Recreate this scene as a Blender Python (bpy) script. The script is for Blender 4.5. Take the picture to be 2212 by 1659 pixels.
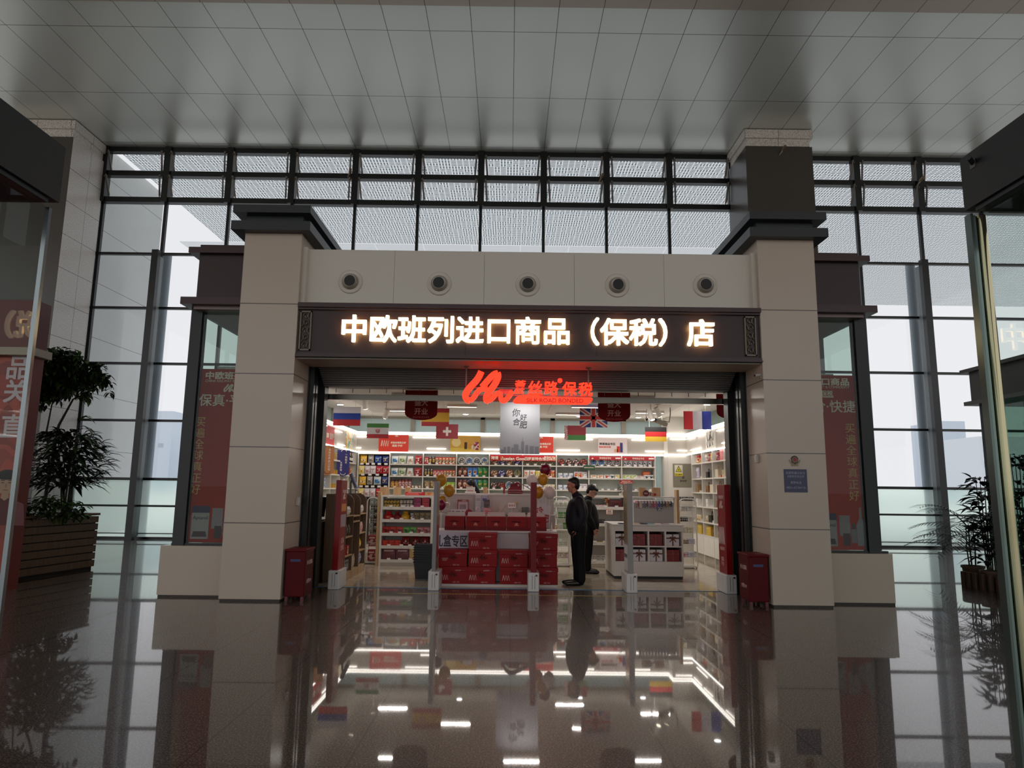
import bpy, bmesh, math, random
from mathutils import Vector, Matrix
random.seed(11)
SC = bpy.context.scene
COL = SC.collection
for _o in list(bpy.data.objects):
    bpy.data.objects.remove(_o)
PI = math.pi

# ------------------------------------------------------------------ camera
FPX, IW, IH, EYE = 1469.5, 2212.0, 1659.0, 1.6
PITCH, ROLL, YAW = 0.15224905, 0.01186304, 0.00310644
_fw = Vector((math.sin(YAW) * math.cos(PITCH), math.cos(YAW) * math.cos(PITCH), math.sin(PITCH)))
_r0 = Vector((math.cos(YAW), -math.sin(YAW), 0))
_u0 = _r0.cross(_fw)
_rt = _r0 * math.cos(ROLL) + _u0 * math.sin(ROLL)
_up = _u0 * math.cos(ROLL) - _r0 * math.sin(ROLL)
_cd = bpy.data.cameras.new('camera')
_cd.sensor_fit = 'HORIZONTAL'
_cd.sensor_width = 36.0
_cd.lens = FPX / IW * 36.0
_cd.clip_start, _cd.clip_end = 0.05, 3000
_co = bpy.data.objects.new('camera', _cd)
COL.objects.link(_co)
_m = Matrix((_rt, _up, -_fw)).transposed().to_4x4()
_m.translation = Vector((0, 0, EYE))
_co.matrix_world = _m
SC.camera = _co


def at(px, py, Y):
    """The point of the vertical plane y = Y that the photograph shows at pixel (px, py)."""
    d = _fw + (px - IW / 2) / FPX * _rt - (py - IH / 2) / FPX * _up
    return Vector((0, 0, EYE)) + d * (Y / d.y)


def X(px, py, Y):
    return at(px, py, Y).x


def Z(px, py, Y):
    return at(px, py, Y).z


# ------------------------------------------------------------------ sky, exposure
_w = bpy.data.worlds.new('overcast_sky')
SC.world = _w
_w.use_nodes = True
_bg = _w.node_tree.nodes['Background']
_bg.inputs['Color'].default_value = (0.975, 0.985, 1.0, 1)
_bg.inputs['Strength'].default_value = 1.2
SC.view_settings.view_transform = 'Standard'
SC.view_settings.look = 'None'
SC.view_settings.exposure = 0.0
SC.view_settings.gamma = 1.0
SC.view_settings.use_curve_mapping = False
SC.cycles.max_bounces = 8
SC.cycles.diffuse_bounces = 4
SC.cycles.glossy_bounces = 4
SC.cycles.transmission_bounces = 4
SC.cycles.transparent_max_bounces = 12
SC.cycles.use_denoising = True
SC.cycles.sample_clamp_indirect = 6.0
SC.cycles.caustics_reflective = False
SC.cycles.caustics_refractive = False


def lin(h):
    h = h.lstrip('#')
    o = []
    for k in (0, 2, 4):
        c = int(h[k:k + 2], 16) / 255
        o.append(c / 12.92 if c <= 0.04045 else ((c + 0.055) / 1.055) ** 2.4)
    return (o[0], o[1], o[2], 1.0)


# ------------------------------------------------------------------ materials
MATS = {}


def mat(hexc, rough=0.5, metal=0.0, spec=0.5, emit=0.0, coat=0.0, name=None):
    key = (hexc, rough, metal, spec, emit, coat)
    if key in MATS:
        return MATS[key]
    m = bpy.data.materials.new(name or 'paint_' + hexc)
    m.use_nodes = True
    b = m.node_tree.nodes['Principled BSDF']
    b.inputs['Base Color'].default_value = lin(hexc)
    b.inputs['Roughness'].default_value = rough
    b.inputs['Metallic'].default_value = metal
    b.inputs['Specular IOR Level'].default_value = spec
    b.inputs['Coat Weight'].default_value = coat
    if emit:
        b.inputs['Emission Color'].default_value = lin(hexc)
        b.inputs['Emission Strength'].default_value = emit
    MATS[key] = m
    return m


class NT:
    """Tiny node builder."""

    def __init__(s, name):
        s.m = bpy.data.materials.new(name)
        s.m.use_nodes = True
        s.t = s.m.node_tree
        s.b = s.t.nodes['Principled BSDF']
        s.out = s.t.nodes['Material Output']

    def n(s, kind, **kw):
        nd = s.t.nodes.new(kind)
        for k, v in kw.items():
            setattr(nd, k, v)
        return nd

    def link(s, a, b):
        s.t.links.new(a, b)

    def val(s, sock, v):
        if isinstance(v, (int, float)):
            sock.default_value = v
        elif isinstance(v, (tuple, list)):
            sock.default_value = v
        else:
            s.link(v, sock)

    def math(s, op, a, b=0.0, c=0.0):
        nd = s.n('ShaderNodeMath', operation=op)
        for k, v in enumerate((a, b, c)):
            s.val(nd.inputs[k], v)
        return nd.outputs[0]

    def mix(s, f, a, b):
        nd = s.n('ShaderNodeMix', data_type='RGBA')
        s.val(nd.inputs[0], f)
        s.val(nd.inputs[6], a)
        s.val(nd.inputs[7], b)
        return nd.outputs[2]

    def pos(s):
        g = s.n('ShaderNodeTexCoord')
        x = s.n('ShaderNodeSeparateXYZ')
        s.link(g.outputs['Object'], x.inputs[0])
        return g.outputs['Object'], x.outputs[0], x.outputs[1], x.outputs[2]

    def noise(s, vec, scale, detail=2.0, rough=0.5):
        nd = s.n('ShaderNodeTexNoise')
        nd.inputs['Scale'].default_value = scale
        nd.inputs['Detail'].default_value = detail
        nd.inputs['Roughness'].default_value = rough
        s.link(vec, nd.inputs['Vector'])
        return nd.outputs['Fac']

    def ramp(s, f, stops, interp='LINEAR'):
        nd = s.n('ShaderNodeValToRGB')
        nd.color_ramp.interpolation = interp
        e = nd.color_ramp.elements
        while len(e) < len(stops):
            e.new(0.5)
        for k, (p, c) in enumerate(stops):
            e[k].position = p
            e[k].color = lin(c) if isinstance(c, str) else c
        s.val(nd.inputs[0], f)
        return nd.outputs[0]

    def line(s, c, period, off, half):
        """1 within half of every c = off + k * period."""
        f = s.math('FRACT', s.math('ADD', s.math('DIVIDE', s.math('SUBTRACT', c, off), period), 0.5))
        return s.math('LESS_THAN', s.math('ABSOLUTE', s.math('SUBTRACT', f, 0.5)), half / period)

    def set(s, **kw):
        for k, v in kw.items():
            s.val(s.b.inputs[k.replace('_', ' ')], v)
        return s.m


def granite_floor():
    t = NT('polished_granite')
    v, x, y, z = t.pos()
    n1 = t.noise(v, 85.0, 1.5, 0.6)
    n2 = t.noise(v, 0.35, 2.0)
    c = t.ramp(n1, [(0.34, '120c0a'), (0.47, '3d3029'), (0.54, '5a4a41'), (0.66, 'a38c7e')])
    c = t.mix(t.math('MULTIPLY', n2, 0.25), c, lin('2e2520'))
    seam = t.math('MAXIMUM', t.line(x, 0.955, 0.035, 0.005), t.line(y, 0.8735, 4.225, 0.004))
    c = t.mix(seam, c, lin('15110f'))
    r = t.math('ADD', t.math('MULTIPLY', t.noise(v, 0.8, 2.0), 0.03), 0.012)
    return t.set(Base_Color=c, Roughness=0.4, Specular_IOR_Level=0.2, Coat_Weight=0.9, Coat_Roughness=r, Coat_IOR=1.55)


def shop_floor_mat():
    t = NT('beige_streaked_tile')
    v, x, y, z = t.pos()
    mp = t.n('ShaderNodeMapping')
    mp.inputs['Scale'].default_value = (1.2, 26.0, 1.0)
    t.link(v, mp.inputs['Vector'])
    c = t.ramp(t.noise(mp.outputs[0], 2.0, 3.0), [(0.35, '9a8c78'), (0.5, 'b3a692'), (0.68, 'c9bfae')])
    seam = t.math('MAXIMUM', t.line(x, 0.8, 0.2, 0.003), t.line(y, 0.8, 11.6, 0.003))
    c = t.mix(seam, c, lin('6d6355'))
    return t.set(Base_Color=c, Roughness=0.09, Specular_IOR_Level=0.6)


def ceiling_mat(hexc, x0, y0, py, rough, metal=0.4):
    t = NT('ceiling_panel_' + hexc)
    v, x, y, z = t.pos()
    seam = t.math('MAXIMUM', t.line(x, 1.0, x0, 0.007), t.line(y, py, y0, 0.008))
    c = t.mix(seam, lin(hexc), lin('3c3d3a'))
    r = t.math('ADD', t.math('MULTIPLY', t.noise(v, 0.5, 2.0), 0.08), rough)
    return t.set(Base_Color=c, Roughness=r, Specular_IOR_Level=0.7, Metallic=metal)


def stone_mat(hexc, joints, rough=0.35, speck=0.12):
    """Pale stone cladding: joints are the z heights of its courses."""
    t = NT('stone_' + hexc)
    v, x, y, z = t.pos()
    n1 = t.noise(v, 60.0, 2.0)
    n2 = t.noise(v, 1.3, 3.0)
    c = t.mix(t.math('MULTIPLY', n1, speck), lin(hexc), lin('8d8175'))
    c = t.mix(t.math('MULTIPLY', n2, 0.16), c, lin('a79a8c'))
    for j in joints:
        m = t.math('LESS_THAN', t.math('ABSOLUTE', t.math('SUBTRACT', z, j)), 0.007)
        c = t.mix(m, c, lin('5a5048'))
    return t.set(Base_Color=c, Roughness=rough)


def granite_column_mat():
    t = NT('grey_granite_cladding')
    v, x, y, z = t.pos()
    c = t.ramp(t.noise(v, 55.0, 2.0), [(0.36, 'a89c95'), (0.47, 'e2d9d2'), (0.62, 'f6f0ea')])
    seam = t.math('MAXIMUM', t.line(z, 1.0, 0.75, 0.007), t.line(x, 1.0, 0.9, 0.006))
    seam = t.math('MAXIMUM', seam, t.line(y, 0.9, 18.85, 0.006))
    c = t.mix(seam, c, lin('4a443f'))
    return t.set(Base_Color=c, Roughness=0.3)


def lattice_mat():
    """Perforated soffit: short dark slots laid in alternating directions, like a fretwork screen. Daylight also comes through it."""
    t = NT('fretwork_soffit')
    v, x, y, z = t.pos()
    p = 0.21
    X_, Y_ = t.math('DIVIDE', x, p), t.math('DIVIDE', y, p)
    fx, fy = t.math('FLOOR', X_), t.math('FLOOR', Y_)
    cmb = t.n('ShaderNodeCombineXYZ')
    t.link(fx, cmb.inputs[0])
    t.link(fy, cmb.inputs[1])
    wn = t.n('ShaderNodeTexWhiteNoise', noise_dimensions='3D')
    t.link(cmb.outputs[0], wn.inputs['Vector'])
    pick = t.math('GREATER_THAN', wn.outputs['Value'], 0.5)
    gx = t.math('FRACT', t.math('MULTIPLY', t.math('FRACT', X_), 2.0))
    gy = t.math('FRACT', t.math('MULTIPLY', t.math('FRACT', Y_), 2.0))
    ex = t.math('FRACT', X_)
    ey = t.math('FRACT', Y_)

    def slot(a, b):
        s1 = t.math('LESS_THAN', t.math('ABSOLUTE', t.math('SUBTRACT', a, 0.5)), 0.24)
        s2 = t.math('LESS_THAN', t.math('ABSOLUTE', t.math('SUBTRACT', b, 0.5)), 0.42)
        return t.math('MULTIPLY', s1, s2)
    sl = t.math('ADD', t.math('MULTIPLY', pick, slot(gx, ey)), t.math('MULTIPLY', t.math('SUBTRACT', 1.0, pick), slot(gy, ex)))
    c = t.mix(sl, lin('fafcfc'), lin('74838a'))
    t.set(Base_Color=c, Roughness=0.6)
    tr = t.n('ShaderNodeBsdfTranslucent')
    t.link(c, tr.inputs['Color'])
    mx = t.n('ShaderNodeMixShader')
    mx.inputs[0].default_value = 0.72
    t.link(t.b.outputs[0], mx.inputs[1])
    t.link(tr.outputs[0], mx.inputs[2])
    t.link(mx.outputs[0], t.out.inputs['Surface'])
    return t.m


def translucent_mat(name, hexc, f=0.6, rough=0.4):
    t = NT(name)
    t.set(Base_Color=lin(hexc), Roughness=rough)
    tr = t.n('ShaderNodeBsdfTranslucent')
    tr.inputs['Color'].default_value = lin(hexc)
    mx = t.n('ShaderNodeMixShader')
    mx.inputs[0].default_value = f
    t.link(t.b.outputs[0], mx.inputs[1])
    t.link(tr.outputs[0], mx.inputs[2])
    t.link(mx.outputs[0], t.out.inputs['Surface'])
    return t.m


def frosted_mat(name, hexc):
    """Sandblasted pane: wide forward scatter plus a milky diffuse part."""
    t = NT(name)
    g = t.n('ShaderNodeBsdfRefraction')
    g.inputs['Color'].default_value = lin(hexc)
    g.inputs['Roughness'].default_value = 0.55
    g.inputs['IOR'].default_value = 1.03
    tr = t.n('ShaderNodeBsdfTranslucent')
    tr.inputs['Color'].default_value = lin(hexc)
    t.set(Base_Color=lin(hexc), Roughness=0.35)
    m1 = t.n('ShaderNodeMixShader')
    m1.inputs[0].default_value = 0.35
    t.link(g.outputs[0], m1.inputs[1])
    t.link(tr.outputs[0], m1.inputs[2])
    m2 = t.n('ShaderNodeMixShader')
    m2.inputs[0].default_value = 0.1
    t.link(m1.outputs[0], m2.inputs[1])
    t.link(t.b.outputs[0], m2.inputs[2])
    t.link(m2.outputs[0], t.out.inputs['Surface'])
    return t.m


def glass_mat(name, tint, refl=0.04, fres=1.45):
    """Thin clear pane: straight transmission plus mirror reflection by angle."""
    t = NT(name)
    tp = t.n('ShaderNodeBsdfTransparent')
    tp.inputs['Color'].default_value = lin(tint)
    gl = t.n('ShaderNodeBsdfGlossy')
    gl.inputs['Roughness'].default_value = 0.01
    fr = t.n('ShaderNodeFresnel')
    geo = t.n('ShaderNodeNewGeometry')
    t.link(t.math('ADD', fres, t.math('MULTIPLY', geo.outputs['Backfacing'], 1.0 / fres - fres)), fr.inputs['IOR'])
    mx = t.n('ShaderNodeMixShader')
    t.link(t.math('ADD', fr.outputs[0], refl), mx.inputs[0])
    t.link(tp.outputs[0], mx.inputs[1])
    t.link(gl.outputs[0], mx.inputs[2])
    t.link(mx.outputs[0], t.out.inputs['Surface'])
    return t.m


_PR = {}


def print_mat(cols, scale=18.0, rough=0.35):
    """Busy printed packaging: patches of the given colours."""
    key = (tuple(cols), scale, rough)
    if key in _PR:
        return _PR[key]
    t = NT('packaging_print')
    v, x, y, z = t.pos()
    n = len(cols)
    lo, hi = 0.36, 0.64
    st = [(0.0 if k == 0 else lo + (hi - lo) * k / n, c) for k, c in enumerate(cols)]
    c = t.ramp(t.noise(v, scale, 1.0), st, 'CONSTANT')
    _PR[key] = t.set(Base_Color=c, Roughness=rough)
    return _PR[key]


def wood_mat(a, b, rough=0.45):
    t = NT('wood_' + a)
    v, x, y, z = t.pos()
    mp = t.n('ShaderNodeMapping')
    mp.inputs['Scale'].default_value = (14.0, 14.0, 1.2)
    t.link(v, mp.inputs['Vector'])
    c = t.ramp(t.noise(mp.outputs[0], 2.5, 4.0), [(0.3, a), (0.7, b)])
    return t.set(Base_Color=c, Roughness=rough)


def stripe_mat(axis, period, half, ca, cb, off=0.0, rough=0.5):
    t = NT('striped')
    v, x, y, z = t.pos()
    c = t.mix(t.line((x, y, z)[axis], period, off, half), lin(ca), lin(cb))
    return t.set(Base_Color=c, Roughness=rough)


# ------------------------------------------------------------------ mesh helper
class MB:
    def __init__(s):
        s.v, s.f, s.m = [], [], []

    def add(s, vs, fs, mi=0):
        o = len(s.v)
        s.v += [tuple(p) for p in vs]
        for k, f in enumerate(fs):
            s.f.append([o + i for i in f])
            s.m.append(mi[k] if isinstance(mi, (list, tuple)) else mi)
        return s

    def box(s, x0, x1, y0, y1, z0, z1, mi=0):
        vs = [(x, y, z) for z in (z0, z1) for y in (y0, y1) for x in (x0, x1)]
        return s.add(vs, [(0, 2, 3, 1), (4, 5, 7, 6), (0, 1, 5, 4), (2, 6, 7, 3), (0, 4, 6, 2), (1, 3, 7, 5)], mi)

    def obox(s, c, size, M=None, mi=0):
        M = M or Matrix.Identity(3)
        hx, hy, hz = [q / 2 for q in size]
        vs = [Vector(c) + M @ Vector((x, y, z)) for z in (-hz, hz) for y in (-hy, hy) for x in (-hx, hx)]
        return s.add(vs, [(0, 2, 3, 1), (4, 5, 7, 6), (0, 1, 5, 4), (2, 6, 7, 3), (0, 4, 6, 2), (1, 3, 7, 5)], mi)

    def quad(s, a, b, c, d, mi=0):
        return s.add([a, b, c, d], [(0, 1, 2, 3)], mi)

    def prism(s, pts, d, mi=0, mf=None):
        """Polygon pts (3d) extruded by vector d; mf: index of the first face (pts side)."""
        n = len(pts)
        d = Vector(d)
        vs = [Vector(p) for p in pts] + [Vector(p) + d for p in pts]
        fs = [list(range(n)), list(range(2 * n - 1, n - 1, -1))] + [(k, n + k, n + (k + 1) % n, (k + 1) % n) for k in range(n)]
        mm = [mi if mf is None else mf] + [mi] * (n + 1)
        return s.add(vs, fs, mm)

    def cyl(s, p0, p1, r0, r1=None, n=12, mi=0, cap=True):
        r1 = r0 if r1 is None else r1
        p0, p1 = Vector(p0), Vector(p1)
        d = (p1 - p0).normalized()
        a = d.orthogonal().normalized()
        b = d.cross(a)
        vs = []
        for p, r in ((p0, r0), (p1, r1)):
            vs += [p + (a * math.cos(2 * PI * k / n) + b * math.sin(2 * PI * k / n)) * r for k in range(n)]
        fs = [(k, (k + 1) % n, n + (k + 1) % n, n + k) for k in range(n)]
        if cap:
            fs += [list(range(n - 1, -1, -1)), list(range(n, 2 * n))]
        return s.add(vs, fs, mi)

    def lathe(s, prof, c=(0, 0, 0), n=16, axis='z', mi=0):
        """prof: list of (r, h[, mat]) from one end to the other."""
        c = Vector(c)
        vs, ms, fs = [], [], []
        for q in prof:
            r, h = q[0], q[1]
            for k in range(n):
                u, w = r * math.cos(2 * PI * k / n), r * math.sin(2 * PI * k / n)
                p = {'z': (u, w, h), 'y': (u, h, w), 'x': (h, u, w)}[axis]
                vs.append(c + Vector(p))
        for j in range(len(prof) - 1):
            for k in range(n):
                a, b = j * n + k, j * n + (k + 1) % n
                f = (a, b, b + n, a + n)
                fs.append(f if axis != 'y' else f[::-1])
                ms.append(prof[j][2] if len(prof[j]) > 2 else mi)
        for j, rev in ((0, True), (len(prof) - 1, False)):
            if prof[j][0] > 1e-6:
                loop = [j * n + k for k in range(n)]
                if rev != (axis == 'y'):
                    loop.reverse()
                fs.append(loop)
                ms.append((prof[j][2] if len(prof[j]) > 2 else mi) if not rev else (prof[0][3] if len(prof[0]) > 3 else (prof[0][2] if len(prof[0]) > 2 else mi)))
        return s.add(vs, fs, ms)

    def tube(s, path, r, n=8, mi=0, closed=False, flat=1.0):
        path = [Vector(p) for p in path]
        L = len(path)
        vs = []
        a = None
        for k, p in enumerate(path):
            q0 = path[(k - 1) % L] if (closed or k > 0) else p
            q1 = path[(k + 1) % L] if (closed or k < L - 1) else p
            d = (q1 - q0).normalized()
            if a is None:
                a = d.orthogonal().normalized()
            else:
                a = (a - d * a.dot(d))
                a = a.normalized() if a.length > 1e-6 else d.orthogonal().normalized()
            b = d.cross(a)
            rr = r[k] if isinstance(r, (list, tuple)) else r
            vs += [p + (a * math.cos(2 * PI * j / n) + b * math.sin(2 * PI * j / n) * flat) * rr for j in range(n)]
        fs = []
        for k in range(L if closed else L - 1):
            for j in range(n):
                p, q = k * n + j, k * n + (j + 1) % n
                w = ((k + 1) % L) * n
                fs.append((p, q, w + (j + 1) % n, w + j))
        if not closed:
            fs += [list(range(n - 1, -1, -1)), [(L - 1) * n + j for j in range(n)]]
        return s.add(vs, fs, mi)

    def ell(s, c, r, n=16, m=10, mi=0, M=None):
        c = Vector(c)
        M = M or Matrix.Identity(3)
        vs, fs = [], []
        for i in range(1, m):
            th = PI * i / m
            for k in range(n):
                ph = 2 * PI * k / n
                vs.append(c + M @ Vector((r[0] * math.sin(th) * math.cos(ph), r[1] * math.sin(th) * math.sin(ph), r[2] * math.cos(th))))
        t0 = len(vs)
        vs += [c + M @ Vector((0, 0, r[2])), c + M @ Vector((0, 0, -r[2]))]
        for i in range(m - 2):
            for k in range(n):
                a, b = i * n + k, i * n + (k + 1) % n
                fs.append((a, a + n, b + n, b))
        for k in range(n):
            fs.append((t0, k, (k + 1) % n))
            fs.append((t0 + 1, (m - 2) * n + (k + 1) % n, (m - 2) * n + k))
        return s.add(vs, fs, mi)

    def mesh(s, name, mats, smooth=False):
        me = bpy.data.meshes.new(name)
        me.from_pydata(s.v, [], s.f)
        for q in (mats if isinstance(mats, (list, tuple)) else [mats]):
            me.materials.append(q)
        me.polygons.foreach_set('material_index', s.m)
        if smooth:
            me.polygons.foreach_set('use_smooth', [True] * len(s.f))
            me.set_sharp_from_angle(angle=math.radians(smooth if smooth is not True else 40))
        me.update()
        return me

    def build(s, name, mats, parent=None, loc=(0, 0, 0), rotz=0.0, smooth=False, bevel=0.0):
        return link(name, s.mesh(name, mats, smooth), parent, loc, rotz, bevel)


def link(name, me, parent=None, loc=(0, 0, 0), rotz=0.0, bevel=0.0):
    o = bpy.data.objects.new(name, me)
    COL.objects.link(o)
    o.parent = parent
    o.location = loc
    o.rotation_euler = (0, 0, rotz)
    if bevel:
        b = o.modifiers.new('soft_edges', 'BEVEL')
        b.width = bevel
        b.segments = 2
        b.limit_method = 'ANGLE'
    return o


def tag(o, label, cat=None, group=None, kind=None):
    o['label'] = label
    if cat:
        o['category'] = cat
    if group:
        o['group'] = group
    if kind:
        o['kind'] = kind
    return o


def thing(name, label, cat, loc=(0, 0, 0), rotz=0.0, group=None, kind=None):
    o = bpy.data.objects.new(name, None)
    COL.objects.link(o)
    o.empty_display_size = 0.1
    o.location = loc
    o.rotation_euler = (0, 0, rotz)
    return tag(o, label, cat, group, kind)


def dup(o, loc=None, rotz=None, label=None, group=None):
    def cp(q, par):
        c = q.copy()
        COL.objects.link(c)
        c.parent = par
        for ch in list(q.children):
            cp(ch, c)
        return c
    c = cp(o, None)
    if loc is not None:
        c.location = loc
    if rotz is not None:
        c.rotation_euler = (0, 0, rotz)
    if label:
        c['label'] = label
    if group:
        c['group'] = group
    return c


# ------------------------------------------------------------------ lettering
_TX = {}


def _glyphs(s, bold, res=3):
    key = (s, bold)
    if key in _TX:
        return _TX[key]
    cu = bpy.data.curves.new('lettering', 'FONT')
    cu.body = s
    cu.size = 1.0
    cu.offset = bold
    cu.extrude = 0.5
    cu.resolution_u = res
    cu.align_x = 'CENTER'
    cu.space_line = 1.05
    ob = bpy.data.objects.new('lettering', cu)
    COL.objects.link(ob)
    bpy.context.view_layer.update()
    dg = bpy.context.evaluated_depsgraph_get()
    me = bpy.data.meshes.new_from_object(ob.evaluated_get(dg))
    bpy.data.objects.remove(ob)
    vs = [v.co.copy() for v in me.vertices]
    fs = [tuple(p.vertices) for p in me.polygons]
    bpy.data.meshes.remove(me)
    x0, x1 = min(v.x for v in vs), max(v.x for v in vs)
    y0, y1 = min(v.y for v in vs), max(v.y for v in vs)
    vs = [Vector((v.x - (x0 + x1) / 2, v.y - (y0 + y1) / 2, v.z)) for v in vs]
    _TX[key] = (vs, fs, x1 - x0, y1 - y0)
    return _TX[key]


FACE = {'front': 0.0, 'right': PI / 2, 'left': -PI / 2}   # looks to -y, to +x, to -x


def text(s, m, parent, loc, w=None, h=None, face='front', bold=0.0, ext=0.003, tilt=0.0, slant=0.0, name='lettering'):
    vs, fs, tw, th = _glyphs(s, 0.0)
    sx = w / tw if w else h / th
    sy = h / th if h else sx
    M = Matrix.Rotation(tilt, 3, 'Z')
    b = MB()
    offs = [(0.0, 0.0)] if not bold else [(-bold, -bold), (bold, -bold), (-bold, bold), (bold, bold)]
    if bold:
        sx *= tw / (tw + 2 * bold)
        sy *= th / (th + 2 * bold)
    for k, (ox, oz) in enumerate(offs):
        out = []
        for v in vs:
            p = M @ Vector(((v.x + ox) * sx + slant * v.y * sy, (v.y + oz) * sy, (v.z + 0.5) * ext * (1 + 0.004 * k)))
            out.append(Vector((p.x, -p.z, p.y)))
        b.add(out, fs)
    o = b.build(name, m, parent, loc, FACE[face] if isinstance(face, str) else face)
    return o


def struct(o, label=None):
    o['kind'] = 'structure'
    if label:
        o['label'] = label
    return o
# ================================================================== the hall
DW = 20.6                      # the curtain wall behind the shop
ZC = 12.27                     # hall ceiling
BLACK = mat('0d0f11', 0.35, 0.0, 0.5, name='black_frame')
CHAR = mat('17191b', 0.45, name='charcoal_metal')
GREYM = mat('7d858a', 0.4, 0.6, name='grey_metal')
STEEL = mat('9a948c', 0.25, 0.9, name='steel')
CHROME = mat('cfcac2', 0.1, 1.0, name='chrome')
BEIGE = stone_mat('c6b5a4', (1.071, 2.148, 3.22, 4.277), 0.3)
WHITE = mat('e9e6e1', 0.45, name='white_paint')
MAROON = mat('2c1414', 0.45, name='maroon_panel')
MAROON2 = mat('371a1a', 0.4, name='maroon_trim')
GLASS = glass_mat('clear_pane', 'dcdcde', 0.0)
GLASSG = glass_mat('greenish_pane', 'd3e0da', 0.0, 1.35)
FROST = frosted_mat('frosted_pane', 'e6f4ec')
LED = mat('fffaf2', 0.4, emit=5.0, name='led_tube')

FLOORM = granite_floor()
fl = MB()
fl.quad((-24, -16, 0), (24, -16, 0), (24, 11.3, 0), (-24, 11.3, 0))
fl.quad((-24, 11.3, 0), (-4.95, 11.3, 0), (-4.95, 18.75, 0), (-24, 18.75, 0))
fl.quad((5.5, 11.3, 0), (24, 11.3, 0), (24, 18.75, 0), (5.5, 18.75, 0))
fl.quad((-24, 18.75, 0), (24, 18.75, 0), (24, 20.7, 0), (-24, 20.7, 0))
struct(fl.build('floor', FLOORM), 'polished brown speckled granite hall floor')
sf = MB()
sf.quad((-4.95, 11.3, 0), (5.5, 11.3, 0), (5.5, 18.75, 0), (-4.95, 18.75, 0))
struct(sf.build('shop_floor', shop_floor_mat()), 'pale streaked tile floor inside the shop')

ce = MB().box(-24, 24, 13.74, 20.75, ZC, ZC + 0.2)
struct(ce.build('ceiling', ceiling_mat('d9dbd4', 0.0, 14.64, 2.75, 0.27)), 'pale metal panel ceiling of the hall')
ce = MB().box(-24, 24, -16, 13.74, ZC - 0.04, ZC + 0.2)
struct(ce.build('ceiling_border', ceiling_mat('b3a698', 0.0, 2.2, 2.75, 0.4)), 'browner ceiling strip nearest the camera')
# granite columns standing against the curtain wall
GRAN = granite_column_mat()


def granite_column(x0, x1, label):
    b = MB()
    y0, y1 = 18.85, 20.45
    b.box(x0, x1, y0, y1, 0, 11.72)
    b.box(x0 + 0.05, x1 - 0.05, y0 + 0.05, y1, 11.72, 11.98)
    b.box(x0 - 0.02, x1 + 0.02, y0 - 0.02, y1, 11.98, ZC - 0.02)
    struct(b.build('granite_column', GRAN), label)


granite_column(-15.0, -13.0, 'grey granite column behind the planter box')
granite_column(6.9, 8.88, 'grey granite column rising behind the stone pillar with the police notice')

# ---- curtain wall
fr = MB()
xs = [-17 + 2 * k for k in range(20)]
for x in xs:
    fr.box(x - 0.1, x + 0.1, DW - 0.22, DW + 0.05, 10.42, ZC)
    fr.box(x - 0.045, x + 0.045, DW - 0.06, DW + 0.05, 0, 10.42)
for z, hh in ((12.2, 0.09), (11.38, 0.085), (10.5, 0.085)):
    fr.box(-19, 23, DW - 0.16, DW + 0.05, z - hh, z + hh)
for z, hh in ((8.75, 0.035), (7.0, 0.035), (5.25, 0.035), (3.5, 0.035), (1.75, 0.04), (0.16, 0.012), (0.03, 0.03)):
    fr.box(-19, 23, DW - 0.07, DW + 0.05, z - hh, z + hh)
win = fr.build('window_1', BLACK)
struct(win, 'tall curtain wall of black framed panes behind the shop')
g = MB().quad((-19, DW - 0.01, 1.75), (23, DW - 0.01, 1.75), (23, DW - 0.01, 12.2), (-19, DW - 0.01, 12.2))
struct(g.build('pane', GLASS, win))
g = MB().quad((-19, DW - 0.01, 0), (23, DW - 0.01, 0), (23, DW - 0.01, 1.75), (-19, DW - 0.01, 1.75))
tag(struct(g.build('frosted_pane', FROST, win)), 'frosted lower pane')
g = MB()
g.tube([(-19, DW - 0.35, 0.97), (23, DW - 0.35, 0.97)], 0.03, 8)
for x in xs:
    g.cyl((x, DW - 0.35, 0.97), (x, DW - 0.05, 0.97), 0.015, n=6)
struct(g.build('handrail', mat('4b5350', 0.4, 0.5), win))
for k, x in enumerate(xs):
    if x < -13.5 or (7 < x < 9) or x > 15:
        continue
    for z in (12.08, 11.27):
        for sx in (-1, 1):
            if (x == -13 and sx < 0) or (x == 7 and sx > 0):
                continue
            b = MB()
            b.cyl((x + sx * 0.13, DW - 0.2, z), (x + sx * 0.13, DW - 0.34, z - 0.1), 0.022, n=6)
            b.cyl((x + sx * 0.15, DW - 0.3, z), (x + sx * 0.2, DW - 0.1, z - 0.62), 0.03, n=6)
            b.cyl((x + sx * 0.2, DW - 0.1, z - 0.62), (x + sx * 0.2, DW - 0.1, z - 0.7), 0.016, n=6)
            struct(b.build('window_stay', mat('6b625a', 0.4, 0.6), win))
for px, x in ((345, -10.93), (1990, 12.72)):
    b = MB()
    b.box(x - 0.1, x + 0.1, 20.05, 20.22, 0, 8.72)
    b.box(x - 0.02, x + 0.02, 20.22, DW - 0.05, 0.1, 8.6, 1)
    struct(b.build('window_post', [BLACK, mat('8f989b', 0.5)], win))

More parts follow.
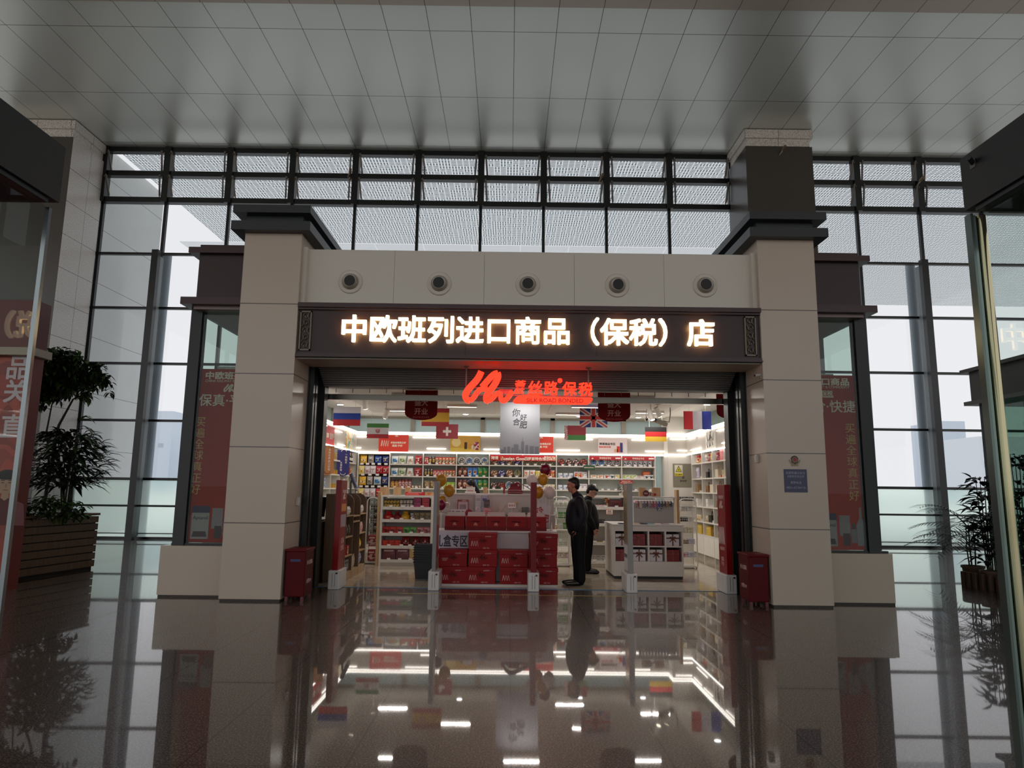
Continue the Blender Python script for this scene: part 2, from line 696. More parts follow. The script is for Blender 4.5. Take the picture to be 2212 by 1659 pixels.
# ---- outside
og = MB().quad((-700, 20.75, -0.4), (700, 20.75, -0.4), (700, 1500, -0.4), (-700, 1500, -0.4))
struct(og.build('ground_outside', mat('e2e4e3', 0.9)), 'pale paving outside the curtain wall')
og = MB().quad((-700, -900, -0.4), (700, -900, -0.4), (700, -16.2, -0.4), (-700, -16.2, -0.4))
for q in (-1, 1):
    og.quad((min(24.1 * q, 700 * q), -16.2, -0.4), (max(24.1 * q, 700 * q), -16.2, -0.4), (max(24.1 * q, 700 * q), 20.75, -0.4), (min(24.1 * q, 700 * q), 20.75, -0.4))
struct(og.build('ground_front', mat('d0cbc2', 0.9)), 'paving outside the open near end and sides of the hall')
LAT = lattice_mat()
ZS = 12.45
b = MB().quad((-13.0, 21, ZS), (-13, 29.4, ZS), (9.2, 29.4, ZS), (9.2, 21, ZS))
b.quad((9.2, 21, ZS), (9.2, 38.5, ZS), (40, 38.5, ZS), (40, 21, ZS))
struct(b.build('ceiling_fretwork', LAT), 'fretwork soffit of the canopy outside')
SOF = translucent_mat('white_soffit', 'f1f4f6', 0.5)
b = MB()
for k in range(11):
    xa, xb = -15 + 2.2 * k + 0.01, -15 + 2.2 * (k + 1) - 0.01
    b.quad((xa, 29.4, ZS - 0.02), (xa, 30.6, ZS - 0.02), (xb, 30.6, ZS - 0.02), (xb, 29.4, ZS - 0.02))
    b.quad((xa, 30.63, ZS - 0.02), (xa, 37.5, ZS - 0.02), (xb, 37.5, ZS - 0.02), (xb, 30.63, ZS - 0.02))
struct(b.build('ceiling_soffit', SOF), 'plain white soffit beyond the fretwork')
OUTW = stone_mat('eef1ef', tuple(0.9 + 1.75 * k for k in range(7)), 0.5, 0.03)
b = MB()
b.box(-16, -13.15, 20.7, 24.4, 0, 12.4)
struct(b.build('wall_outside', OUTW), 'white clad building wing outside the curtain wall')
for px, py in ((358, 590), (1974, 680)):
    c = at(px, py, 22.3)
    b = MB().cyl((c.x, 22.3, -0.4), (c.x, 22.3, 9.3), 0.15, n=20)
    struct(b.build('pillar_outside', mat('b4c2cc', 0.5)), 'round blue grey post outside the glass')
# far roofs, seen above the frosted panes
FAR_HAZE = [mat('d3dde8', 0.9), mat('e0e6ec', 0.9), mat('eaeef0', 0.9)]  # distance haze is put into these pale bluish block colours
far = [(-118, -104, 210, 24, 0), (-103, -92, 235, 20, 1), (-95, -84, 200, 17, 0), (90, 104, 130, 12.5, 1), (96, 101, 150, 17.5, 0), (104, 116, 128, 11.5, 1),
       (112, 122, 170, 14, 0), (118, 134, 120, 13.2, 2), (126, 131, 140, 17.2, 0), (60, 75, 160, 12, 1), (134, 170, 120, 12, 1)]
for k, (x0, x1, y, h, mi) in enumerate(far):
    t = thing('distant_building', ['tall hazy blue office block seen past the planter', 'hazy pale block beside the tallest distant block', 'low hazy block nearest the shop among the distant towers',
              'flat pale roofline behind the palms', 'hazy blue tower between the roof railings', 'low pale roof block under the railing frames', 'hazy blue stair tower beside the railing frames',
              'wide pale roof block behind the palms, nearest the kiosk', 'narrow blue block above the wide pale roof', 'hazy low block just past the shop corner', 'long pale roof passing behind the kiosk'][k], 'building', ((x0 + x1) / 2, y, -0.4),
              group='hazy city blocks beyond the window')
    MB().box(-(x1 - x0) / 2, (x1 - x0) / 2, 0, 12, 0, h + 0.4).build('block', FAR_HAZE[mi], t)
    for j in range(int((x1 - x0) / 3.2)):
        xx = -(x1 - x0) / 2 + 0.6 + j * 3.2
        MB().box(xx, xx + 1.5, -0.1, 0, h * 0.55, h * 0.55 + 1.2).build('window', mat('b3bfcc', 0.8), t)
for k, (x0, x1, y, z0, z1) in enumerate(((92, 112, 118, 11, 16.8), (114, 134, 112, 12, 18.6))):
    t = thing('roof_railing', ['thin pale steel frame on the distant roof nearest the shop', 'double pale steel frame on the distant roof nearest the kiosk'][k], 'railing', ((x0 + x1) / 2, y, 0))
    w = (x1 - x0) / 2
    for q in (-w, -w * 0.3, w * 0.35, w):
        MB().box(q - 0.35, q + 0.35, -0.3, 0.3, 8, z1).build('upright', mat('b9c2c8', 0.7), t)
    for z in (z0 + (z1 - z0) * 0.6, z1):
        MB().box(-w, w, -0.29, 0.29, z - 0.3, z + 0.3).build('rail', mat('b9c2c8', 0.7), t)

# ================================================================== shop front
PF = 9.85                      # front plane of the stone pillars
LX0, LX1, RX0, RX1 = -4.03, -3.17, 3.72, 4.575


def pillar(x0, x1, label):
    b = MB()
    b.box(x0, x1, PF, 10.57, 0.03, 5.37)
    b.box(x0, x1, 10.57, 11.9, 3.5, 5.37)
    p = b.build('pillar', BEIGE)
    struct(p, label)
    struct(MB().box(x0 + 0.012, x1 - 0.012, PF + 0.012, 10.56, 0, 0.03).build('baseboard', mat('3a332d', 0.5), p))
    c = MB()
    for z0, z1, o in ((5.37, 5.51, 0.16), (5.51, 5.645, 0.0), (5.645, 5.765, 0.15)):
        c.box(x0 - o, x1 + o, PF - o, 12.05 + (o if z0 < 5.5 else 0), z0, z1)
    struct(c.build('pillar_cap', mat('25292c', 0.4), p))


pillar(LX0, LX1, 'pale stone pillar beside the planter end of the shop front')
pillar(RX0, RX1, 'pale stone pillar carrying the blue police notice')

# plain white panel above the fascia sign
pz0, pz1 = 4.28, 5.2
b = MB()
w = (RX0 - LX1) / 5
for k in range(5):
    b.box(LX1 + k * w + 0.002, LX1 + (k + 1) * w - 0.002, 10.05, 10.2, pz0, pz1)
b.box(LX1, RX0, 10.06, 11.9, pz1 - 0.06, pz1 - 0.01)
b.box(LX1 - 0.0, LX1 + 0.06, 9.95, 10.05, pz0, pz1)
b.box(RX0 - 0.06, RX0, 9.95, 10.05, pz0, pz1)
struct(b.build('wall_front', mat('d8d0c4', 0.45)), 'plain pale panel wall over the shop sign')
NOZ = ['round air nozzle nearest the planter side pillar', 'round air nozzle second from the planter side', 'round air nozzle in the middle of the row', 'round air nozzle second from the police notice side', 'round air nozzle nearest the police notice pillar']
for k, (px, py) in enumerate(((757, 609), (949, 613), (1140, 615), (1333, 617), (1523, 617))):
    c = at(px, py, 10.05)
    t = thing('air_nozzle', NOZ[k], 'air vent', (c.x, 10.05, c.z), group='air nozzles above the shop sign')
    MB().lathe([(0.13, -0.02), (0.175, -0.022), (0.188, -0.01), (0.19, -0.0005)], axis='y', n=32).build('flange', mat('d3cabd', 0.35), t, smooth=True)
    tl = (0.006, -0.004, 0, 0.01, -0.004)[k]
    MB().lathe([(0.085, -0.075), (0.1, -0.08), (0.115, -0.06), (0.128, -0.0205)], (0, 0, 0), axis='y', n=32).build('ball', mat('9c9287', 0.3, 0.2), t, smooth=True)
    MB().lathe([(0.0, -0.0765), (0.085, -0.0765), (0.085, -0.0755)], (tl, 0, 0), axis='y', n=32).build('throat', mat('0a0a0b', 0.5), t)

# ---- fascia sign
FY = 9.9
fs = thing('shop_sign', 'long maroon fascia sign with glowing cream Chinese lettering above the entrance', 'sign', (0.28, FY, 3.48))
sw = (RX0 - LX1) / 2 - 0.004
b = MB()
b.box(-sw, sw, 0.0, 0.14, 0.06, 0.8)
for q in (-sw / 3 + 0.2, sw / 3 - 0.15):
    b.box(q - 0.004, q + 0.004, -0.003, 0, 0.06, 0.76, 1)
b.build('board', [MAROON, mat('140a0a', 0.6)], fs)
b = MB()
b.box(-sw, sw, -0.09, 0.14, 0.75, 0.815)
b.box(-sw, sw, -0.05, 0.14, 0.72, 0.75)
b.box(-sw, sw, -0.05, 0.14, 0.0, 0.06)
b.box(-sw, sw, -0.08, 0.0, 0.0, 0.02)
b.build('moulding', MAROON2, fs)
SIGNL = mat('ffefc8', 0.4, emit=1.9, name='sign_glow')
xa, xb = X(740, 715, FY) - 0.28, X(1541, 715, FY) - 0.28
zc = Z(1140, 716, FY) - 3.48
text('中欧班列进口商品（保税）店', SIGNL, fs, ((xa + xb) / 2, -0.03, zc), w=xb - xa, h=0.425, bold=0.02, ext=0.045)


def scroll_panel(px, parent, fx):
    """Openwork scroll plate at one end of the sign."""
    b = MB()
    w2, z0, z1 = 0.085, 0.1, 0.7
    for a in ((-w2, -w2 + 0.018, z0, z1), (w2 - 0.018, w2, z0, z1), (-w2, w2, z0, z0 + 0.02), (-w2, w2, z1 - 0.02, z1)):
        b.box(a[0], a[1], -0.028, -0.002, a[2], a[3])
    for k in range(5):
        zc_ = z0 + 0.08 + k * 0.112
        sgn = 1 if k % 2 else -1
        pts = [(sgn * (0.045 * math.cos(q) * (1 - q / 9)), -0.016, zc_ + 0.05 * math.sin(q) * (1 - q / 9)) for q in [j * 0.45 for j in range(15)]]
        b.tube(pts, 0.0095, 5)
        b.tube([(-sgn * 0.06, -0.016, zc_ - 0.05), (-sgn * 0.02, -0.016, zc_ - 0.01), (-sgn * 0.045, -0.016, zc_ + 0.05)], 0.008, 5)
    b.build('scroll_plate', mat('6f6455', 0.4, 0.4), parent, (fx, 0, 0))


scroll_panel(661, fs, X(661, 705, FY) - 0.28)
scroll_panel(1620, fs, X(1620, 720, FY) - 0.28)

# ---- lintel, shutter box and door frame
b = MB()
b.box(LX1, RX0, 9.9, 10.6, 3.46, 3.48)
struct(b.build('lintel', mat('a59a8d', 0.5)), 'pale underside of the sign box')
b = MB()
n = 9
for k in range(n):
    z0 = 3.47 - k * 0.028
    y = 10.66 + 0.045 * k
    b.box(LX1 + 0.13, RX0 - 0.13, y, y + 0.07, z0 - 0.03, z0)
sh = b.build('roller_shutter', mat('55504c', 0.4, 0.5))
tag(sh, 'rolled up grey slatted shutter over the shop entrance', 'shutter')
b = MB()
b.box(LX1, RX0, 11.15, 11.45, 3.24, 3.52)
b.box(LX1, RX0, 10.6, 11.2, 3.5, 3.56)
for x in (LX1, RX0):
    s_ = 1 if x < 0 else -1
    b.box(min(x, x + s_ * 0.1), max(x, x + s_ * 0.1), 11.2, 11.42, 0, 3.3)
    b.box(min(x, x + s_ * 0.02), max(x, x + s_ * 0.02), 10.57, 11.25, 0, 3.5)
struct(b.build('door_1', mat('0c0b0b', 0.4)), 'black frame of the shop entrance')
for x, lb in ((LX1, 'dark shutter rail on the planter side of the entrance'), (RX0, 'dark shutter rail on the police notice side of the entrance')):
    s_ = 1 if x < 0 else -1
    b = MB()
    b.box(min(x + s_ * 0.02, x + s_ * 0.085), max(x + s_ * 0.02, x + s_ * 0.085), 10.6, 10.68, 0, 3.5)
    b.box(min(x + s_ * 0.02, x + s_ * 0.085), max(x + s_ * 0.02, x + s_ * 0.085), 10.74, 10.82, 0, 3.5)
    b.box(min(x + s_ * 0.02, x + s_ * 0.05), max(x + s_ * 0.02, x + s_ * 0.05), 10.68, 10.74, 0, 3.5)
    b.box(min(x + s_ * 0.05, x + s_ * 0.054), max(x + s_ * 0.05, x + s_ * 0.054), 10.69, 10.73, 0.1, 3.4, 1)
    struct(b.build('trim_1', [mat('2b2d2e', 0.35, 0.4), mat('77736d', 0.4, 0.5)]), lb)
zr = Z(1100, 862, 11.5)
b = MB().box(LX1, RX0, 11.46, 11.54, zr - 0.05, zr + 0.045)
tag(b.build('door_rail', mat('55514a', 0.22, 0.9)), 'brushed steel rail running across the top of the entrance', 'rail')
b = MB().box(LX1, RX0, 11.288, 11.302, 0.0, 0.006)
tag(b.build('threshold_strip', mat('1d6f9a', 0.4)), 'blue strip across the shop threshold', 'threshold')
xl, xr = X(872, 1287, 10.6), X(1378, 1288, 10.6)
p1 = at(872, 1285.5, 10.75)
b = MB()
for k in range(7):
    x0 = -1.68 + k * 0.52
    b.box(x0, x0 + 0.5, 10.72 - 0.01 * k, 10.745 - 0.01 * k, 0, 0.002)
tag(b.build('floor_tape', mat('b59a3a', 0.5)), 'worn yellow tape line on the floor before the entrance', 'tape')

# ---- glazed wings either side
for sgn, xo, xi, lb in ((-1, -5.04, LX0, 'planter'), (1, 5.6, RX1, 'palm')):
    x0, x1 = min(xo, xi), max(xo, xi)
    zb = 0.72
    b = MB()
    b.box(x0, x1, 10.14, 10.5, 0.03, zb)
    b.box(min(xo, xo - sgn * 0.35), max(xo, xo - sgn * 0.35), 10.5, 18.9, 0.03, zb)
    s1 = b.build('wall_wing', BEIGE)
    struct(s1, 'low pale stone wall under the shop window on the %s side' % lb)
    struct(MB().box(x0 + 0.012, x1 - 0.002, 10.152, 10.49, 0, 0.03).build('baseboard', mat('3a332d', 0.5), s1))
    b = MB()
    xp = xo - sgn * 0.12
    for q, wq in ((10.22, 0.17), (13.2, 0.1), (16.0, 0.1), (18.7, 0.17)):
        b.box(min(xp, xp - sgn * wq), max(xp, xp - sgn * wq), q, q + wq, zb, 4.3)
    b.box(x0 + 0.1, x1, 10.24, 10.3, zb, zb + 0.03)
    b.box(min(xp, xp - sgn * 0.05), max(xp, xp - sgn * 0.05), 10.3, 18.8, 3.15, 3.2)
    b.box(min(xp - sgn * 0.17, xp - sgn * 0.2), max(xp - sgn * 0.17, xp - sgn * 0.2), 10.26, 10.31, zb, 4.3)
    wf = b.build('window_2' if sgn < 0 else 'window_3', CHAR)
    struct(wf, 'dark framed shop window on the %s side' % lb)
    b = MB()
    qa, qb = min(xp - sgn * 0.17, xi), max(xp - sgn * 0.17, xi)
    b.quad((qa, 10.255, zb + 0.03), (qb, 10.255, zb + 0.03), (qb, 10.255, 4.28), (qa, 10.255, 4.28))
    qx = xp - sgn * 0.065
    b.quad((qx, 10.4, zb), (qx, 18.7, zb), (qx, 18.7, 4.28), (qx, 10.4, 4.28))
    struct(b.build('pane', GLASSG, wf))
    # fascia
    b = MB()
    xe = xo + sgn * 0.02
    zf0, zf1 = 4.36, 5.13
    for (o, yo, z0, z1, mi) in ((0.0, 0.0, zf0, zf1, 0), (0.17, 0.14, zf0 - 0.07, zf0 + 0.04, 1), (0.02, 0.02, zf0 - 0.12, zf0 - 0.07, 2), (0.13, 0.1, zf1 - 0.02, zf1 + 0.07, 1), (0.0, 0.0, zf1 + 0.07, zf1 + 0.14, 1)):
        xa_ = xe + sgn * (o - 0.25)
        b.box(min(xa_, xi), max(xa_, xi), 10.1 - yo, 19.0, z0, z1, mi)
    struct(b.build('wall_fascia', [MAROON, MAROON2, mat('8d7c7a', 0.5)]), 'maroon fascia band over the shop window on the %s side' % lb)

# ================================================================== shop shell
YB, XL, XR = 18.2, -4.06, 4.61          # faces of the back, left and right shelving
YP = 17.7                               # front of the white pilaster in the far corner
ZSH = 3.5


def atx(px, py, x):
    """The point of the vertical plane x = const shown at pixel (px, py)."""
    d = _fw + (px - IW / 2) / FPX * _rt - (py - IH / 2) / FPX * _up
    return Vector((0, 0, EYE)) + d * (x / d.x)


zt1, zt2, zlo = Z(800, 933, YB), Z(800, 937.8, YB), Z(900, 978, YB)
zd1, zd2 = Z(900, 945, YB), Z(900, 969, YB)
SHW = mat('dedad3', 0.5, name='shop_white')
SHG = mat('b9b2aa', 0.55, name='shop_grey_panel')
b = MB()
b.box(XL - 0.36, 3.86, YB + 0.36, YB + 0.42, 0, zt1 + 0.02)
struct(b.build('wall_back', mat('c9d2cf', 0.6)), 'back wall of the shop behind the shelves')
b = MB().box(XL - 0.42, XL - 0.36, 11.5, YB + 0.42, 0, zt1 + 0.02)
struct(b.build('wall_shop_left', mat('cfcdc8', 0.6)), 'shop side wall behind the shelving with the hanging banners')
b = MB().box(XR + 0.36, XR + 0.42, 11.5, YB + 0.42, 0, zt1 + 0.02)
struct(b.build('wall_shop_right', mat('cfcdc8', 0.6)), 'shop side wall behind the white cube shelving')
b = MB().box(4.13, XR + 0.36, YP, YB + 0.4, 0, ZSH)
struct(b.build('pillar_white', SHW), 'white pilaster in the far corner of the shop carrying the electric cabinet')
# grey fascia band over the shelves
b = MB()
zb0, zb1 = zlo + 0.015, zt1 - 0.0
b.box(XL, 4.13, YB - 0.02, YB + 0.36, zb0, zb1)
b.box(XL - 0.36, XL, 11.5, YB + 0.36, zb0, zb1)
b.box(XR, XR + 0.36, 11.5, YP, zb0, zb1)
b.box(4.12, XR, YP - 0.02, YP, zb0, zb1)
struct(b.build('wall_fascia_band', SHG), 'grey fascia band over the shelves with light strips')
# glazing over the band
b = MB()
for px in (892, 1043, 1194, 1347):
    x = X(px, 915, 18.5)
    b.box(x - 0.06, x + 0.06, 18.48, 18.58, zt1, ZSH)
b.box(XL - 0.3, 4.1, 18.48, 18.58, ZSH - 0.06, ZSH)
for y in (13.0, 14.8, 16.6, 18.3):
    b.box(XL - 0.34, XL - 0.26, y, y + 0.1, zt1, ZSH)
    b.box(XR + 0.26, XR + 0.34, y, y + 0.1, zt1, ZSH, 1)
w4 = b.build('window_4', [mat('aaa599', 0.5), mat('1f3530', 0.4)])
struct(w4, 'clear glazing between the fascia band and the shop ceiling')
b = MB()
b.quad((XL - 0.3, 18.53, zt1), (4.13, 18.53, zt1), (4.13, 18.53, ZSH), (XL - 0.3, 18.53, ZSH))
b.quad((3.87, 18.53, 0.02), (4.13, 18.53, 0.02), (4.13, 18.53, zlo), (3.87, 18.53, zlo))
b.quad((XL - 0.3, 11.6, zt1), (XL - 0.3, 18.5, zt1), (XL - 0.3, 18.5, ZSH), (XL - 0.3, 11.6, ZSH))
b.quad((XR + 0.3, 11.6, zt1), (XR + 0.3, 18.5, zt1), (XR + 0.3, 18.5, ZSH), (XR + 0.3, 11.6, ZSH))
struct(b.build('pane', translucent_mat('misty_pane', 'e0efe8', 0.75), w4))
# ceiling
b = MB()
b.box(-4.98, 5.53, 11.45, 18.9, ZSH, ZSH + 0.1, 0)
SLAT = stripe_mat(1, 0.11, 0.012, 'cfcac4', '4e4a47')
for x0, x1, y0, y1 in ((-3.5, -0.35, 13.0, 17.4), (0.95, 3.9, 13.0, 17.4)):
    b.box(x0, x1, y0, y1, ZSH - 0.012, ZSH, 1)
b.box(-0.2, 0.85, 13.0, 17.4, ZSH - 0.03, ZSH, 0)
struct(b.build('shop_ceiling', [mat('d8d3cb', 0.6), SLAT]), 'shop ceiling with slatted grey fields')
b = MB()
for z in (3.37, 3.31):
    b.box(LX1, RX0, 11.62, 11.66, z - 0.012, z + 0.012)
for k in range(23):
    x = -3.0 + k * 0.29
    b.cyl((x, 11.64, 3.2), (x, 11.64, 3.5), 0.006, n=6)
struct(b.build('trim_2', mat('2a2725', 0.4)), 'thin dark glazing grid behind the entrance head')

# ---- light strips
STR = 0.022


def strip_run(z, name, label, r=0.014):
    b = MB()
    o = STR
    pts = [(XL + o, 12.2, z), (XL + o, YB - o - 0.02, z), (4.13 - o, YB - o - 0.02, z), (4.13 - o, YP - o - 0.02, z), (XR - o, YP - o - 0.02, z), (XR - o, 12.2, z)]
    b.tube(pts, r, 6)
    tag(b.build(name, LED), label, 'light')


strip_run(zt1 - 0.005, 'light_strip', 'topmost of the two light strips edging the grey fascia band', 0.013)
strip_run(zt2, 'light_strip', 'second light strip, just under the topmost one on the fascia band', 0.012)
strip_run(zlo, 'light_strip', 'light strip along the bottom of the fascia band, over the shelves', 0.017)


def dash(a, b_, label, r=0.012):
    c = (a + b_) / 2
    t = MB()
    t.tube([a - c, b_ - c], r, 6)
    tag(t.build('light_bar', LED, None, c), label, 'light', 'short light bars on the fascia band')


yb = YB - 0.035
for px0, px1, z, lb in ((764, 793, zd1, 'short light bar behind the Iranian flag'), (892, 943, zd1, 'short light bar between the red mascot-free poster and the Swiss flag'),
                        (923, 964, zd2, 'low light bar between the red poster and the yellow poster'), (1045, 1079, zd2, 'low light bar between the yellow poster and the grey scroll'),
                        (1202, 1252, zd2, 'low light bar under the Belarusian flag'), (1264, 1280, zd1, 'short light bar just beyond the Belarusian flag'),
                        (1364, 1395, zd1, 'short light bar between the white poster and the German flag'), (1393, 1438, zd2, 'low light bar under the German flag'), (764, 781, zd2, 'low light bar near the yellow corner poster')):
    lb = lb.replace('mascot-free ', '')
    dash(Vector((X(px0, 950, YB), yb, z)), Vector((X(px1, 950, YB), yb, z)), lb)
for px0, px1, py0, py1, lb in ((702, 706, 918, 920, 'stub of light bar nearest the entrance on the banner side'), (725, 739, 930, 934, 'short light bar between the red and yellow posters of the side wall'), (731, 745, 959.5, 962.5, 'low light bar between the red and yellow posters of the side wall')):
    dash(atx(px0, py0, XL + 0.03), atx(px1, py1, XL + 0.03), lb)
for px0, px1, py0, py1, lb in ((1485, 1500, 948.5, 944, 'short light bar nearest the pilaster on the cube shelf side'), (1505, 1522, 942.5, 938.5, 'short light bar beside the ink drawing poster'), (1548, 1567, 931, 926.5, 'short light bar past the ink drawing, towards the entrance'),
                               (1492, 1513, 972.5, 968, 'low light bar under the ink drawing, pilaster side'), (1559, 1572, 957.5, 955, 'low light bar past the ink drawing poster')):
    dash(atx(px0, py0, XR - 0.03), atx(px1, py1, XR - 0.03), lb)
dash(Vector((X(1447, 950, YP), YP - 0.035, zd1)), Vector((X(1481, 950, YP), YP - 0.035, zd1)), 'short light bar on the white pilaster')
dash(Vector((X(1462, 973, YP), YP - 0.035, zd2)), Vector((X(1490, 973, YP), YP - 0.035, zd2)), 'low light bar on the white pilaster')

# ---- ceiling lamps of the shop
WARM = mat('fff1d8', 0.4, emit=6.0, name='warm_lamp')


def area_lamp(loc, sx, sy, power, col=(1.0, 0.95, 0.88), rot=None):
    l = bpy.data.lights.new('lamp_glow', 'AREA')
    l.shape = 'RECTANGLE'
    l.size, l.size_y, l.energy, l.color = sx, sy, power, col
    o = bpy.data.objects.new('lamp_glow', l)
    COL.objects.link(o)
    o.location = loc
    if rot:
        o.rotation_euler = rot
    return o


for k, (x, y, lb) in enumerate(((-2.05, 13.7, 'linear ceiling lamp over the gift box stacks, planter side'), (-1.1, 15.6, 'linear ceiling lamp above the Spanish flag'), (-2.6, 16.6, 'linear ceiling lamp above the Iranian flag'),
                                (1.75, 15.4, 'linear ceiling lamp above the British flag'), (2.6, 13.7, 'linear ceiling lamp over the white island'), (1.5, 17.0, 'linear ceiling lamp nearest the back glazing'), (3.4, 16.4, 'linear ceiling lamp above the German flag'), (0.3, 13.6, 'linear ceiling lamp above the grey scroll'))):
    t = thing('ceiling_lamp', lb, 'ceiling lamp', (x, y, ZSH - 0.03), group='linear ceiling lamps of the shop')
    MB().box(-0.35, 0.35, -0.03, 0.03, -0.03, 0.015).build('housing', WHITE, t)
    MB().box(-0.33, 0.33, -0.022, 0.022, -0.034, -0.0305).build('diffuser', WARM, t)
    area_lamp((x, y, ZSH - 0.07), 0.66, 0.044, 17)
for k, (px, py, yy, lb) in enumerate(((735, 872, 15.6, 'round downlight above the Russian flag'), (1006, 893, 17.6, 'round downlight beside the grey scroll'), (1251, 898, 17.6, 'round downlight beside the British flag'), (1379, 900, 17.6, 'round downlight nearest the dome camera'), (1527, 872, 15.8, 'round downlight above the French flag'))):
    p = at(px, py, yy)
    p = Vector((p.x * (ZSH - 1.6) / (p.z - 1.6), yy * (ZSH - 1.6) / (p.z - 1.6), ZSH))
    t = thing('downlight', lb, 'ceiling lamp', (p.x, p.y, ZSH - 0.012), group='round downlights in the shop ceiling')
    MB().lathe([(0.07, -0.012), (0.085, -0.008), (0.088, 0.01)], n=20).build('bezel', WHITE, t, smooth=True)
    MB().lathe([(0.068, -0.016), (0.068, -0.0125)], n=20).build('lens', mat('ffffff', emit=10.0), t)


def spot(px, py, yy, aim, label, glow=True):
    c = at(px, py, yy)
    t = thing('track_spotlight', label, 'spotlight', c, group='white track spotlights')
    d = Vector(aim).normalized()
    b = MB()
    b.cyl(d * -0.11, d * 0.11, 0.055, n=16)
    b.build('barrel', mat('e4e0d8', 0.4), t, smooth=True)
    b = MB()
    b.cyl(d * 0.1101, d * 0.118, 0.046, n=16)
    b.build('lens', WARM if glow else mat('fff3dd', 0.3), t)
    b = MB()
    b.cyl((0, 0, 0.05), (0, 0, ZSH - c.z - 0.001), 0.012, n=8)
    b.box(-0.05, 0.05, -0.03, 0.03, ZSH - c.z - 0.03, ZSH - c.z - 0.013)
    b.build('stem', mat('d0cbc3', 0.5), t)


spot(788, 872, 14.2, (0.1, 0.4, -0.9), 'white track spotlight between the Russian and Iranian flags, high')
spot(834, 893, 15.2, (-0.3, 0.5, -0.8), 'white track spotlight above the Iranian flag')
spot(1406, 897, 14.6, (0.25, -0.2, -0.9), 'glowing white track spotlight above the German flag')
spot(1421, 890, 15.0, (0.45, 0.3, -0.8), 'white track spotlight just above the bullet camera')
# cameras
c = at(1428, 913, 15.6)
t = thing('bullet_camera', 'grey bullet security camera beside the German flag', 'camera', c)
M = Matrix.Rotation(0.32, 3, 'Y') @ Matrix.Rotation(0.3, 3, 'Z')
MB().obox((0, 0, 0), (0.3, 0.11, 0.09), M).build('housing', mat('8e8f86', 0.4), t, bevel=0.012)
MB().obox(M @ Vector((-0.17, 0, 0)), (0.05, 0.1, 0.08), M).build('lens', mat('1a1a1a', 0.2), t)
b = MB().tube([(0.05, 0.03, 0.04), (0.2, 0.05, 0.02), (0.23, 0.05, 0.2), (0.23, 0.05, ZSH - c.z - 0.001)], 0.012, 6)
b.build('bracket', mat('6c6b66', 0.5), t)
c = at(1396.5, 906, 16.0)
t = thing('dome_camera', 'small white dome camera hanging near the German flag', 'camera', c)
MB().ell((0, 0, 0), (0.055, 0.055, 0.05)).build('shell', WHITE, t, smooth=True)
MB().ell((0.0, -0.035, -0.01), (0.03, 0.03, 0.03)).build('lens', mat('0c0c0e', 0.1), t, smooth=True)
MB().cyl((0, 0, 0.04), (0, 0, ZSH - c.z - 0.001), 0.012, n=8).build('stem', WHITE, t)

# ================================================================== shelving
BX = [X(q, 1000, YB) for q in (773, 841.5, 914, 986, 1057, 1129, 1202, 1272, 1343, 1415)]
ZR = [Z(880, 1002, YB), Z(880, 1028, YB), Z(880, 1054, YB)]
ZR += [ZR[2] - 0.34, ZR[2] - 0.68, ZR[2] - 1.02]
BAYN = ['peg wall bay', 'bay beside the peg wall', 'second bay past peg wall', 'third bay past peg wall', 'first bay under the Russian banner', 'last bay under the Russian banner', 'bay between the red banners', 'second last back bay', 'last back bay']
TAGM = mat('f2ecec', 0.5, name='price_tag')


def tag_row(par, x0, x1, y, z, n, rx=1):
    me = MB().box(-0.035, 0.035, -0.004, 0, -0.02, 0.02).mesh('price_tag', TAGM)
    for k in range(n):
        link('price_tag', me, par, (x0 + (x1 - x0) * (k + 0.5 + random.uniform(-0.12, 0.12)) / n, y, z))


for k in range(9):
    x0, x1 = BX[k], BX[k + 1]
    w = x1 - x0
    t = thing('shelf_unit', 'white shelving along the back wall: ' + BAYN[k], 'shelf', (x0, YB, 0), group='white shelving along the back wall')
    b = MB()
    b.box(-0.012, 0.012, 0, 0.34, 0, zlo - 0.015)
    if k == 8:
        b.box(w - 0.012, w + 0.012, 0, 0.34, 0, zlo - 0.015)
    b.build('upright', SHW, t)
    MB().box(0.013, w - 0.013, 0.33, 0.345, 0.1, zlo - 0.02).build('back_panel', mat('3b3836', 0.6) if k == 0 else mat('c2cac4', 0.6), t)
    MB().box(0.013, w - 0.013, 0.02, 0.33, 0, 0.1).build('plinth', SHW, t)
    if k == 0:
        MB().box(0.013, w - 0.013, 0.0, 0.33, zlo - 0.05, zlo - 0.018).build('shelf', SHW, t)
        continue
    for j, z in enumerate(ZR):
        s_ = MB().box(0.013, w - 0.013, 0.0, 0.33, z - 0.03, z).build('shelf', SHW, t)
        if j < 4:
            tag_row(s_, 0.05, w - 0.05, -0.001, z + 0.02, 4)

# ---- side shelving (white cubes), built along y
RPY = [atx(1494, 1020, XR).y, atx(1515.6, 1015, XR).y, atx(1538.4, 1010, XR).y, atx(1564, 1000, XR).y]
RPY += [RPY[3] - (RPY[2] - RPY[3])]
RZ = [atx(1494, 1002, XR).z, atx(1494.5, 1034, XR).z, atx(1495, 1063, XR).z, atx(1496, 1092, XR).z, atx(1497, 1123, XR).z, atx(1497, 1150, XR).z]
t = thing('cube_shelf', 'tall white cube shelving stocked with handbags along the side wall', 'shelf', (XR, 0, 0))
for y in RPY:
    MB().box(0, 0.35, y - 0.015, y + 0.015, 0, zlo - 0.02).build('upright', SHW, t)
for j, z in enumerate(RZ):
    for k in range(4):
        MB().box(0.0, 0.35, RPY[k + 1] + 0.016, RPY[k] - 0.016, z - 0.03, z).build('shelf', SHW, t)
MB().box(0.34, 0.355, RPY[-1], RPY[0], 0.1, zlo - 0.02).build('back_panel', mat('d9d6d0', 0.6), t)
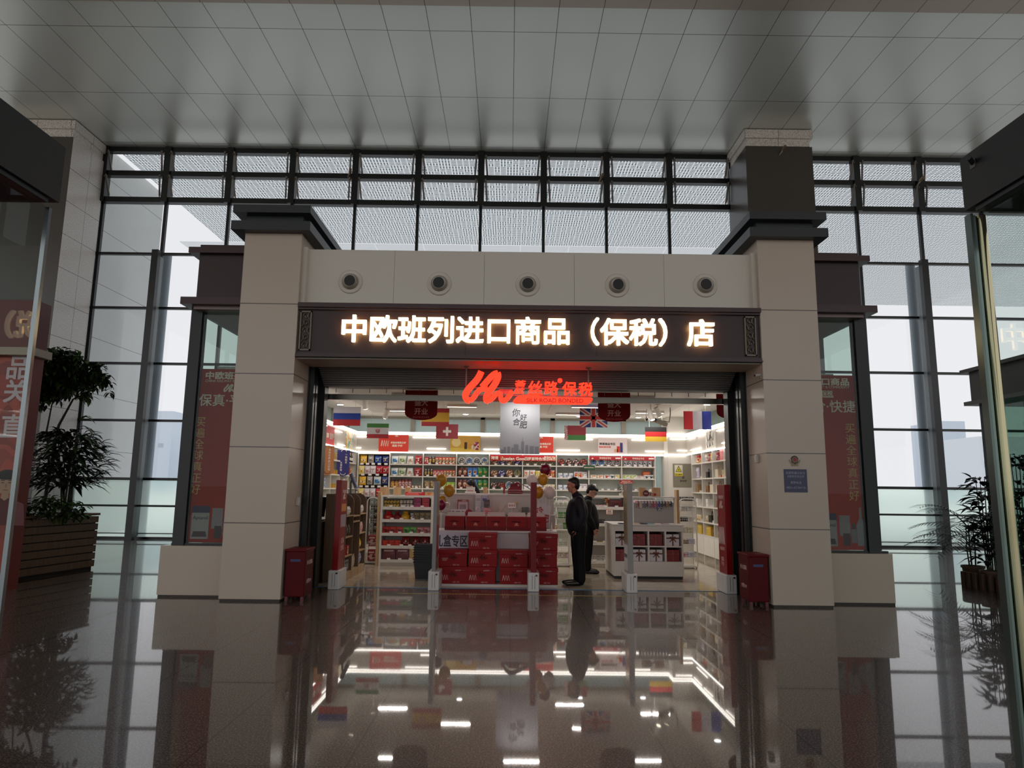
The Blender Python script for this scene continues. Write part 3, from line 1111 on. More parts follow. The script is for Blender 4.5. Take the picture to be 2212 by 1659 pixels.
for k in range(4):
    y0, y1 = RPY[k + 1], RPY[k]
    ym = (y0 + y1) / 2
    for a, c_ in ((y0 + 0.018, ym - 0.002), (ym + 0.002, y1 - 0.018)):
        MB().box(-0.004, 0.01, a, c_, 0.12, RZ[-1] - 0.032).build('door', WHITE, t)
    MB().box(0.06, 0.34, y0 + 0.016, y1 - 0.016, 0.0, 0.1).build('plinth', mat('b9b4ac', 0.5), t)
CELLZ = [zlo - 0.03] + RZ

LPY = [atx(716, 1000, XL).y, atx(736, 1000, XL).y, atx(754, 1000, XL).y, atx(771, 1000, XL).y]
LPY = [LPY[0] - 1.0] + LPY
LZ = [atx(736, 995, XL).z, atx(736, 1025, XL).z, atx(736, 1054, XL).z, atx(736, 1084, XL).z, 0.6, 0.25]
t = thing('wall_shelf', 'white side wall shelving behind the orange and navy banners', 'shelf', (XL, 0, 0))
for y in LPY:
    MB().box(-0.35, 0, y - 0.015, y + 0.015, 0, zlo - 0.02).build('upright', SHW, t)
for j, z in enumerate(LZ):
    for k in range(4):
        MB().box(-0.35, 0, LPY[k] + 0.016, LPY[k + 1] - 0.016, z - 0.03, z).build('shelf', SHW, t)
MB().box(-0.355, -0.34, LPY[0], LPY[-1], 0.1, zlo - 0.02).build('back_panel', mat('d4dad6', 0.6), t)
MB().box(-0.33, -0.05, LPY[0], LPY[-1], 0.0, 0.1).build('plinth', SHW, t)

# ================================================================== posters and hangings in the shop
POST_RED = mat('e8402c', 0.45, name='poster_red')
CREAM = mat('fff3e2', 0.5)
INK = mat('221f20', 0.5)


def squiggle(x0, x1, z0, z1, n, y, w=0.012, depth=0.004, power=1):
    """The zigzag sound-wave mark: n tall rounded peaks."""
    b = MB()
    pts = []
    m = int(n * 12)
    for k in range(m + 1):
        f = k / m
        pts.append((x0 + (x1 - x0) * f + 0.0, y, (z0 + z1) / 2 + (z1 - z0) / 2 * math.sin(f * n * 2 * PI - PI / 2)))
    b.tube(pts, w, 5, flat=0.4)
    return b


def board(name, label, cat, px0, px1, py0, py1, Y, m, th=0.012, group=None):
    """Flat rectangular board facing the camera, seen at the given pixels on plane Y; returns (empty, w, h)."""
    pc = at((px0 + px1) / 2, (py0 + py1) / 2, Y)
    w = (px1 - px0) / FPX * Y * 1.0
    h = (py1 - py0) / FPX * Y * 1.012
    t = thing(name, label, cat, pc, group=group)
    MB().box(-w / 2, w / 2, 0, th, -h / 2, h / 2).build('panel', m, t)
    return t, w, h


def logo(m, par, loc, w, depth=0.01, face='front', name='emblem'):
    """The ribbon emblem: three leaning loops, w wide, facing the viewer."""
    strokes = [([(405, 168), (372, 250), (318, 325), (240, 405), (185, 480), (168, 545), (190, 600), (240, 612)], 46, 0.25),
               ([(240, 612), (295, 575), (330, 510), (370, 450), (430, 425), (500, 430)], 36, 0.1),
               ([(420, 400), (480, 330), (545, 250), (605, 195), (655, 190)], 44, 0.0),
               ([(650, 190), (668, 225), (645, 300), (590, 390), (530, 470), (485, 545), (480, 600), (525, 612)], 46, 0.3),
               ([(520, 612), (575, 580), (615, 525), (650, 488), (690, 490)], 34, 0.12),
               ([(680, 490), (702, 530), (705, 585), (735, 614), (775, 600), (815, 555), (850, 505), (872, 462)], 36, 0.2)]
    s_ = w / (905 - 110)
    b = MB()
    for P0, hw0, lift in strokes:
        P2 = []
        for k in range(len(P0) - 1):
            for j in range(4):
                f = j / 4
                P2.append(Vector(((P0[k][0] * (1 - f) + P0[k + 1][0] * f - 507) * s_, -(P0[k][1] * (1 - f) + P0[k + 1][1] * f - 395) * s_)))
        P2.append(Vector(((P0[-1][0] - 507) * s_, -(P0[-1][1] - 395) * s_)))
        for q in range(5):
            P2 = [P2[0]] + [(P2[k - 1] + P2[k] * 2 + P2[k + 1]) / 4 for k in range(1, len(P2) - 1)] + [P2[-1]]
        L = len(P2)
        vs = []
        for k, p in enumerate(P2):
            d = (P2[min(k + 1, L - 1)] - P2[max(k - 1, 0)]).normalized()
            nn = Vector((-d.y, d.x))
            hw = hw0 * s_
            for sg, dp in ((-1, 0), (1, 0), (1, 1), (-1, 1)):
                q = p + nn * hw * sg
                vs.append((q.x, -dp * depth * (1 + lift), q.y))
        fs = []
        for k in range(L - 1):
            a = k * 4
            for j in range(4):
                fs.append((a + j, a + (j + 1) % 4, a + 4 + (j + 1) % 4, a + 4 + j))
        fs += [(0, 1, 2, 3), (L * 4 - 1, L * 4 - 2, L * 4 - 3, L * 4 - 4)]
        b.add(vs, fs)
    return b.build(name, m, par, loc, FACE[face])


for px0, px1, lb in ((818.5, 882, 'bright red poster with white wave mark under the Iranian flag'), (1139, 1195, 'bright red poster half hidden behind the grey scroll')):
    t, w, h = board('wall_poster', lb, 'poster', px0 if px0 < 900 else 1132, px1, 938.5 if px0 < 900 else 942, 975 if px0 < 900 else 977, YB - 0.045, POST_RED)
    squiggle(-w * 0.42, -w * 0.16, -h * 0.2, h * 0.14, 3.5, -0.004, 0.014).build('wave_mark', CREAM, t)
    text('买遍全球真正好', CREAM, t, (w * 0.16, -0.001, h * 0.02), w=w * 0.52, bold=0.03)
    text('保真·平价', CREAM, t, (w * 0.13, -0.001, -h * 0.16), w=w * 0.36, bold=0.03)
    logo(CREAM, t, (w * 0.1, -0.001, h * 0.42), 0.09, 0.002)
t, w, h = board('wall_poster', 'yellow food poster with jars beside the Swiss flag', 'poster', 973, 1037, 940, 975, YB - 0.045, mat('e3b04a', 0.45))
MB().box(-w / 2, w / 2, -0.003, 0, -h / 2, -h * 0.28).build('ground_band', mat('f0d25a', 0.45), t)
MB().lathe([(0.12, -0.004), (0.12, 0.0)], (-w * 0.3, 0, h * 0.05), axis='y', n=24).build('sun_disc', mat('f7df9a', 0.5), t)
b = MB()
for x, ww, hh, mi in ((-0.02, 0.07, 0.18, 0), (0.08, 0.09, 0.14, 1), (0.17, 0.07, 0.1, 2)):
    b.box(x, x + ww, -0.006, -0.0035, -h * 0.35, -h * 0.35 + hh, mi)
b.box(0.23, 0.36, -0.006, -0.0035, -h * 0.4, h * 0.08, 3)
b.build('printed_jars', [mat('4a3020'), mat('e9a63a'), mat('efe3c4'), print_mat(('8d1f3e', 'c2487a', 'f2d9c4'), 14)], t)
t, w, h = board('wall_poster', 'pale pink poster about cross border goods beside the German flag', 'poster', 1292, 1355, 945.5, 979.5, YB - 0.045, mat('f3e3e3', 0.45))
text('跨境商品专区', INK, t, (-w * 0.18, -0.001, h * 0.1), w=w * 0.55, bold=0.02)
MB().box(-w * 0.46, -w * 0.07, -0.004, 0, -h * 0.14, -h * 0.05).build('red_strip', mat('d2302c'), t)
text('进口直采 品质保证', CREAM, t, (-w * 0.265, -0.004, -h * 0.095), w=w * 0.34)
b = MB()
for x, z, ww, hh, mi in ((0.05, -0.42, 0.12, 0.2, 0), (0.14, -0.42, 0.1, 0.38, 1), (0.25, -0.42, 0.09, 0.6, 2), (0.38, -0.42, 0.08, 0.5, 3)):
    b.box(x * w, (x + ww) * w, -0.005, 0, z * h, (z + hh) * h, mi)
b.build('printed_goods', [mat('e8b48c'), mat('d8452c'), mat('3c3a78'), mat('efeef2')], t)

# side wall posters (planes x = const)


def side_board(name, label, px0, px1, py0, py1, face):
    xs_ = XL + 0.012 if face == 'right' else XR - 0.012
    a, c_ = atx(px0, (py0 + py1) / 2, xs_), atx(px1, (py0 + py1) / 2, xs_)
    m_ = atx((px0 + px1) / 2, (py0 + py1) / 2, xs_)
    zz0, zz1 = atx((px0 + px1) / 2, py1, xs_).z, atx((px0 + px1) / 2, py0, xs_).z
    t = thing(name, label, 'poster', (xs_, (a.y + c_.y) / 2, (zz0 + zz1) / 2), FACE[face])
    return t, abs(a.y - c_.y), zz1 - zz0


t, w, h = side_board('wall_poster', 'red poster on the side wall nearest the entrance, over the orange banner', 704, 722.5, 921, 960, 'right')
MB().box(-w / 2, w / 2, 0, 0.012, -h / 2, h / 2).build('panel', mat('d8343a', 0.45), t)
MB().box(-w * 0.42, -w * 0.18, -0.003, 0, -h * 0.16, h * 0.1).build('white_block', CREAM, t)
text('保税商品', CREAM, t, (w * 0.16, -0.001, h * 0.03), w=w * 0.5, bold=0.02)
text('保真 平价', CREAM, t, (w * 0.12, -0.001, -h * 0.14), w=w * 0.36, bold=0.02)
t, w, h = side_board('wall_poster', 'yellow and white poster in the corner over the navy banner', 748, 763, 932, 970, 'right')
MB().box(-w / 2, w / 2, 0, 0.012, -h / 2, h / 2).build('panel', print_mat(('e0a53c', 'f1d47e', 'f6efe0', '7fb8a4'), 5), t)
t, w, h = side_board('wall_poster', 'white poster with an ink drawing over the cube shelving', 1524, 1545, 929, 970, 'left')
MB().box(-w / 2, w / 2, 0, 0.012, -h / 2, h / 2).build('panel', mat('efece4', 0.5), t)
b = MB()
for q in range(9):
    a0 = random.uniform(-0.35, 0.3) * w
    c0 = random.uniform(-0.42, 0.1) * h
    b.tube([(a0, -0.002, c0), (a0 + random.uniform(-0.06, 0.06), -0.002, c0 + 0.1), (a0 + random.uniform(-0.1, 0.12), -0.002, c0 + 0.2)], [0.014, 0.008, 0.003], 5, flat=0.3)
b.build('ink_strokes', mat('3c3a38', 0.6), t)

# hanging vertical banners on the side shelving
for px, py0, py1, w_, m_, lb, ch in ((710, 963, 1027, 0.3, mat('c07f4c', 0.5), 'orange vertical banner with white characters hanging from the side shelving', '寻味世界进口好物'),
                                     (743, 972, 1029, 0.34, mat('1d1c6e', 0.5), 'navy vertical banner with white characters hanging from the side shelving', '全球好物一站购齐')):
    xs_ = XL + 0.06
    a, c_ = atx(px, py0, xs_), atx(px, py1, xs_)
    h = a.z - c_.z
    t = thing('shelf_banner', lb, 'banner', (xs_, a.y, (a.z + c_.z) / 2), PI / 4)
    pts = [(-w_ / 2, 0, h / 2), (-w_ / 2, 0, -h / 2 + 0.06), (-w_ / 4, 0, -h / 2 + 0.015), (0, 0, -h / 2), (w_ / 4, 0, -h / 2 + 0.015), (w_ / 2, 0, -h / 2 + 0.06), (w_ / 2, 0, h / 2)]
    MB().prism(pts, (0, 0.006, 0)).build('cloth', m_, t)
    text('\n'.join(ch[:4]), CREAM, t, (-0.06 if px > 720 else 0.03, -0.001, -0.08 if px > 720 else h * 0.22), h=h * 0.36)
    text('\n'.join(ch[4:]), CREAM, t, (0.07 if px > 720 else 0.03, -0.001, 0.1 if px > 720 else -h * 0.16), h=h * 0.36)
    for zz, sg in ((h * 0.43, 1), (-h * 0.37, -1)):
        b = MB()
        b.tube([(0.07 * math.cos(q), -0.003, zz + sg * 0.05 * math.sin(q)) for q in [PI * j / 8 for j in range(9)]], 0.006, 5)
        b.build('arc_mark', CREAM if px > 720 else mat('5a3a1e'), t)

# flags hang from the ceiling on two threads
FW1, FW2 = 15.0, 16.6


def flag(px0, px1, py0, py1, Y, label, paint, dim=None):
    pc = at((px0 + px1) / 2, (py0 + py1) / 2, Y)
    w, h = (px1 - px0) / FPX * Y, (py1 - py0) / FPX * Y * 1.012
    t = thing('hanging_flag', label, 'flag', pc, group='national flags hanging from the shop ceiling')
    b = MB()
    mats = paint(b, w, h)
    b.build('cloth', mats, t)
    b = MB()
    for sx in (-0.3, 0.3):
        b.cyl((w * sx, 0, h / 2), (w * sx, 0, ZSH - pc.z - 0.001), 0.003, n=5)
    b.build('thread', mat('cfcac0', 0.6), t)
    return t, w, h


def bands(cols, vert=False):
    def f(b, w, h):
        tot = sum(c[1] for c in cols)
        p = 0
        for k, (c, q) in enumerate(cols):
            if vert:
                b.box(-w / 2 + w * p / tot, -w / 2 + w * (p + q) / tot, -0.003, 0.003, -h / 2, h / 2, k)
            else:
                b.box(-w / 2, w / 2, -0.003, 0.003, h / 2 - h * (p + q) / tot, h / 2 - h * p / tot, k)
            p += q
        return [mat(c, 0.6) for c, q in cols]
    return f


flag(720, 779, 879, 919.5, FW1, 'Russian flag of white, blue and red bands hanging near the entrance corner', bands((('d9d6e0', 1), ('2344a4', 1), ('c0262c', 1))))
t, w, h = flag(792.5, 839.5, 915, 946.5, FW2, 'Iranian flag with green, white and red bands and small red emblem', bands((('3c7c3c', 1), ('c9c8cc', 1.6), ('a82b34', 1))))
b = MB()
b.tube([(0, -0.005, 0.05), (0, -0.005, -0.05)], 0.006, 5)
for sx in (-1, 1):
    b.tube([(sx * 0.012, -0.005, -0.05), (sx * 0.03, -0.005, -0.01), (sx * 0.026, -0.005, 0.035)], 0.005, 5)
    b.tube([(sx * 0.03, -0.005, -0.045), (sx * 0.05, -0.005, 0.0), (sx * 0.04, -0.005, 0.04)], 0.004, 5)
b.build('emblem', mat('b3313a', 0.6), t)
t, w, h = flag(911, 970.5, 882, 920.5, FW1, 'Spanish flag in red and yellow hanging behind the red fan banner', bands((('a92329', 1), ('d6a52c', 2.2), ('a92329', 1))))
b = MB()
b.prism([(-0.035, -0.006, 0.03), (-0.035, -0.006, -0.02), (0, -0.006, -0.05), (0.035, -0.006, -0.02), (0.035, -0.006, 0.03)], (0, 0.003, 0), 0)
b.box(-0.058, -0.046, -0.006, -0.003, -0.05, 0.04, 1)
b.box(0.046, 0.058, -0.006, -0.003, -0.05, 0.04, 1)
b.ell((0, -0.004, 0.042), (0.026, 0.003, 0.016), 10, 6, 0)
o = b.build('coat_of_arms', [mat('a3333c', 0.6), mat('cdb9a8', 0.6)], t)
o.location.x = -w * 0.17
t, w, h = flag(942, 989.5, 916.5, 947.5, FW2, 'dark red Swiss flag with a white cross', bands((('8a2a33', 1),)))
b = MB().box(-0.028, 0.028, -0.006, -0.003, -0.11, 0.11)
b.box(-0.1, -0.028, -0.006, -0.003, -0.03, 0.03).box(0.028, 0.1, -0.006, -0.003, -0.03, 0.03)
b.build('cross', mat('c9c4c0', 0.6), t)


def jack(b, w, h):
    b.box(-w / 2, w / 2, -0.003, 0.003, -h / 2, h / 2, 0)
    th = math.atan2(h, w)
    L = math.hypot(w, h)
    e = 0.0

    def band(p, q, hw, y, mi):
        p, q = Vector(p), Vector(q)
        d = (q - p).normalized()
        n_ = Vector((-d.y, d.x)) * hw
        poly = [p + n_, p - n_, q - n_, q + n_]
        for (ax, lim, sg) in ((0, w / 2, 1), (0, -w / 2, -1), (1, h / 2, 1), (1, -h / 2, -1)):
            out = []
            for k in range(len(poly)):
                a, c_ = poly[k], poly[(k + 1) % len(poly)]
                ia, ic = (a[ax] - lim) * sg <= 1e-9, (c_[ax] - lim) * sg <= 1e-9
                if ia:
                    out.append(a)
                if ia != ic:
                    f = (lim - a[ax]) / (c_[ax] - a[ax])
                    out.append(a + (c_ - a) * f)
            poly = out
        b.prism([(v.x, y, v.y) for v in poly], (0, 0.001, 0), mi)
    W2, H2 = w * 0.55, h * 0.55
    band((-W2, -H2), (W2, H2), h * 0.11, -0.0045, 1)
    band((-W2, H2), (W2, -H2), h * 0.11, -0.0045, 1)
    band((-W2, -H2), (W2, H2), h * 0.038, -0.006, 2)
    band((-W2, H2), (W2, -H2), h * 0.038, -0.006, 2)
    b.box(-w / 2, w / 2, -0.0075, -0.006, -h * 0.15, h * 0.15, 1)
    b.box(-h * 0.15, h * 0.15, -0.0075, -0.006, -h / 2, h / 2, 1)
    b.box(-w / 2, w / 2, -0.009, -0.0075, -h * 0.09, h * 0.09, 2)
    b.box(-h * 0.09, h * 0.09, -0.009, -0.0075, -h / 2, h / 2, 2)
    return [mat('2b2a78', 0.6), mat('cfc7c4', 0.6), mat('c4352f', 0.6)]


flag(1252, 1312, 882.5, 923, FW1, 'British union flag partly covered by a red fan banner', jack)


def bel(b, w, h):
    b.box(-w * 0.35, w / 2, -0.003, 0.003, -h * 0.15, h / 2, 0)
    b.box(-w * 0.35, w / 2, -0.003, 0.003, -h / 2, -h * 0.15, 1)
    b.box(-w / 2, -w * 0.35, -0.003, 0.003, -h / 2, h / 2, 2)
    return [mat('8d1f29', 0.6), mat('3b7a37', 0.6), print_mat(('8d1f29', 'd8c4c0'), 60)]


flag(1219, 1265.5, 919.5, 950.5, FW2, 'Belarusian flag in red and green with an ornament strip', bel)
flag(1393.5, 1440, 922.5, 953.5, FW2, 'German flag of black, red and gold bands', bands((('141214', 1), ('b01c20', 1), ('c9a32c', 1))))
flag(1476.5, 1536.5, 888.5, 927.5, FW1, 'French tricolour flag hanging near the cube shelving, red side to the bulk of the shop', bands((('d8333c', 1), ('d3ccd6', 1), ('24328c', 1)), True))

# red fan shaped opening banners
for px, py, lb in ((909, 907.5, 'red fan shaped opening banner in front of the Spanish flag'), (1327, 911.5, 'red fan shaped opening banner in front of the British flag'), (1584, 906, 'red fan shaped opening banner cut by the entrance frame')):
    Y_ = 12.7
    pc = at(px, py, Y_)
    w = 70.5 / FPX * Y_
    t = thing('fan_banner', lb, 'banner', pc, group='red opening banners under the entrance ceiling')
    zt = ZSH - pc.z - 0.09
    zs = 0.14
    pts = [(-w / 2, 0, zt), (-w / 2, 0, zs)] + [(-w / 2 * math.cos(q), 0, zs - zs * math.sin(q) ** 0.9) for q in [PI * j / 12 for j in range(1, 12)]] + [(w / 2, 0, zs), (w / 2, 0, zt)]
    MB().prism(pts, (0, 0.008, 0)).build('card', mat('7a0e14', 0.6, spec=0.2), t)
    text('开业', mat('d5b8a8', 0.5), t, (0, -0.001, 0.165), h=0.12, bold=0.01)
    text('盛大', mat('d5b8a8', 0.5), t, (0, -0.001, 0.33), h=0.12, bold=0.01)
    text('精品好物 等你来购', mat('b05a52', 0.5), t, (0, -0.001, 0.055), w=w * 0.5)
    b = MB()
    for sx in (-0.35, 0.35):
        b.cyl((w * sx, 0.004, zt), (w * sx, 0.004, ZSH - pc.z - 0.001), 0.003, n=5)
    b.build('thread', mat('cfcac0', 0.6), t)

# grey scroll
Y_ = 14.0
p0, p1 = at(1080, 870, Y_), at(1165, 981, Y_)
t = thing('hanging_scroll', 'tall grey scroll with black brush characters and a city skyline under the glowing logo', 'banner', (at(1122.5, 981, Y_)))
w, h = 86 / FPX * Y_, ZSH - t.location.z - 0.1
MB().box(-w / 2, w / 2, 0, 0.006, 0, h).build('cloth', mat('8f9198', 0.6), t)
k_ = Y_ / FPX
for ch, px, py, hh in (('你', 1114, 892, 17), ('好', 1130, 902, 14), ('合', 1115, 912, 15), ('肥', 1130, 918, 15)):
    text(ch, mat('2f3036', 0.6), t, ((px - 1122.5) * k_, -0.001, (981 - py) * k_ * 1.01), h=hh * k_, slant=0.12, bold=0.008)
b = MB()
SK = mat('6e7078', 0.6)
for x, ww, hh in ((-0.38, 0.05, 0.09), (-0.33, 0.05, 0.14), (-0.255, 0.06, 0.15), (-0.17, 0.04, 0.13), (-0.125, 0.1, 0.2), (-0.02, 0.04, 0.09), (0.03, 0.06, 0.26), (0.115, 0.06, 0.19), (0.2, 0.09, 0.17), (0.31, 0.08, 0.16)):
    b.box(x, x + ww, -0.003, 0, 0.005, hh)
b.prism([(-0.08, -0.003, 0.2), (-0.075, -0.003, 0.27), (-0.07, -0.003, 0.2)], (0, 0.003, 0))
b.prism([(0.05, -0.003, 0.26), (0.06, -0.003, 0.36), (0.07, -0.003, 0.26)], (0, 0.003, 0))
b.build('skyline', SK, t)
b = MB().cyl((-w / 2 - 0.01, 0.003, h + 0.004), (w / 2 + 0.01, 0.003, h + 0.004), 0.012, n=8)
b.cyl((-w * 0.4, 0.003, h), (-w * 0.4, 0.003, ZSH - t.location.z - 0.001), 0.004, n=5)
b.cyl((w * 0.4, 0.003, h), (w * 0.4, 0.003, ZSH - t.location.z - 0.001), 0.004, n=5)
b.build('hanger', mat('a8a39a', 0.5), t)

# ---- glowing red logo hanging under the shop sign
LY = 10.35
GLOW = mat('ff2a0c', 0.35, emit=2.2, name='red_glow')
GLOWD = mat('c81c0a', 0.4, emit=0.55)
pc = at(1141, 838, LY)
t = thing('hanging_logo', 'glowing red ribbon logo sign with Chinese lettering hanging over the entrance', 'sign', pc)
kk = LY / FPX
logo(GLOW, t, ((1053 - 1141) * kk, 0.0, (838 - 837) * kk), 115 * kk, 0.06)
b = MB()
for j in range(5):
    b.box(-64 * kk + j * 0.008, -34 * kk, -0.01, 0.01, (-5 - j * 2.1) * kk, (-3.9 - j * 2.1) * kk)
b.build('ribbon_lines', GLOWD, t)
for ch, px, py, hh in (('荟', 1124, 830, 14), ('丝', 1156, 838, 30), ('路', 1191, 838, 30), ('保', 1231, 839, 30), ('税', 1266, 840, 30)):
    if ch == '荟':
        text('荟\n丝', GLOW, t, ((1122.5 - 1141) * kk, -0.0, (838 - 836.5) * kk), h=29 * kk, w=23 * kk, bold=0.012, ext=0.05, slant=0.15)
        continue
    text(ch, GLOW, t, ((px - 1141) * kk, 0.0, (838 - py) * kk), h=hh * kk, bold=0.014, ext=0.05)
text('®', GLOW, t, ((1210 - 1141) * kk, 0.0, (838 - 821.5) * kk), h=10 * kk, bold=0.03, ext=0.04)
b = MB()
o2 = lambda px, py: ((px - 1141) * kk, -0.05, (838 - py) * kk)
b.prism([o2(1108, 870), o2(1109, 866), o2(1117, 858), o2(1130, 854), o2(1163, 854), o2(1170, 857.5), o2(1278, 858.5), o2(1281, 861), o2(1279, 867), o2(1270, 873.5), o2(1160, 873.5), o2(1112, 873)], (0, 0.06, 0))
b.build('name_plate', GLOW, t)
text('SILK ROAD BONDED', mat('9c1206', 0.4, emit=0.3), t, ((1199 - 1141) * kk, -0.051, (838 - 866) * kk), w=123 * kk, bold=0.008, ext=0.004)
b = MB()
b.box(o2(1010, 0)[0], o2(1280, 0)[0], 0.012, 0.03, (838 - 856) * kk, (838 - 853) * kk)
b.box(o2(1010, 0)[0], o2(1275, 0)[0], 0.012, 0.03, (838 - 840) * kk, (838 - 837) * kk)
for px in (1005, 1273):
    b.cyl((o2(px, 0)[0], 0.022, (838 - 853) * kk), (o2(px, 0)[0], 0.022, 3.46 - pc.z), 0.014, n=8)
    b.box(o2(px, 0)[0] - 0.04, o2(px, 0)[0] + 0.04, 0.0, 0.045, 3.445 - pc.z, 3.46 - pc.z)
b.build('hanging_rod', mat('6f6863', 0.4, 0.5), t)
# ================================================================== goods
def g_box(w, d, h, cols, rough=0.35):
    """Carton: body, printed front, band and title block."""
    b = MB().box(-w / 2, w / 2, 0, d, 0, h, 0)
    b.box(-w * 0.46, w * 0.46, -0.002, -0.0003, h * 0.12, h * 0.62, 1)
    b.box(-w * 0.36, w * 0.36, -0.003, -0.0003, h * 0.7, h * 0.84, 2)
    return b.mesh('carton', [mat(cols[0], rough), print_mat(tuple(cols), 0.9 / w) if len(cols) > 2 else mat(cols[1], rough), mat(cols[-1], rough)])


def g_bag(w, d, h, cols, rough=0.28, taper=0.0):
    """Pillow bag: bulging body with flat crimped seals; lower part printed, upper plain."""
    b = MB()
    nx, nz = 7, 9
    fr, bk = [], []
    for j in range(nz + 1):
        v = j / nz
        for i in range(nx + 1):
            u = i / nx
            bulge = (math.sin(PI * min(max((v - 0.05) / 0.87, 0), 1)) ** 0.55) * (math.sin(PI * (0.06 + 0.88 * u)) ** 0.5)
            x = (u - 0.5) * w * (1 - 0.07 * math.sin(PI * v) - taper * v)
            zc_ = v * h
            fr.append((x, d / 2 - d / 2 * bulge - 0.001, zc_))
            bk.append((x, d / 2 + d / 2 * bulge + 0.001, zc_))
    n = nx + 1
    fs, ms = [], []
    for j in range(nz):
        for i in range(nx):
            a = j * n + i
            fs.append((a, a + 1, a + n + 1, a + n))
            ms.append(2 if j in (0, nz - 1) else (1 if (2 <= j <= 5 and 1 <= i <= 5) else 0))
    o = len(fr)
    for j in range(nz):
        for i in range(nx):
            a = o + j * n + i
            fs.append((a, a + n, a + n + 1, a + 1))
            ms.append(0)
    for j in range(nz):
        for i in (0, nx):
            a, c_ = j * n + i, o + j * n + i
            fs.append((a, a + n, c_ + n, c_) if i == 0 else (a, c_, c_ + n, a + n))
            ms.append(0)
    for i in range(nx):
        for j in (0, nz):
            a, c_ = j * n + i, o + j * n + i
            fs.append((a, c_, c_ + 1, a + 1) if j == 0 else (a, a + 1, c_ + 1, c_))
            ms.append(2)
    b.add(fr + bk, fs, ms)
    return b.mesh('pouch', [mat(cols[0], rough), print_mat(tuple(cols[1:]) if len(cols) > 3 else tuple(cols), 1.6 / w), mat(cols[-1], rough)], 60)


def g_tin(r, d, cols, rough=0.3):
    """Round biscuit tin standing on its rim, face to the aisle."""
    b = MB()
    b.lathe([(r * 0.84, 0.004, 1, 1), (r * 0.86, 0.0, 0), (r * 0.98, 0.0, 0), (r, 0.008, 2), (r, d, 2)], (0, 0, r), n=28, axis='y')
    b.lathe([(0.0, 0.0015, 1), (r * 0.85, 0.0035, 1)], (0, 0, r), n=28, axis='y')
    b.ell((0, 0.002, r * 0.9), (r * 0.34, 0.004, r * 0.45), 12, 8, 3)
    b.ell((0, 0.001, r * 1.42), (r * 0.2, 0.004, r * 0.2), 10, 6, 4)
    return b.mesh('tin', [mat(cols[0], rough), print_mat(tuple(cols[1:]), 1.2 / r), mat(cols[2], rough), print_mat(tuple(cols[1:])[::-1], 2.0 / r), mat(cols[-1], rough)], 40)


def g_jar(r, h, lid, body, label, lidh=0.18):
    b = MB().lathe([(r * 0.92, 0, 1), (r, h * 0.04, 1), (r, h * 0.16, 2), (r * 1.005, h * 0.17, 2), (r * 1.005, h * 0.66, 2), (r, h * 0.67, 1), (r * 0.98, h * (0.97 - lidh), 0), (r * 0.94, h * (1 - lidh), 0), (r * 0.94, h * 0.985, 0), (r * 0.88, h, 0)], n=16)
    return b.mesh('jar', [mat(lid, 0.4), mat(body, 0.25), print_mat(tuple(label), 1.2 / r)], 40)


def g_bottle(r, h, glass, label, capc):
    b = MB().lathe([(r * 0.9, 0, 0), (r, h * 0.02, 0), (r, h * 0.2, 1), (r * 1.01, h * 0.21, 1), (r * 1.01, h * 0.45, 1), (r, h * 0.46, 0), (r * 0.98, h * 0.58, 0), (r * 0.35, h * 0.74, 0), (r * 0.32, h * 0.86, 2), (r * 0.36, h * 0.87, 2), (r * 0.36, h * 0.99, 2), (r * 0.3, h, 2)], n=16)
    return b.mesh('bottle', [mat(glass, 0.12), mat(label, 0.5), mat(capc, 0.35)], 40)


def g_bun(w, d, h, cols):
    """Bag gathered at the neck with a bow."""
    b = MB()
    b.lathe([(w * 0.42, 0, 0), (w * 0.5, h * 0.08, 0), (w * 0.5, h * 0.4, 0), (w * 0.4, h * 0.6, 0), (w * 0.14, h * 0.72, 2), (w * 0.16, h * 0.76, 0), (w * 0.3, h * 0.95, 0), (w * 0.33, h, 0)], (0, 0, 0), n=16)
    b.ell((-w * 0.16, -w * 0.18, h * 0.74), (w * 0.14, w * 0.04, h * 0.07), 10, 6, 2)
    b.ell((w * 0.16, -w * 0.18, h * 0.74), (w * 0.14, w * 0.04, h * 0.07), 10, 6, 2)
    b.ell((0, -w * 0.42, h * 0.3), (w * 0.2, w * 0.1, h * 0.13), 10, 6, 1)
    vs = [(x, y * d / w + d / 2, z) for x, y, z in b.v]
    b.v = vs
    return b.mesh('gift_bag', [mat(cols[0], 0.3), print_mat(tuple(cols), 14), mat(cols[-1], 0.3)], 50)


G = {}


def D(key, me, desc, name, cat):
    G[key] = (me, desc, name, cat)


D('bag_y', g_bag(0.2, 0.09, 0.26, ('e5b52c', 'f0cd4a', 'a8322a', 'f4e6b0', 'e0a81e')), 'yellow snack bag', 'snack_bag', 'snack bag')
D('bag_gw', g_bag(0.17, 0.08, 0.24, ('a9a6a4', 'd8d0c4', '7a5c8a', '8a7d5a', 'b8b2ac')), 'grey and cream snack bag', 'snack_bag', 'snack bag')
D('bag_b', g_bag(0.2, 0.09, 0.25, ('2c55b4', '6d86c4', 'b9d27a', '23409c', '1f2f78')), 'bright blue snack bag', 'snack_bag', 'snack bag')
D('bag_n', g_bag(0.18, 0.08, 0.24, ('2b4390', '8d8f52', 'd7d2d8', '5b3a35', '1b2a66')), 'navy snack bag with speckled print', 'snack_bag', 'snack bag')
D('bag_cy', g_bag(0.17, 0.08, 0.27, ('ead98a', 'f3ecc8', 'c8452f', 'e9c46a', 'e8d784')), 'pale yellow snack bag with red foot', 'snack_bag', 'snack bag')
D('bag_w', g_bag(0.17, 0.08, 0.26, ('d8d2d6', 'ece6ea', 'd4683e', 'b9a7b6', 'cfc8ce')), 'white snack bag with orange foot', 'snack_bag', 'snack bag')
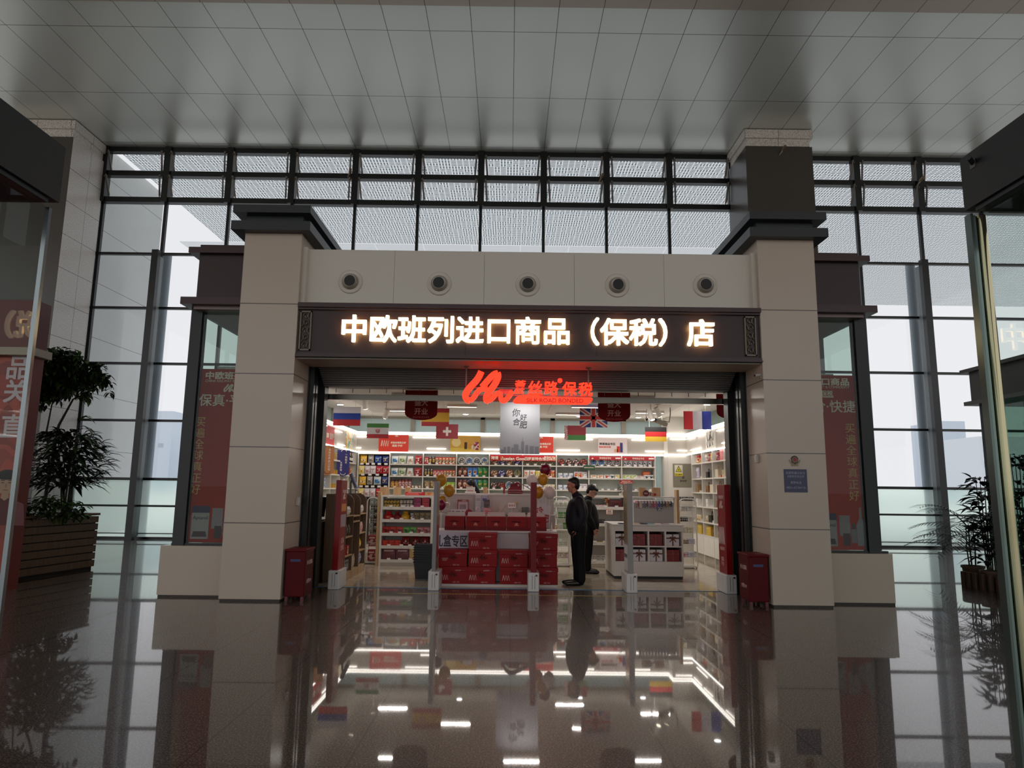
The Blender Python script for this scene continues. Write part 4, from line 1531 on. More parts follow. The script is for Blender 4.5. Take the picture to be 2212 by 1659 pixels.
D('bag_pk', g_bag(0.17, 0.08, 0.26, ('e4dbe0', 'c99aa8', '7c8a5a', 'f0e8ec', 'dcd2d8')), 'white and pink snack bag', 'snack_bag', 'snack bag')
D('bag_r', g_bag(0.2, 0.09, 0.25, ('b81f38', 'd9772f', 'e9d2cc', '8f1630', 'a01830')), 'crimson snack bag', 'snack_bag', 'snack bag')
D('bag_ro', g_bag(0.2, 0.09, 0.25, ('b82a35', 'e0a03c', 'f0e0d0', '7d1424', '9c1c2c')), 'red and orange snack bag', 'snack_bag', 'snack bag')
D('bag_lb', g_bag(0.22, 0.1, 0.25, ('cfd6da', '3f86bf', '5ba0d0', '2f6aa0', 'c9d2d6')), 'clear topped light blue snack bag', 'snack_bag', 'snack bag')
D('bag_lg', g_bag(0.24, 0.1, 0.26, ('c4c8b4', 'a9c49a', 'b9d0aa', '6f8a5c', 'c2c6b0')), 'pale green snack bag', 'snack_bag', 'snack bag')
D('bag_dome', g_bag(0.26, 0.1, 0.25, ('dcdcda', 'e8e6e2', 'b0783c', 'cfcac4', 'd8d6d2'), taper=0.35), 'dome shaped white snack bag', 'snack_bag', 'snack bag')
D('bag_br', g_bag(0.135, 0.06, 0.26, ('6d2d1e', 'b98350', 'e9dccb', '8a3a28', '5a2216')), 'brown chocolate wafer bag', 'snack_bag', 'snack bag')
D('bag_blt', g_bag(0.145, 0.06, 0.26, ('2f76c4', '6b2f24', 'c9a57c', 'e9e2d6', '2a6cb8')), 'blue topped chocolate wafer bag', 'snack_bag', 'snack bag')
D('bag_grn', g_bag(0.145, 0.06, 0.27, ('2f8a4c', 'c6a53e', '3f9c58', '7a4a1e', '2a7c42')), 'green wafer bag', 'snack_bag', 'snack bag')
D('bag_tan', g_bag(0.16, 0.08, 0.2, ('8d7148', 'b09468', '6b5434', 'cdb890', '7d6440')), 'tan grain bag', 'snack_bag', 'snack bag')
D('bag_lime', g_bag(0.11, 0.05, 0.17, ('9cc62c', 'd8e86a', '5a9a2a', 'e9f2c4', '8ab424')), 'lime green seaweed bag', 'snack_bag', 'snack bag')
D('pack_sq', g_bag(0.24, 0.1, 0.27, ('a81826', 'b82030', 'f0d8d0', '8c101e', 'a01624')), 'square red chocolate bag', 'snack_bag', 'snack bag')
D('pack_yd', g_bag(0.085, 0.05, 0.21, ('3a1a14', 'e0b33a', '4a2118', 'f0d880', '2a120e')), 'black and yellow coffee pouch', 'coffee_pouch', 'pouch')
D('pack_cr', g_box(0.085, 0.06, 0.19, ('c2402f', 'ead9b0', '4a2a1c', 'e8d6a8')), 'cream and red biscuit carton', 'biscuit_carton', 'box')
D('pack_red', g_box(0.1, 0.06, 0.19, ('a81c26', 'c8404a', 'e9cfc8', 'e2b0a8')), 'red biscuit carton', 'biscuit_carton', 'box')
D('jar_car', g_jar(0.055, 0.24, '3a1c14', 'b07a34', ('c9964c', 'e0b868', 'a06a2c')), 'caramel coloured jar', 'snack_jar', 'jar')
D('jar_pk', g_jar(0.048, 0.26, '5a1f1c', 'a8625a', ('c98a84', 'e9d2cc', '7d2f2c')), 'rose coloured jar', 'snack_jar', 'jar')
D('box_cup', g_box(0.1, 0.08, 0.085, ('5d4030', 'e6dfc8', '6a4a38', 'efe8d4')), 'small cream and brown carton', 'small_carton', 'box')
TINW = [('e3dfd8', '6d6a66', '2d2b2a', '8b8680', 'b8b2aa'), ('dfdcd4', '2f6aa8', '1c3f70', '6fa2cf', '8a5a34'), ('dcd8d0', '4a5a72', '6b5a3c', '27405e', '8a9aa8'), ('e3dfd8', '2a5a92', '1c3f70', 'cbbd8a', '3c72a8')]
for k, c_ in enumerate(TINW):
    D('tinw%d' % k, g_tin(0.104, 0.07, c_), ['white rimmed grey tower tin', 'white rimmed blue tin with brown hill', 'white rimmed slate tin', 'white rimmed deep blue tin'][k], 'biscuit_tin', 'tin')
D('tin_br', g_tin(0.098, 0.07, ('6b3a22', '8a4a28', '3c1e14', 'c9a078', 'e0c8a8')), 'brown gilt biscuit tin', 'biscuit_tin', 'tin')
D('tin_nv', g_tin(0.1, 0.07, ('2a2060', '241c58', '1a1440', '7a70b0', 'd8d2e8')), 'navy tin with pale figure', 'biscuit_tin', 'tin')
D('tin_cop', g_tin(0.1, 0.07, ('8a5436', '9c6444', '4a2a1c', 'd0a07c', 'e8d0b8')), 'copper biscuit tin', 'biscuit_tin', 'tin')
D('tin_ol', g_tin(0.1, 0.07, ('7a7150', '8d855e', '3a3424', 'b0a880', '5a5438')), 'olive scenic tin', 'biscuit_tin', 'tin')
D('tin_dk', g_tin(0.098, 0.07, ('3a2a24', '2e221e', '1e1614', '8a4038', 'd0c4bc')), 'dark brown tin with pale flower', 'biscuit_tin', 'tin')
D('tin_dr', g_tin(0.098, 0.07, ('3a2a24', '33221e', '1e1614', '9c2f2c', 'c0604c')), 'dark tin with red flower', 'biscuit_tin', 'tin')
D('tin_bl', g_tin(0.104, 0.07, ('e0dcd2', '2a52a0', '3a3a28', '6f9ad0', '18305c')), 'white rimmed blue castle tin', 'biscuit_tin', 'tin')
D('tin_hill', g_tin(0.104, 0.07, ('d8d2c8', '5b5a78', '7a6a3c', '4a4868', 'b8b4c4')), 'white rimmed tin with brown hill', 'biscuit_tin', 'tin')
D('bag_mw', g_bag(0.15, 0.08, 0.2, ('e9dcd4', 'c23a2c', 'd8702f', 'f0e0c8', 'ece2da')), 'white topped red drink bag', 'drink_bag', 'bag')
D('bag_my', g_bag(0.13, 0.07, 0.18, ('d8b82c', 'e9d878', '9c8a2a', 'f2ecc4', 'e8e0b8')), 'yellow milk sweet bag', 'sweet_bag', 'bag')
D('bag_mo', g_bag(0.13, 0.07, 0.2, ('c8401f', 'd87a2c', '9c2a18', 'f0d0a0', 'd8c0b0')), 'orange red noodle bag', 'noodle_bag', 'bag')
D('box_wb', g_box(0.13, 0.09, 0.13, ('e4e2e6', 'f0eef0', '3a3a7c', 'c9c4cc')), 'white and navy carton', 'white_carton', 'box')
D('box_cr', g_box(0.1, 0.08, 0.14, ('d8caa8', 'e9dfc4', 'a08a5c', 'efe6cf')), 'cream carton', 'cream_carton', 'box')
D('tub_w', g_jar(0.068, 0.125, 'dfe3e8', 'd8dce4', ('b9c4d8', 'e9ecf0', '8a94b0'), 0.2), 'white milk powder tub', 'milk_tub', 'tub')
D('box_w', g_box(0.11, 0.09, 0.16, ('e2dde0', 'efebee', 'c9c4ca', 'a8a4ac')), 'tall white carton', 'white_carton', 'box')
D('box_wr', g_box(0.11, 0.09, 0.16, ('e2dde0', 'c03a4a', 'e0b83c', 'b02a3a')), 'white carton with red and gold front', 'white_carton', 'box')
D('box_or', g_box(0.16, 0.09, 0.085, ('ece2d4', 'd8843c', 'efe9dc', 'c87430')), 'flat white carton with orange stripe', 'flat_carton', 'box')
D('box_rd', g_box(0.13, 0.09, 0.09, ('ece4e2', 'c02f33', 'e9dcd8', 'b0282c')), 'flat white carton with red front', 'flat_carton', 'box')
D('box_bk', g_box(0.12, 0.09, 0.1, ('dfe0e0', '2c3a44', '7ea0b0', 'c9cdd0')), 'flat carton with black and blue front', 'flat_carton', 'box')
D('box_ye', g_box(0.12, 0.09, 0.1, ('e9e2c4', 'd0b84c', 'f0ead0', 'c0a840')), 'flat carton with yellow front', 'flat_carton', 'box')
D('box_lm', g_box(0.09, 0.08, 0.1, ('e4e6cf', 'a8c23c', 'efefe0', '8aa42c')), 'white carton with lime lid stripe', 'flat_carton', 'box')
D('box_sm', g_box(0.1, 0.08, 0.075, ('e4dfdf', 'ccc6c8', '8d7f84', 'd0484c')), 'small white carton with tiny print', 'small_carton', 'box')
D('jar_wn', g_jar(0.05, 0.19, 'e4e0e4', 'dcd8de', ('c9c4cc', 'efebee', '2c2848'), 0.22), 'white supplement jar', 'supplement_jar', 'jar')
D('box_big', g_box(0.2, 0.14, 0.19, ('c8572f', 'd8703f', 'b84a26', 'e09a6c')), 'orange shipping carton', 'shipping_carton', 'carton')

SER = {}


def place(key, loc, where, group=None, rotz=0.0, scale=1.0):
    me, desc, name, cat = G[key]
    o = bpy.data.objects.new(name, me)
    COL.objects.link(o)
    o.location = (loc[0], loc[1], loc[2] + 0.0015)
    o.rotation_euler = (0, 0, rotz)
    if scale != 1.0:
        o.scale = (scale,) * 3
    return tag(o, desc + ' ' + where, cat, group or (desc + ' ' + where))


def width_of(key):
    me = G[key][0]
    return max(v.co.x for v in me.vertices) - min(v.co.x for v in me.vertices)


def height_of(key):
    return max(v.co.z for v in G[key][0].vertices)


def row(items, x0, x1, y, z, where, peg=False, hang=0.0, par=None, stack=1):
    """items: list of (key, count) laid left to right so that they fill x0..x1."""
    seq = [k for k, n in items for _ in range(n)]
    y0 = y
    tot = sum(width_of(k) for k in seq)
    f = min(1.12, (x1 - x0 - 0.012) / tot)
    sc = min(0.88 if peg else 1.0, f * 0.97)
    gap = (x1 - x0 - tot * sc) / (len(seq) + 1)
    x = x0 + gap
    for k in seq:
        w = width_of(k) * sc
        h = height_of(k) * sc
        y = y0 - sc * min(v.co.y for v in G[k][0].vertices)
        for j in range(stack):
            place(k, (x + w / 2, y + random.uniform(0.0, 0.02), (z - h if peg else z) + j * (h + 0.0015)), where, None, random.uniform(-0.03, 0.03), sc)
        if peg:
            b = MB()
            b.cyl((0, -0.02, 0), (0, 0.225, 0), 0.004, n=6)
            o = b.build('peg', STEEL, par, (x + w / 2 - BX[0], y0 + 0.06 - YB, z + 0.012))
            link('price_tag', _tagme, par, (x + w / 2 - BX[0], y0 + 0.02 - YB, z + 0.05))
        x += w + gap


_tagme = MB().box(-0.045, 0.045, -0.004, 0, -0.025, 0.025).mesh('price_tag', TAGM)
RN = ['on top shelf, ', 'on second shelf, ', 'on third shelf, ', 'on fourth shelf, ']
peg_unit = [o for o in COL.objects if o.name == 'shelf_unit'][0]
pz = [Z(800, 982, YB), Z(800, 1005, YB), Z(800, 1028.5, YB), Z(800, 1054, YB), Z(800, 1078, YB)]
pegrows = [[('bag_y', 1), ('bag_gw', 1), ('bag_b', 1), ('bag_n', 1)], [('bag_cy', 1), ('bag_w', 1), ('bag_pk', 1), ('bag_r', 1), ('bag_ro', 1)],
           [('bag_y', 1), ('bag_gw', 1), ('bag_lb', 1), ('bag_n', 1)], [('bag_cy', 1), ('bag_w', 2), ('bag_ro', 1), ('bag_pk', 1)]]
for j, it in enumerate(pegrows):
    row(it, BX[0] + 0.015, BX[1] - 0.015, YB + 0.05, pz[j] - 0.01, 'hanging in the %s row of the peg wall' % ['top', 'second', 'third', 'fourth'][j], True, par=peg_unit)
LAY = {
    1: [[('bag_lb', 1), ('bag_lg', 1), ('bag_dome', 1), ('pack_sq', 1)], [('bag_lb', 1), ('bag_lg', 1), ('bag_dome', 1), ('pack_sq', 1)], [('jar_car', 2), ('jar_pk', 4), ('box_cup', 3)]],
    2: [[('pack_red', 1), ('pack_yd', 2), ('pack_cr', 6)], [('pack_yd', 3), ('pack_red', 3), ('pack_cr', 4)], [('bag_tan', 3), ('bag_lime', 3)]],
    3: [[('tinw0', 1), ('tinw1', 1), ('tinw2', 1), ('tinw3', 1)], [('bag_br', 2), ('bag_blt', 2), ('bag_grn', 2)], [('bag_br', 2), ('bag_blt', 2), ('bag_grn', 2)], [('bag_lime', 5)]],
    4: [[('tin_br', 1), ('tin_nv', 1), ('tin_cop', 1), ('tin_nv', 1)], [('tin_br', 1), ('tin_nv', 1), ('tin_cop', 1), ('tin_ol', 1)], [('tin_dk', 1), ('tin_dr', 1), ('tinw3', 1), ('tinw0', 1)], [('box_rd', 4)]],
    5: [[('tin_ol', 4)], [('bag_mw', 2), ('bag_my', 2), ('bag_mo', 2)], [('box_wb', 4), ('box_cr', 3)], [('bag_lime', 6)]],
    6: [[('tin_dr', 1), ('tin_dk', 2), ('tin_dr', 1)], [('tub_w', 3), ('box_wr', 2), ('box_w', 1)], [('tub_w', 3), ('box_w', 3)], [('box_sm', 6)]],
    7: [[('tin_bl', 2), ('tin_hill', 2)], [('box_or', 2), ('box_rd', 1), ('box_bk', 1), ('box_ye', 1)], [('box_w', 1)], [('box_sm', 7)]],
    8: [[('jar_wn', 6)], [('box_lm', 4), ('box_sm', 2), ('box_bk', 2)], [], [('box_rd', 6)]],
}
for k, rows in LAY.items():
    for j, it in enumerate(rows):
        if not it:
            continue
        x1 = BX[k + 1] - 0.03
        if k == 7 and j == 2:
            x1 = BX[k] + 0.25
        if k == 8 and j == 3:
            x1 = BX[k + 1] - 0.03
        row(it, BX[k] + 0.03, x1, YB + 0.05, ZR[j], RN[j] + BAYN[k])
for j, r_ in ((2, 'box_cup'),):
    x = BX[2] - 0.03 - 0.155
place('box_big', (BX[9] - 0.2, YB + 0.16, ZR[1]), 'standing behind small cartons in the end bay beside the window slit')

# red and green strips of lettering on the back shelving
b0, b1 = BX[4] + 0.02, BX[6] - 0.02
zt_ = zlo - 0.035
t = thing('shelf_sign', 'long red Russian goods banner over two bays of the back shelving', 'sign', ((b0 + b1) / 2, YB - 0.012, zt_ - 0.075))
MB().box(-(b1 - b0) / 2, (b1 - b0) / 2, 0, 0.008, -0.075, 0.075).build('panel', mat('b81c24', 0.45), t)
text('Russian Goods', CREAM, t, (-0.22, -0.001, -0.015), h=0.085, bold=0.03)
text('俄罗斯特色馆', CREAM, t, (0.32, -0.001, -0.015), h=0.09, bold=0.02)
text('商品\n专区', CREAM, t, (0.62, -0.001, 0), h=0.12, bold=0.02)
text('跨境', CREAM, t, (-0.75, -0.001, 0), h=0.09, bold=0.02)
MB().ell((0, 0, 0), (0.04, 0.006, 0.06), 12, 8).build('doll_print', print_mat(('c9a23c', 'a82a2a', 'f0dcc0'), 30), t, (-0.56, -0.002, -0.02), smooth=True)
MB().box(-0.1, 0.1, -0.004, 0, -0.05, 0.05).build('goods_print', print_mat(('e9cfa0', 'c03a2c', 'f2e9d8'), 26), t, (0.77, 0, 0))
for k, lb in ((7, 'red cross border goods strip over the second bay from the window slit'), (8, 'red cross border goods strip over the end bay')):
    w = BX[k + 1] - BX[k] - 0.03
    t = thing('shelf_sign', lb, 'sign', ((BX[k] + BX[k + 1]) / 2, YB - 0.012, zt_ - 0.05))
    MB().box(-w / 2, w / 2, 0, 0.008, -0.05, 0.05).build('panel', mat('a81d26', 0.45), t)
    text('跨境商品专区', CREAM, t, (0.0, -0.001, 0), h=0.05)
    logo(CREAM, t, (-w * 0.4, -0.001, -0.01), 0.06, 0.002)
    MB().box(-0.07, 0.07, -0.003, 0, -0.018, 0.018).build('white_block', mat('e8d8d8', 0.5), t, (w * 0.4, 0, 0))
t = thing('shelf_sign', 'small dark green sign hanging on the back shelving', 'sign', at(1272.5, 1010, YB - 0.03))
MB().box(-0.15, 0.15, 0, 0.008, -0.06, 0.06).build('panel', mat('1f4a2c', 0.5), t)
text('跨境商品体验区', CREAM, t, (0, -0.001, 0), w=0.26)
t = thing('shelf_sign', 'small red two line notice hung below the small cartons in the end bay', 'sign', at(1352.5, 1041.5, YB - 0.03))
MB().box(-0.17, 0.17, 0, 0.008, -0.055, 0.055).build('panel', mat('a31a20', 0.5), t)
text('跨境商品线下展示', CREAM, t, (0, -0.001, 0.022), w=0.24)
text('扫码下单快速到家安心购', CREAM, t, (0, -0.001, -0.018), w=0.31)

# ================================================================== gondolas
def gondola(name, label, x0, x1, y, zs, depth, lipc, panel_left=False):
    t = thing(name, label, 'shelf', ((x0 + x1) / 2, y, 0))
    w = (x1 - x0) / 2
    for sx in (-1, 1):
        MB().box(sx * w - 0.022, sx * w + 0.022, 0, depth, 0, zs[0]).build('upright', SHW, t)
    MB().box(-w + 0.023, w - 0.023, depth - 0.02, depth, 0.08, zs[0] - 0.032).build('back_panel', mat('d9d2cc', 0.6), t)
    MB().box(-w - 0.022, w + 0.022, 0, depth, zs[0] + 0.0005, zs[0] + 0.035).build('top', SHW, t)
    for k, z in enumerate(zs[1:]):
        s_ = MB().box(-w + 0.023, w - 0.023, 0.0, depth - 0.021, z - 0.035, z).box(-w + 0.023, w - 0.023, -0.012, -0.002, z - 0.05, z + 0.012).build('shelf', SHW, t)
        tag_row(s_, -w + 0.1, w - 0.1, -0.014, z + 0.02, 4)
    MB().box(-w + 0.023, w - 0.023, 0.02, depth - 0.03, 0, zs[-1] - 0.055).build('plinth', mat('cfc8bd', 0.5), t)
    return t


GY = 14.38
gx0, gx1 = X(822, 1150, GY), X(932, 1150, GY)
gz = [Z(880, q, GY) for q in (1074, 1096, 1123, 1152.5, 1180, 1210)]
gondola('gondola_shelf', 'white gondola shelf of boxed sweets behind the black basket stack', gx0, gx1, GY, gz, 0.5, None)
D('jar_gold', g_jar(0.035, 0.085, '2a1e12', 'c9a02c', ('d8b43c', 'f0dc8a', '5a4418')), 'small gold topped sweet jar', 'sweet_jar', 'jar')
D('jar_wh', g_jar(0.035, 0.085, '2a2420', 'ddd6c8', ('e9e2d4', '3a302a', 'c9c0b0')), 'small white and black sweet jar', 'sweet_jar', 'jar')
D('box_mag', g_box(0.15, 0.12, 0.1, ('8a1f52', 'a02a5e', '5a1238', 'c05a8c')), 'magenta chocolate box', 'chocolate_box', 'box')
D('box_crm', g_box(0.15, 0.12, 0.1, ('a8182c', 'b82238', '6a0f1e', 'd05060')), 'crimson chocolate box', 'chocolate_box', 'box')
D('pouch_dk', g_bag(0.11, 0.06, 0.18, ('4a3428', 'e0dad4', '6a5040', '2c1e18', '3a2820')), 'dark coffee pouch with white panel', 'coffee_pouch', 'pouch')
D('box_wine', g_box(0.11, 0.1, 0.18, ('6b1420', '7a1c28', '4a0c16', '8a3038')), 'wine red upright box', 'chocolate_box', 'box')
D('bow_red', g_bun(0.24, 0.2, 0.21, ('c21822', 'a8141e', 'e8c8a0', 'd83038')), 'red gathered gift bag', 'gift_bag', 'gift bag')
D('bow_wine', g_bun(0.2, 0.18, 0.2, ('8a1018', 'a01c24', '3a1c1c', '701018')), 'dark red gathered gift bag', 'gift_bag', 'gift bag')
D('bow_yel', g_bun(0.24, 0.2, 0.21, ('d8a81c', 'e8c040', 'f4e4b0', 'c09010')), 'yellow gathered gift bag', 'gift_bag', 'gift bag')
D('card_bk', g_box(0.09, 0.06, 0.19, ('1c1a18', 'e6e0d8', '1c1a18', 'efe9e0')), 'black carton with white front', 'tea_carton', 'box')
D('box_olv', g_box(0.14, 0.1, 0.19, ('6d5628', '7d6634', '4a3818', 'a08a50')), 'olive brown tea box', 'tea_box', 'box')
D('box_redp', g_box(0.19, 0.14, 0.18, ('c82a26', '5a1410', 'b0241e', 'd84a3a')), 'red truffle box with dark picture', 'truffle_box', 'box')
D('box_grnp', g_box(0.19, 0.14, 0.18, ('5aa83c', '2a4a1c', '6ab84a', '8ad060')), 'green truffle box with dark picture', 'truffle_box', 'box')
D('box_pinkp', g_box(0.19, 0.14, 0.18, ('c86a74', '6a2430', 'd88890', 'e0a0a8')), 'pink truffle box with dark picture', 'truffle_box', 'box')
D('box_redl', g_box(0.15, 0.13, 0.14, ('c8281c', 'd83a28', '9c1a12', 'e05038')), 'plain bright red sweet box', 'sweet_box', 'box')
D('box_fan', g_bag(0.24, 0.15, 0.24, ('8a1420', 'a01c2a', 'd8a0a0', '5a0c14', '701018'), taper=0.25), 'wine red bell shaped gift pack', 'gift_pack', 'gift pack')
D('box_plum', g_box(0.27, 0.16, 0.23, ('6a2a38', '74303e', '8a5460', 'c9a8ac')), 'plum gift box with a framed title', 'gift_box', 'gift box')
D('box_pat', g_box(0.36, 0.16, 0.23, ('d8b878', 'c03a34', 'efe2b8', 'e8d49c')), 'cream and red patterned gift box', 'gift_box', 'gift box')
gy_ = GY + 0.05
W_ = 'on the {} shelf of the white gondola'
row([('jar_gold', 5)], gx0 + 0.03, gx0 + 0.36, gy_, gz[1], W_.format('top'), stack=2)
row([('jar_wh', 4)], gx0 + 0.36, gx0 + 0.64, gy_, gz[1], W_.format('top'), stack=2)
row([('box_mag', 1), ('box_crm', 1)], gx0 + 0.64, gx0 + 1.0, gy_, gz[1], W_.format('top'), stack=2)
row([('pouch_dk', 2), ('box_wine', 1)], gx0 + 1.02, gx1 - 0.03, gy_, gz[1], W_.format('top'))
row([('bow_red', 1), ('bow_wine', 1), ('bow_yel', 1), ('card_bk', 1), ('box_olv', 3)], gx0 + 0.03, gx1 - 0.03, gy_, gz[2], W_.format('second'))
row([('box_redp', 3), ('box_grnp', 2), ('box_pinkp', 2)], gx0 + 0.03, gx1 - 0.03, gy_, gz[3], W_.format('third'))
row([('box_redl', 3), ('box_fan', 3)], gx0 + 0.03, gx1 - 0.03, gy_, gz[4], W_.format('fourth'))
row([('box_plum', 2), ('box_pat', 1)], gx0 + 0.03, gx1 - 0.08, gy_, gz[5], W_.format('bottom'))
WOOD = wood_mat('b08b62', 'c7a47a')
WOODD = wood_mat('5b4634', '6d5641')
for px0, px1, lb in ((815, 834, 'wooden block standing at the wood cheek end of the white gondola top'), (844.5, 861, 'middle wooden block on the white gondola top'), (870, 882, 'narrow wooden block behind the long red box on the gondola top')):
    a, c_ = X(px0, 1060, GY), X(px1, 1060, GY)
    o = MB().box(-(c_ - a) / 2, (c_ - a) / 2, 0, 0.1, 0, 0.17).build('display_block', WOOD, None, ((a + c_) / 2, GY + 0.3, gz[0] + 0.036), bevel=0.004)
    tag(o, lb, 'display block', 'wooden blocks on the gondola top')
D('box_long', g_box(0.4, 0.14, 0.07, ('c01418', 'e05a50', 'b01016', 'f0c8c0')), 'long red sweet box', 'sweet_box', 'box')
D('box_orl', g_box(0.17, 0.14, 0.07, ('d8a070', 'c87030', 'e8c8a0', 'b86028')), 'flat orange sweet box', 'sweet_box', 'box')
place('box_long', (X(895, 1065, GY), GY + 0.08, gz[0] + 0.036), 'on the white gondola top')
place('box_orl', (X(926, 1065, GY), GY + 0.08, gz[0] + 0.036), 'at the far end of the white gondola top')
cheek = MB().box(-0.03, 0.03, 0, 0.5, 0, gz[0] + 0.1).build('wood_cheek', WOOD, None, (gx0 - 0.06, GY + 0.002, 0), bevel=0.004)
tag(cheek, 'tall wooden end board of the white gondola', 'end board')

# gondola behind the two men
HY = 14.5
hx0, hx1 = X(1242, 1150, HY), X(1351, 1150, HY)
hz = [Z(1320, q, HY) for q in (1075, 1096, 1132, 1172.5, 1213)]
gondola('gondola_shelf', 'white gondola shelf of cosmetics behind the two standing men', hx0, hx1, HY, hz, 0.5, None)
D('bot_dk', g_bottle(0.016, 0.09, '2a1a1c', 'e0d8d4', '1a1416'), 'small dark polish bottle', 'polish_bottle', 'bottle')
D('bot_pk', g_bottle(0.016, 0.075, 'c9a8a4', 'efe6e2', '3a2c2c'), 'small pale polish bottle', 'polish_bottle', 'bottle')
D('book_dk', g_box(0.09, 0.1, 0.09, ('3a2c34', '4a3840', '2a1e26', '6a5860')), 'dark upright carton', 'dark_carton', 'box')
D('box_gold', g_box(0.13, 0.1, 0.03, ('b08a3c', 'c8a048', '8a6420', 'd8b860')), 'thin gold foil box', 'foil_box', 'box')
D('cup_gr', g_box(0.12, 0.1, 0.16, ('c9c6c4', '9a9694', 'b8b4b2', '8a8684')), 'grey printed carton', 'grey_carton', 'box')
D('box_maroon', g_box(0.28, 0.15, 0.15, ('6a1a20', '5a1218', '7a262c', '8a3a3c')), 'wide maroon gift box', 'gift_box', 'gift box')
W_ = 'on the {} shelf of the cosmetics gondola'
row([('bot_pk', 9)], X(1278, 1090, HY), X(1308, 1090, HY), HY + 0.03, hz[1], W_.format('top') + ', front rank')
row([('bot_dk', 9)], X(1278, 1090, HY), X(1308, 1090, HY), HY + 0.12, hz[1] + 0.001, W_.format('top') + ', rear rank')
place('box_maroon', (X(1331, 1088, HY), HY + 0.1, hz[1]), 'on the top shelf of the cosmetics gondola')
row([('book_dk', 2)], X(1289, 1120, HY), X(1309, 1120, HY), HY + 0.05, hz[2], W_.format('second'))
row([('box_gold', 4)], X(1272, 1168, HY), X(1306, 1168, HY), HY + 0.05, hz[3], W_.format('third'))
row([('cup_gr', 4)], X(1268, 1200, HY), X(1308, 1200, HY), HY + 0.05, hz[4], W_.format('bottom'))
t = thing('price_card', 'white price card with an orange outline under the cosmetics shelf', 'price card', at(1316.5, 1106, HY - 0.02))
MB().box(-0.075, 0.075, 0, 0.004, -0.055, 0.055).build('rim', mat('c9744c', 0.5), t, bevel=0.003)
MB().box(-0.066, 0.066, -0.003, -0.0005, -0.046, 0.046).build('card', mat('efe4dc', 0.5), t)
text('新品\n¥19.9', mat('7a4a34', 0.5), t, (0, -0.003, 0), h=0.07)
# flower vase and leafy sprig on that gondola
t = thing('flower_vase', 'small pale vase of orange flowers on the cosmetics gondola beside the glasses man', 'vase', (X(1312.5, 1083, HY), HY + 0.12, hz[1] + 0.001))
MB().lathe([(0.03, 0), (0.036, 0.02), (0.034, 0.07), (0.026, 0.085)], n=14).build('vase', mat('c9a880', 0.35), t, smooth=True)
b = MB()
for k in range(16):
    a = random.uniform(0, 2 * PI)
    r_ = random.uniform(0.01, 0.055)
    z_ = random.uniform(0.1, 0.19)
    b.ell((r_ * math.cos(a), r_ * math.sin(a), z_), (0.022, 0.022, 0.016), 8, 5, k % 3)
for k in range(9):
    a = k * 0.7
    b.tube([(0, 0, 0.075), (0.03 * math.cos(a), 0.03 * math.sin(a), 0.14)], 0.003, 4, 3)
b.build('flowers', [mat('c8701c', 0.5), mat('d8a040', 0.5), mat('e8e0d4', 0.5), mat('3a4a20', 0.6)], t, smooth=True)


def leaf(b, p, d, L, w, mi=0, droop=0.3, fold=0.15, up=Vector((0, 0, 1))):
    """One curved leaf blade from p along d."""
    d = Vector(d).normalized()
    s_ = d.cross(up)
    s_ = s_.normalized() if s_.length > 1e-3 else Vector((1, 0, 0))
    n_ = s_.cross(d)
    p = Vector(p)
    st = [(0.0, 0.12), (0.3, 0.95), (0.62, 0.85), (1.0, 0.02)]
    vs = []
    for f, q in st:
        c_ = p + d * (L * f) - up * (droop * L * f * f)
        vs += [c_ - s_ * (w / 2 * q) + n_ * (fold * w * q), c_, c_ + s_ * (w / 2 * q) + n_ * (fold * w * q)]
    fs = []
    for k in range(3):
        a = k * 3
        fs += [(a, a + 1, a + 4, a + 3), (a + 1, a + 2, a + 5, a + 4)]
    b.add(vs, fs, mi)


t = thing('leafy_sprig', 'dark leafy sprig in a small pot at the end of the cosmetics gondola top', 'plant', (X(1344, 1073, HY), HY + 0.2, hz[0] + 0.036))
MB().lathe([(0.03, 0), (0.04, 0.06), (0.036, 0.06)], n=12).build('pot', mat('d8d0c4', 0.5), t)
b = MB()
for k in range(70):
    a = random.uniform(0, 2 * PI)
    z_ = random.uniform(0.06, 0.24)
    leaf(b, (0.02 * math.cos(a), 0.02 * math.sin(a), z_), (math.cos(a), math.sin(a), random.uniform(0.0, 0.9)), random.uniform(0.05, 0.1), 0.02)
b.build('foliage', mat('1c2618', 0.5), t)

# ================================================================== white island with gift boxes
IY = 12.72
ix0, ix1 = X(1326.5, 1240, IY), X(1478, 1240, IY)
izt = Z(1400, 1134, IY)
IW_ = ix1 - ix0
t = thing('display_island', 'white display island with eight cubbyholes of ribboned gift boxes', 'display counter', (ix0, IY, 0))
zi = [Z(1400, q, IY) for q in (1148, 1180.5, 1213)]
MB().box(0.01, IW_ - 0.01, 0.06, 1.1, 0, 0.05).build('plinth', mat('2e2a28', 0.6), t)
b = MB()
b.box(0, IW_, 0, 1.15, zi[0], izt - 0.02).box(0, IW_, 0, 1.15, 0.05, zi[2])
b.box(0, IW_, 0.42, 1.15, zi[2], zi[0])
b.build('carcass', mat('dcd7cf', 0.4), t, bevel=0.004)
for k in range(5):
    x = k * (IW_ - 0.03) / 4
    MB().box(x, x + 0.03, 0, 0.4, zi[2] + 0.0005, zi[0] - 0.0005).build('divider', mat('dcd7cf', 0.4), t)
for k in range(4):
    x = k * (IW_ - 0.03) / 4
    MB().box(x + 0.031, x + (IW_ - 0.03) / 4 - 0.001, 0, 0.4, zi[1] - 0.012, zi[1] + 0.012).build('shelf', mat('dcd7cf', 0.4), t)
MB().box(0.001, IW_ - 0.001, 0.405, 0.419, zi[2] + 0.001, zi[0] - 0.001).build('back_panel', mat('2a2220', 0.6), t)
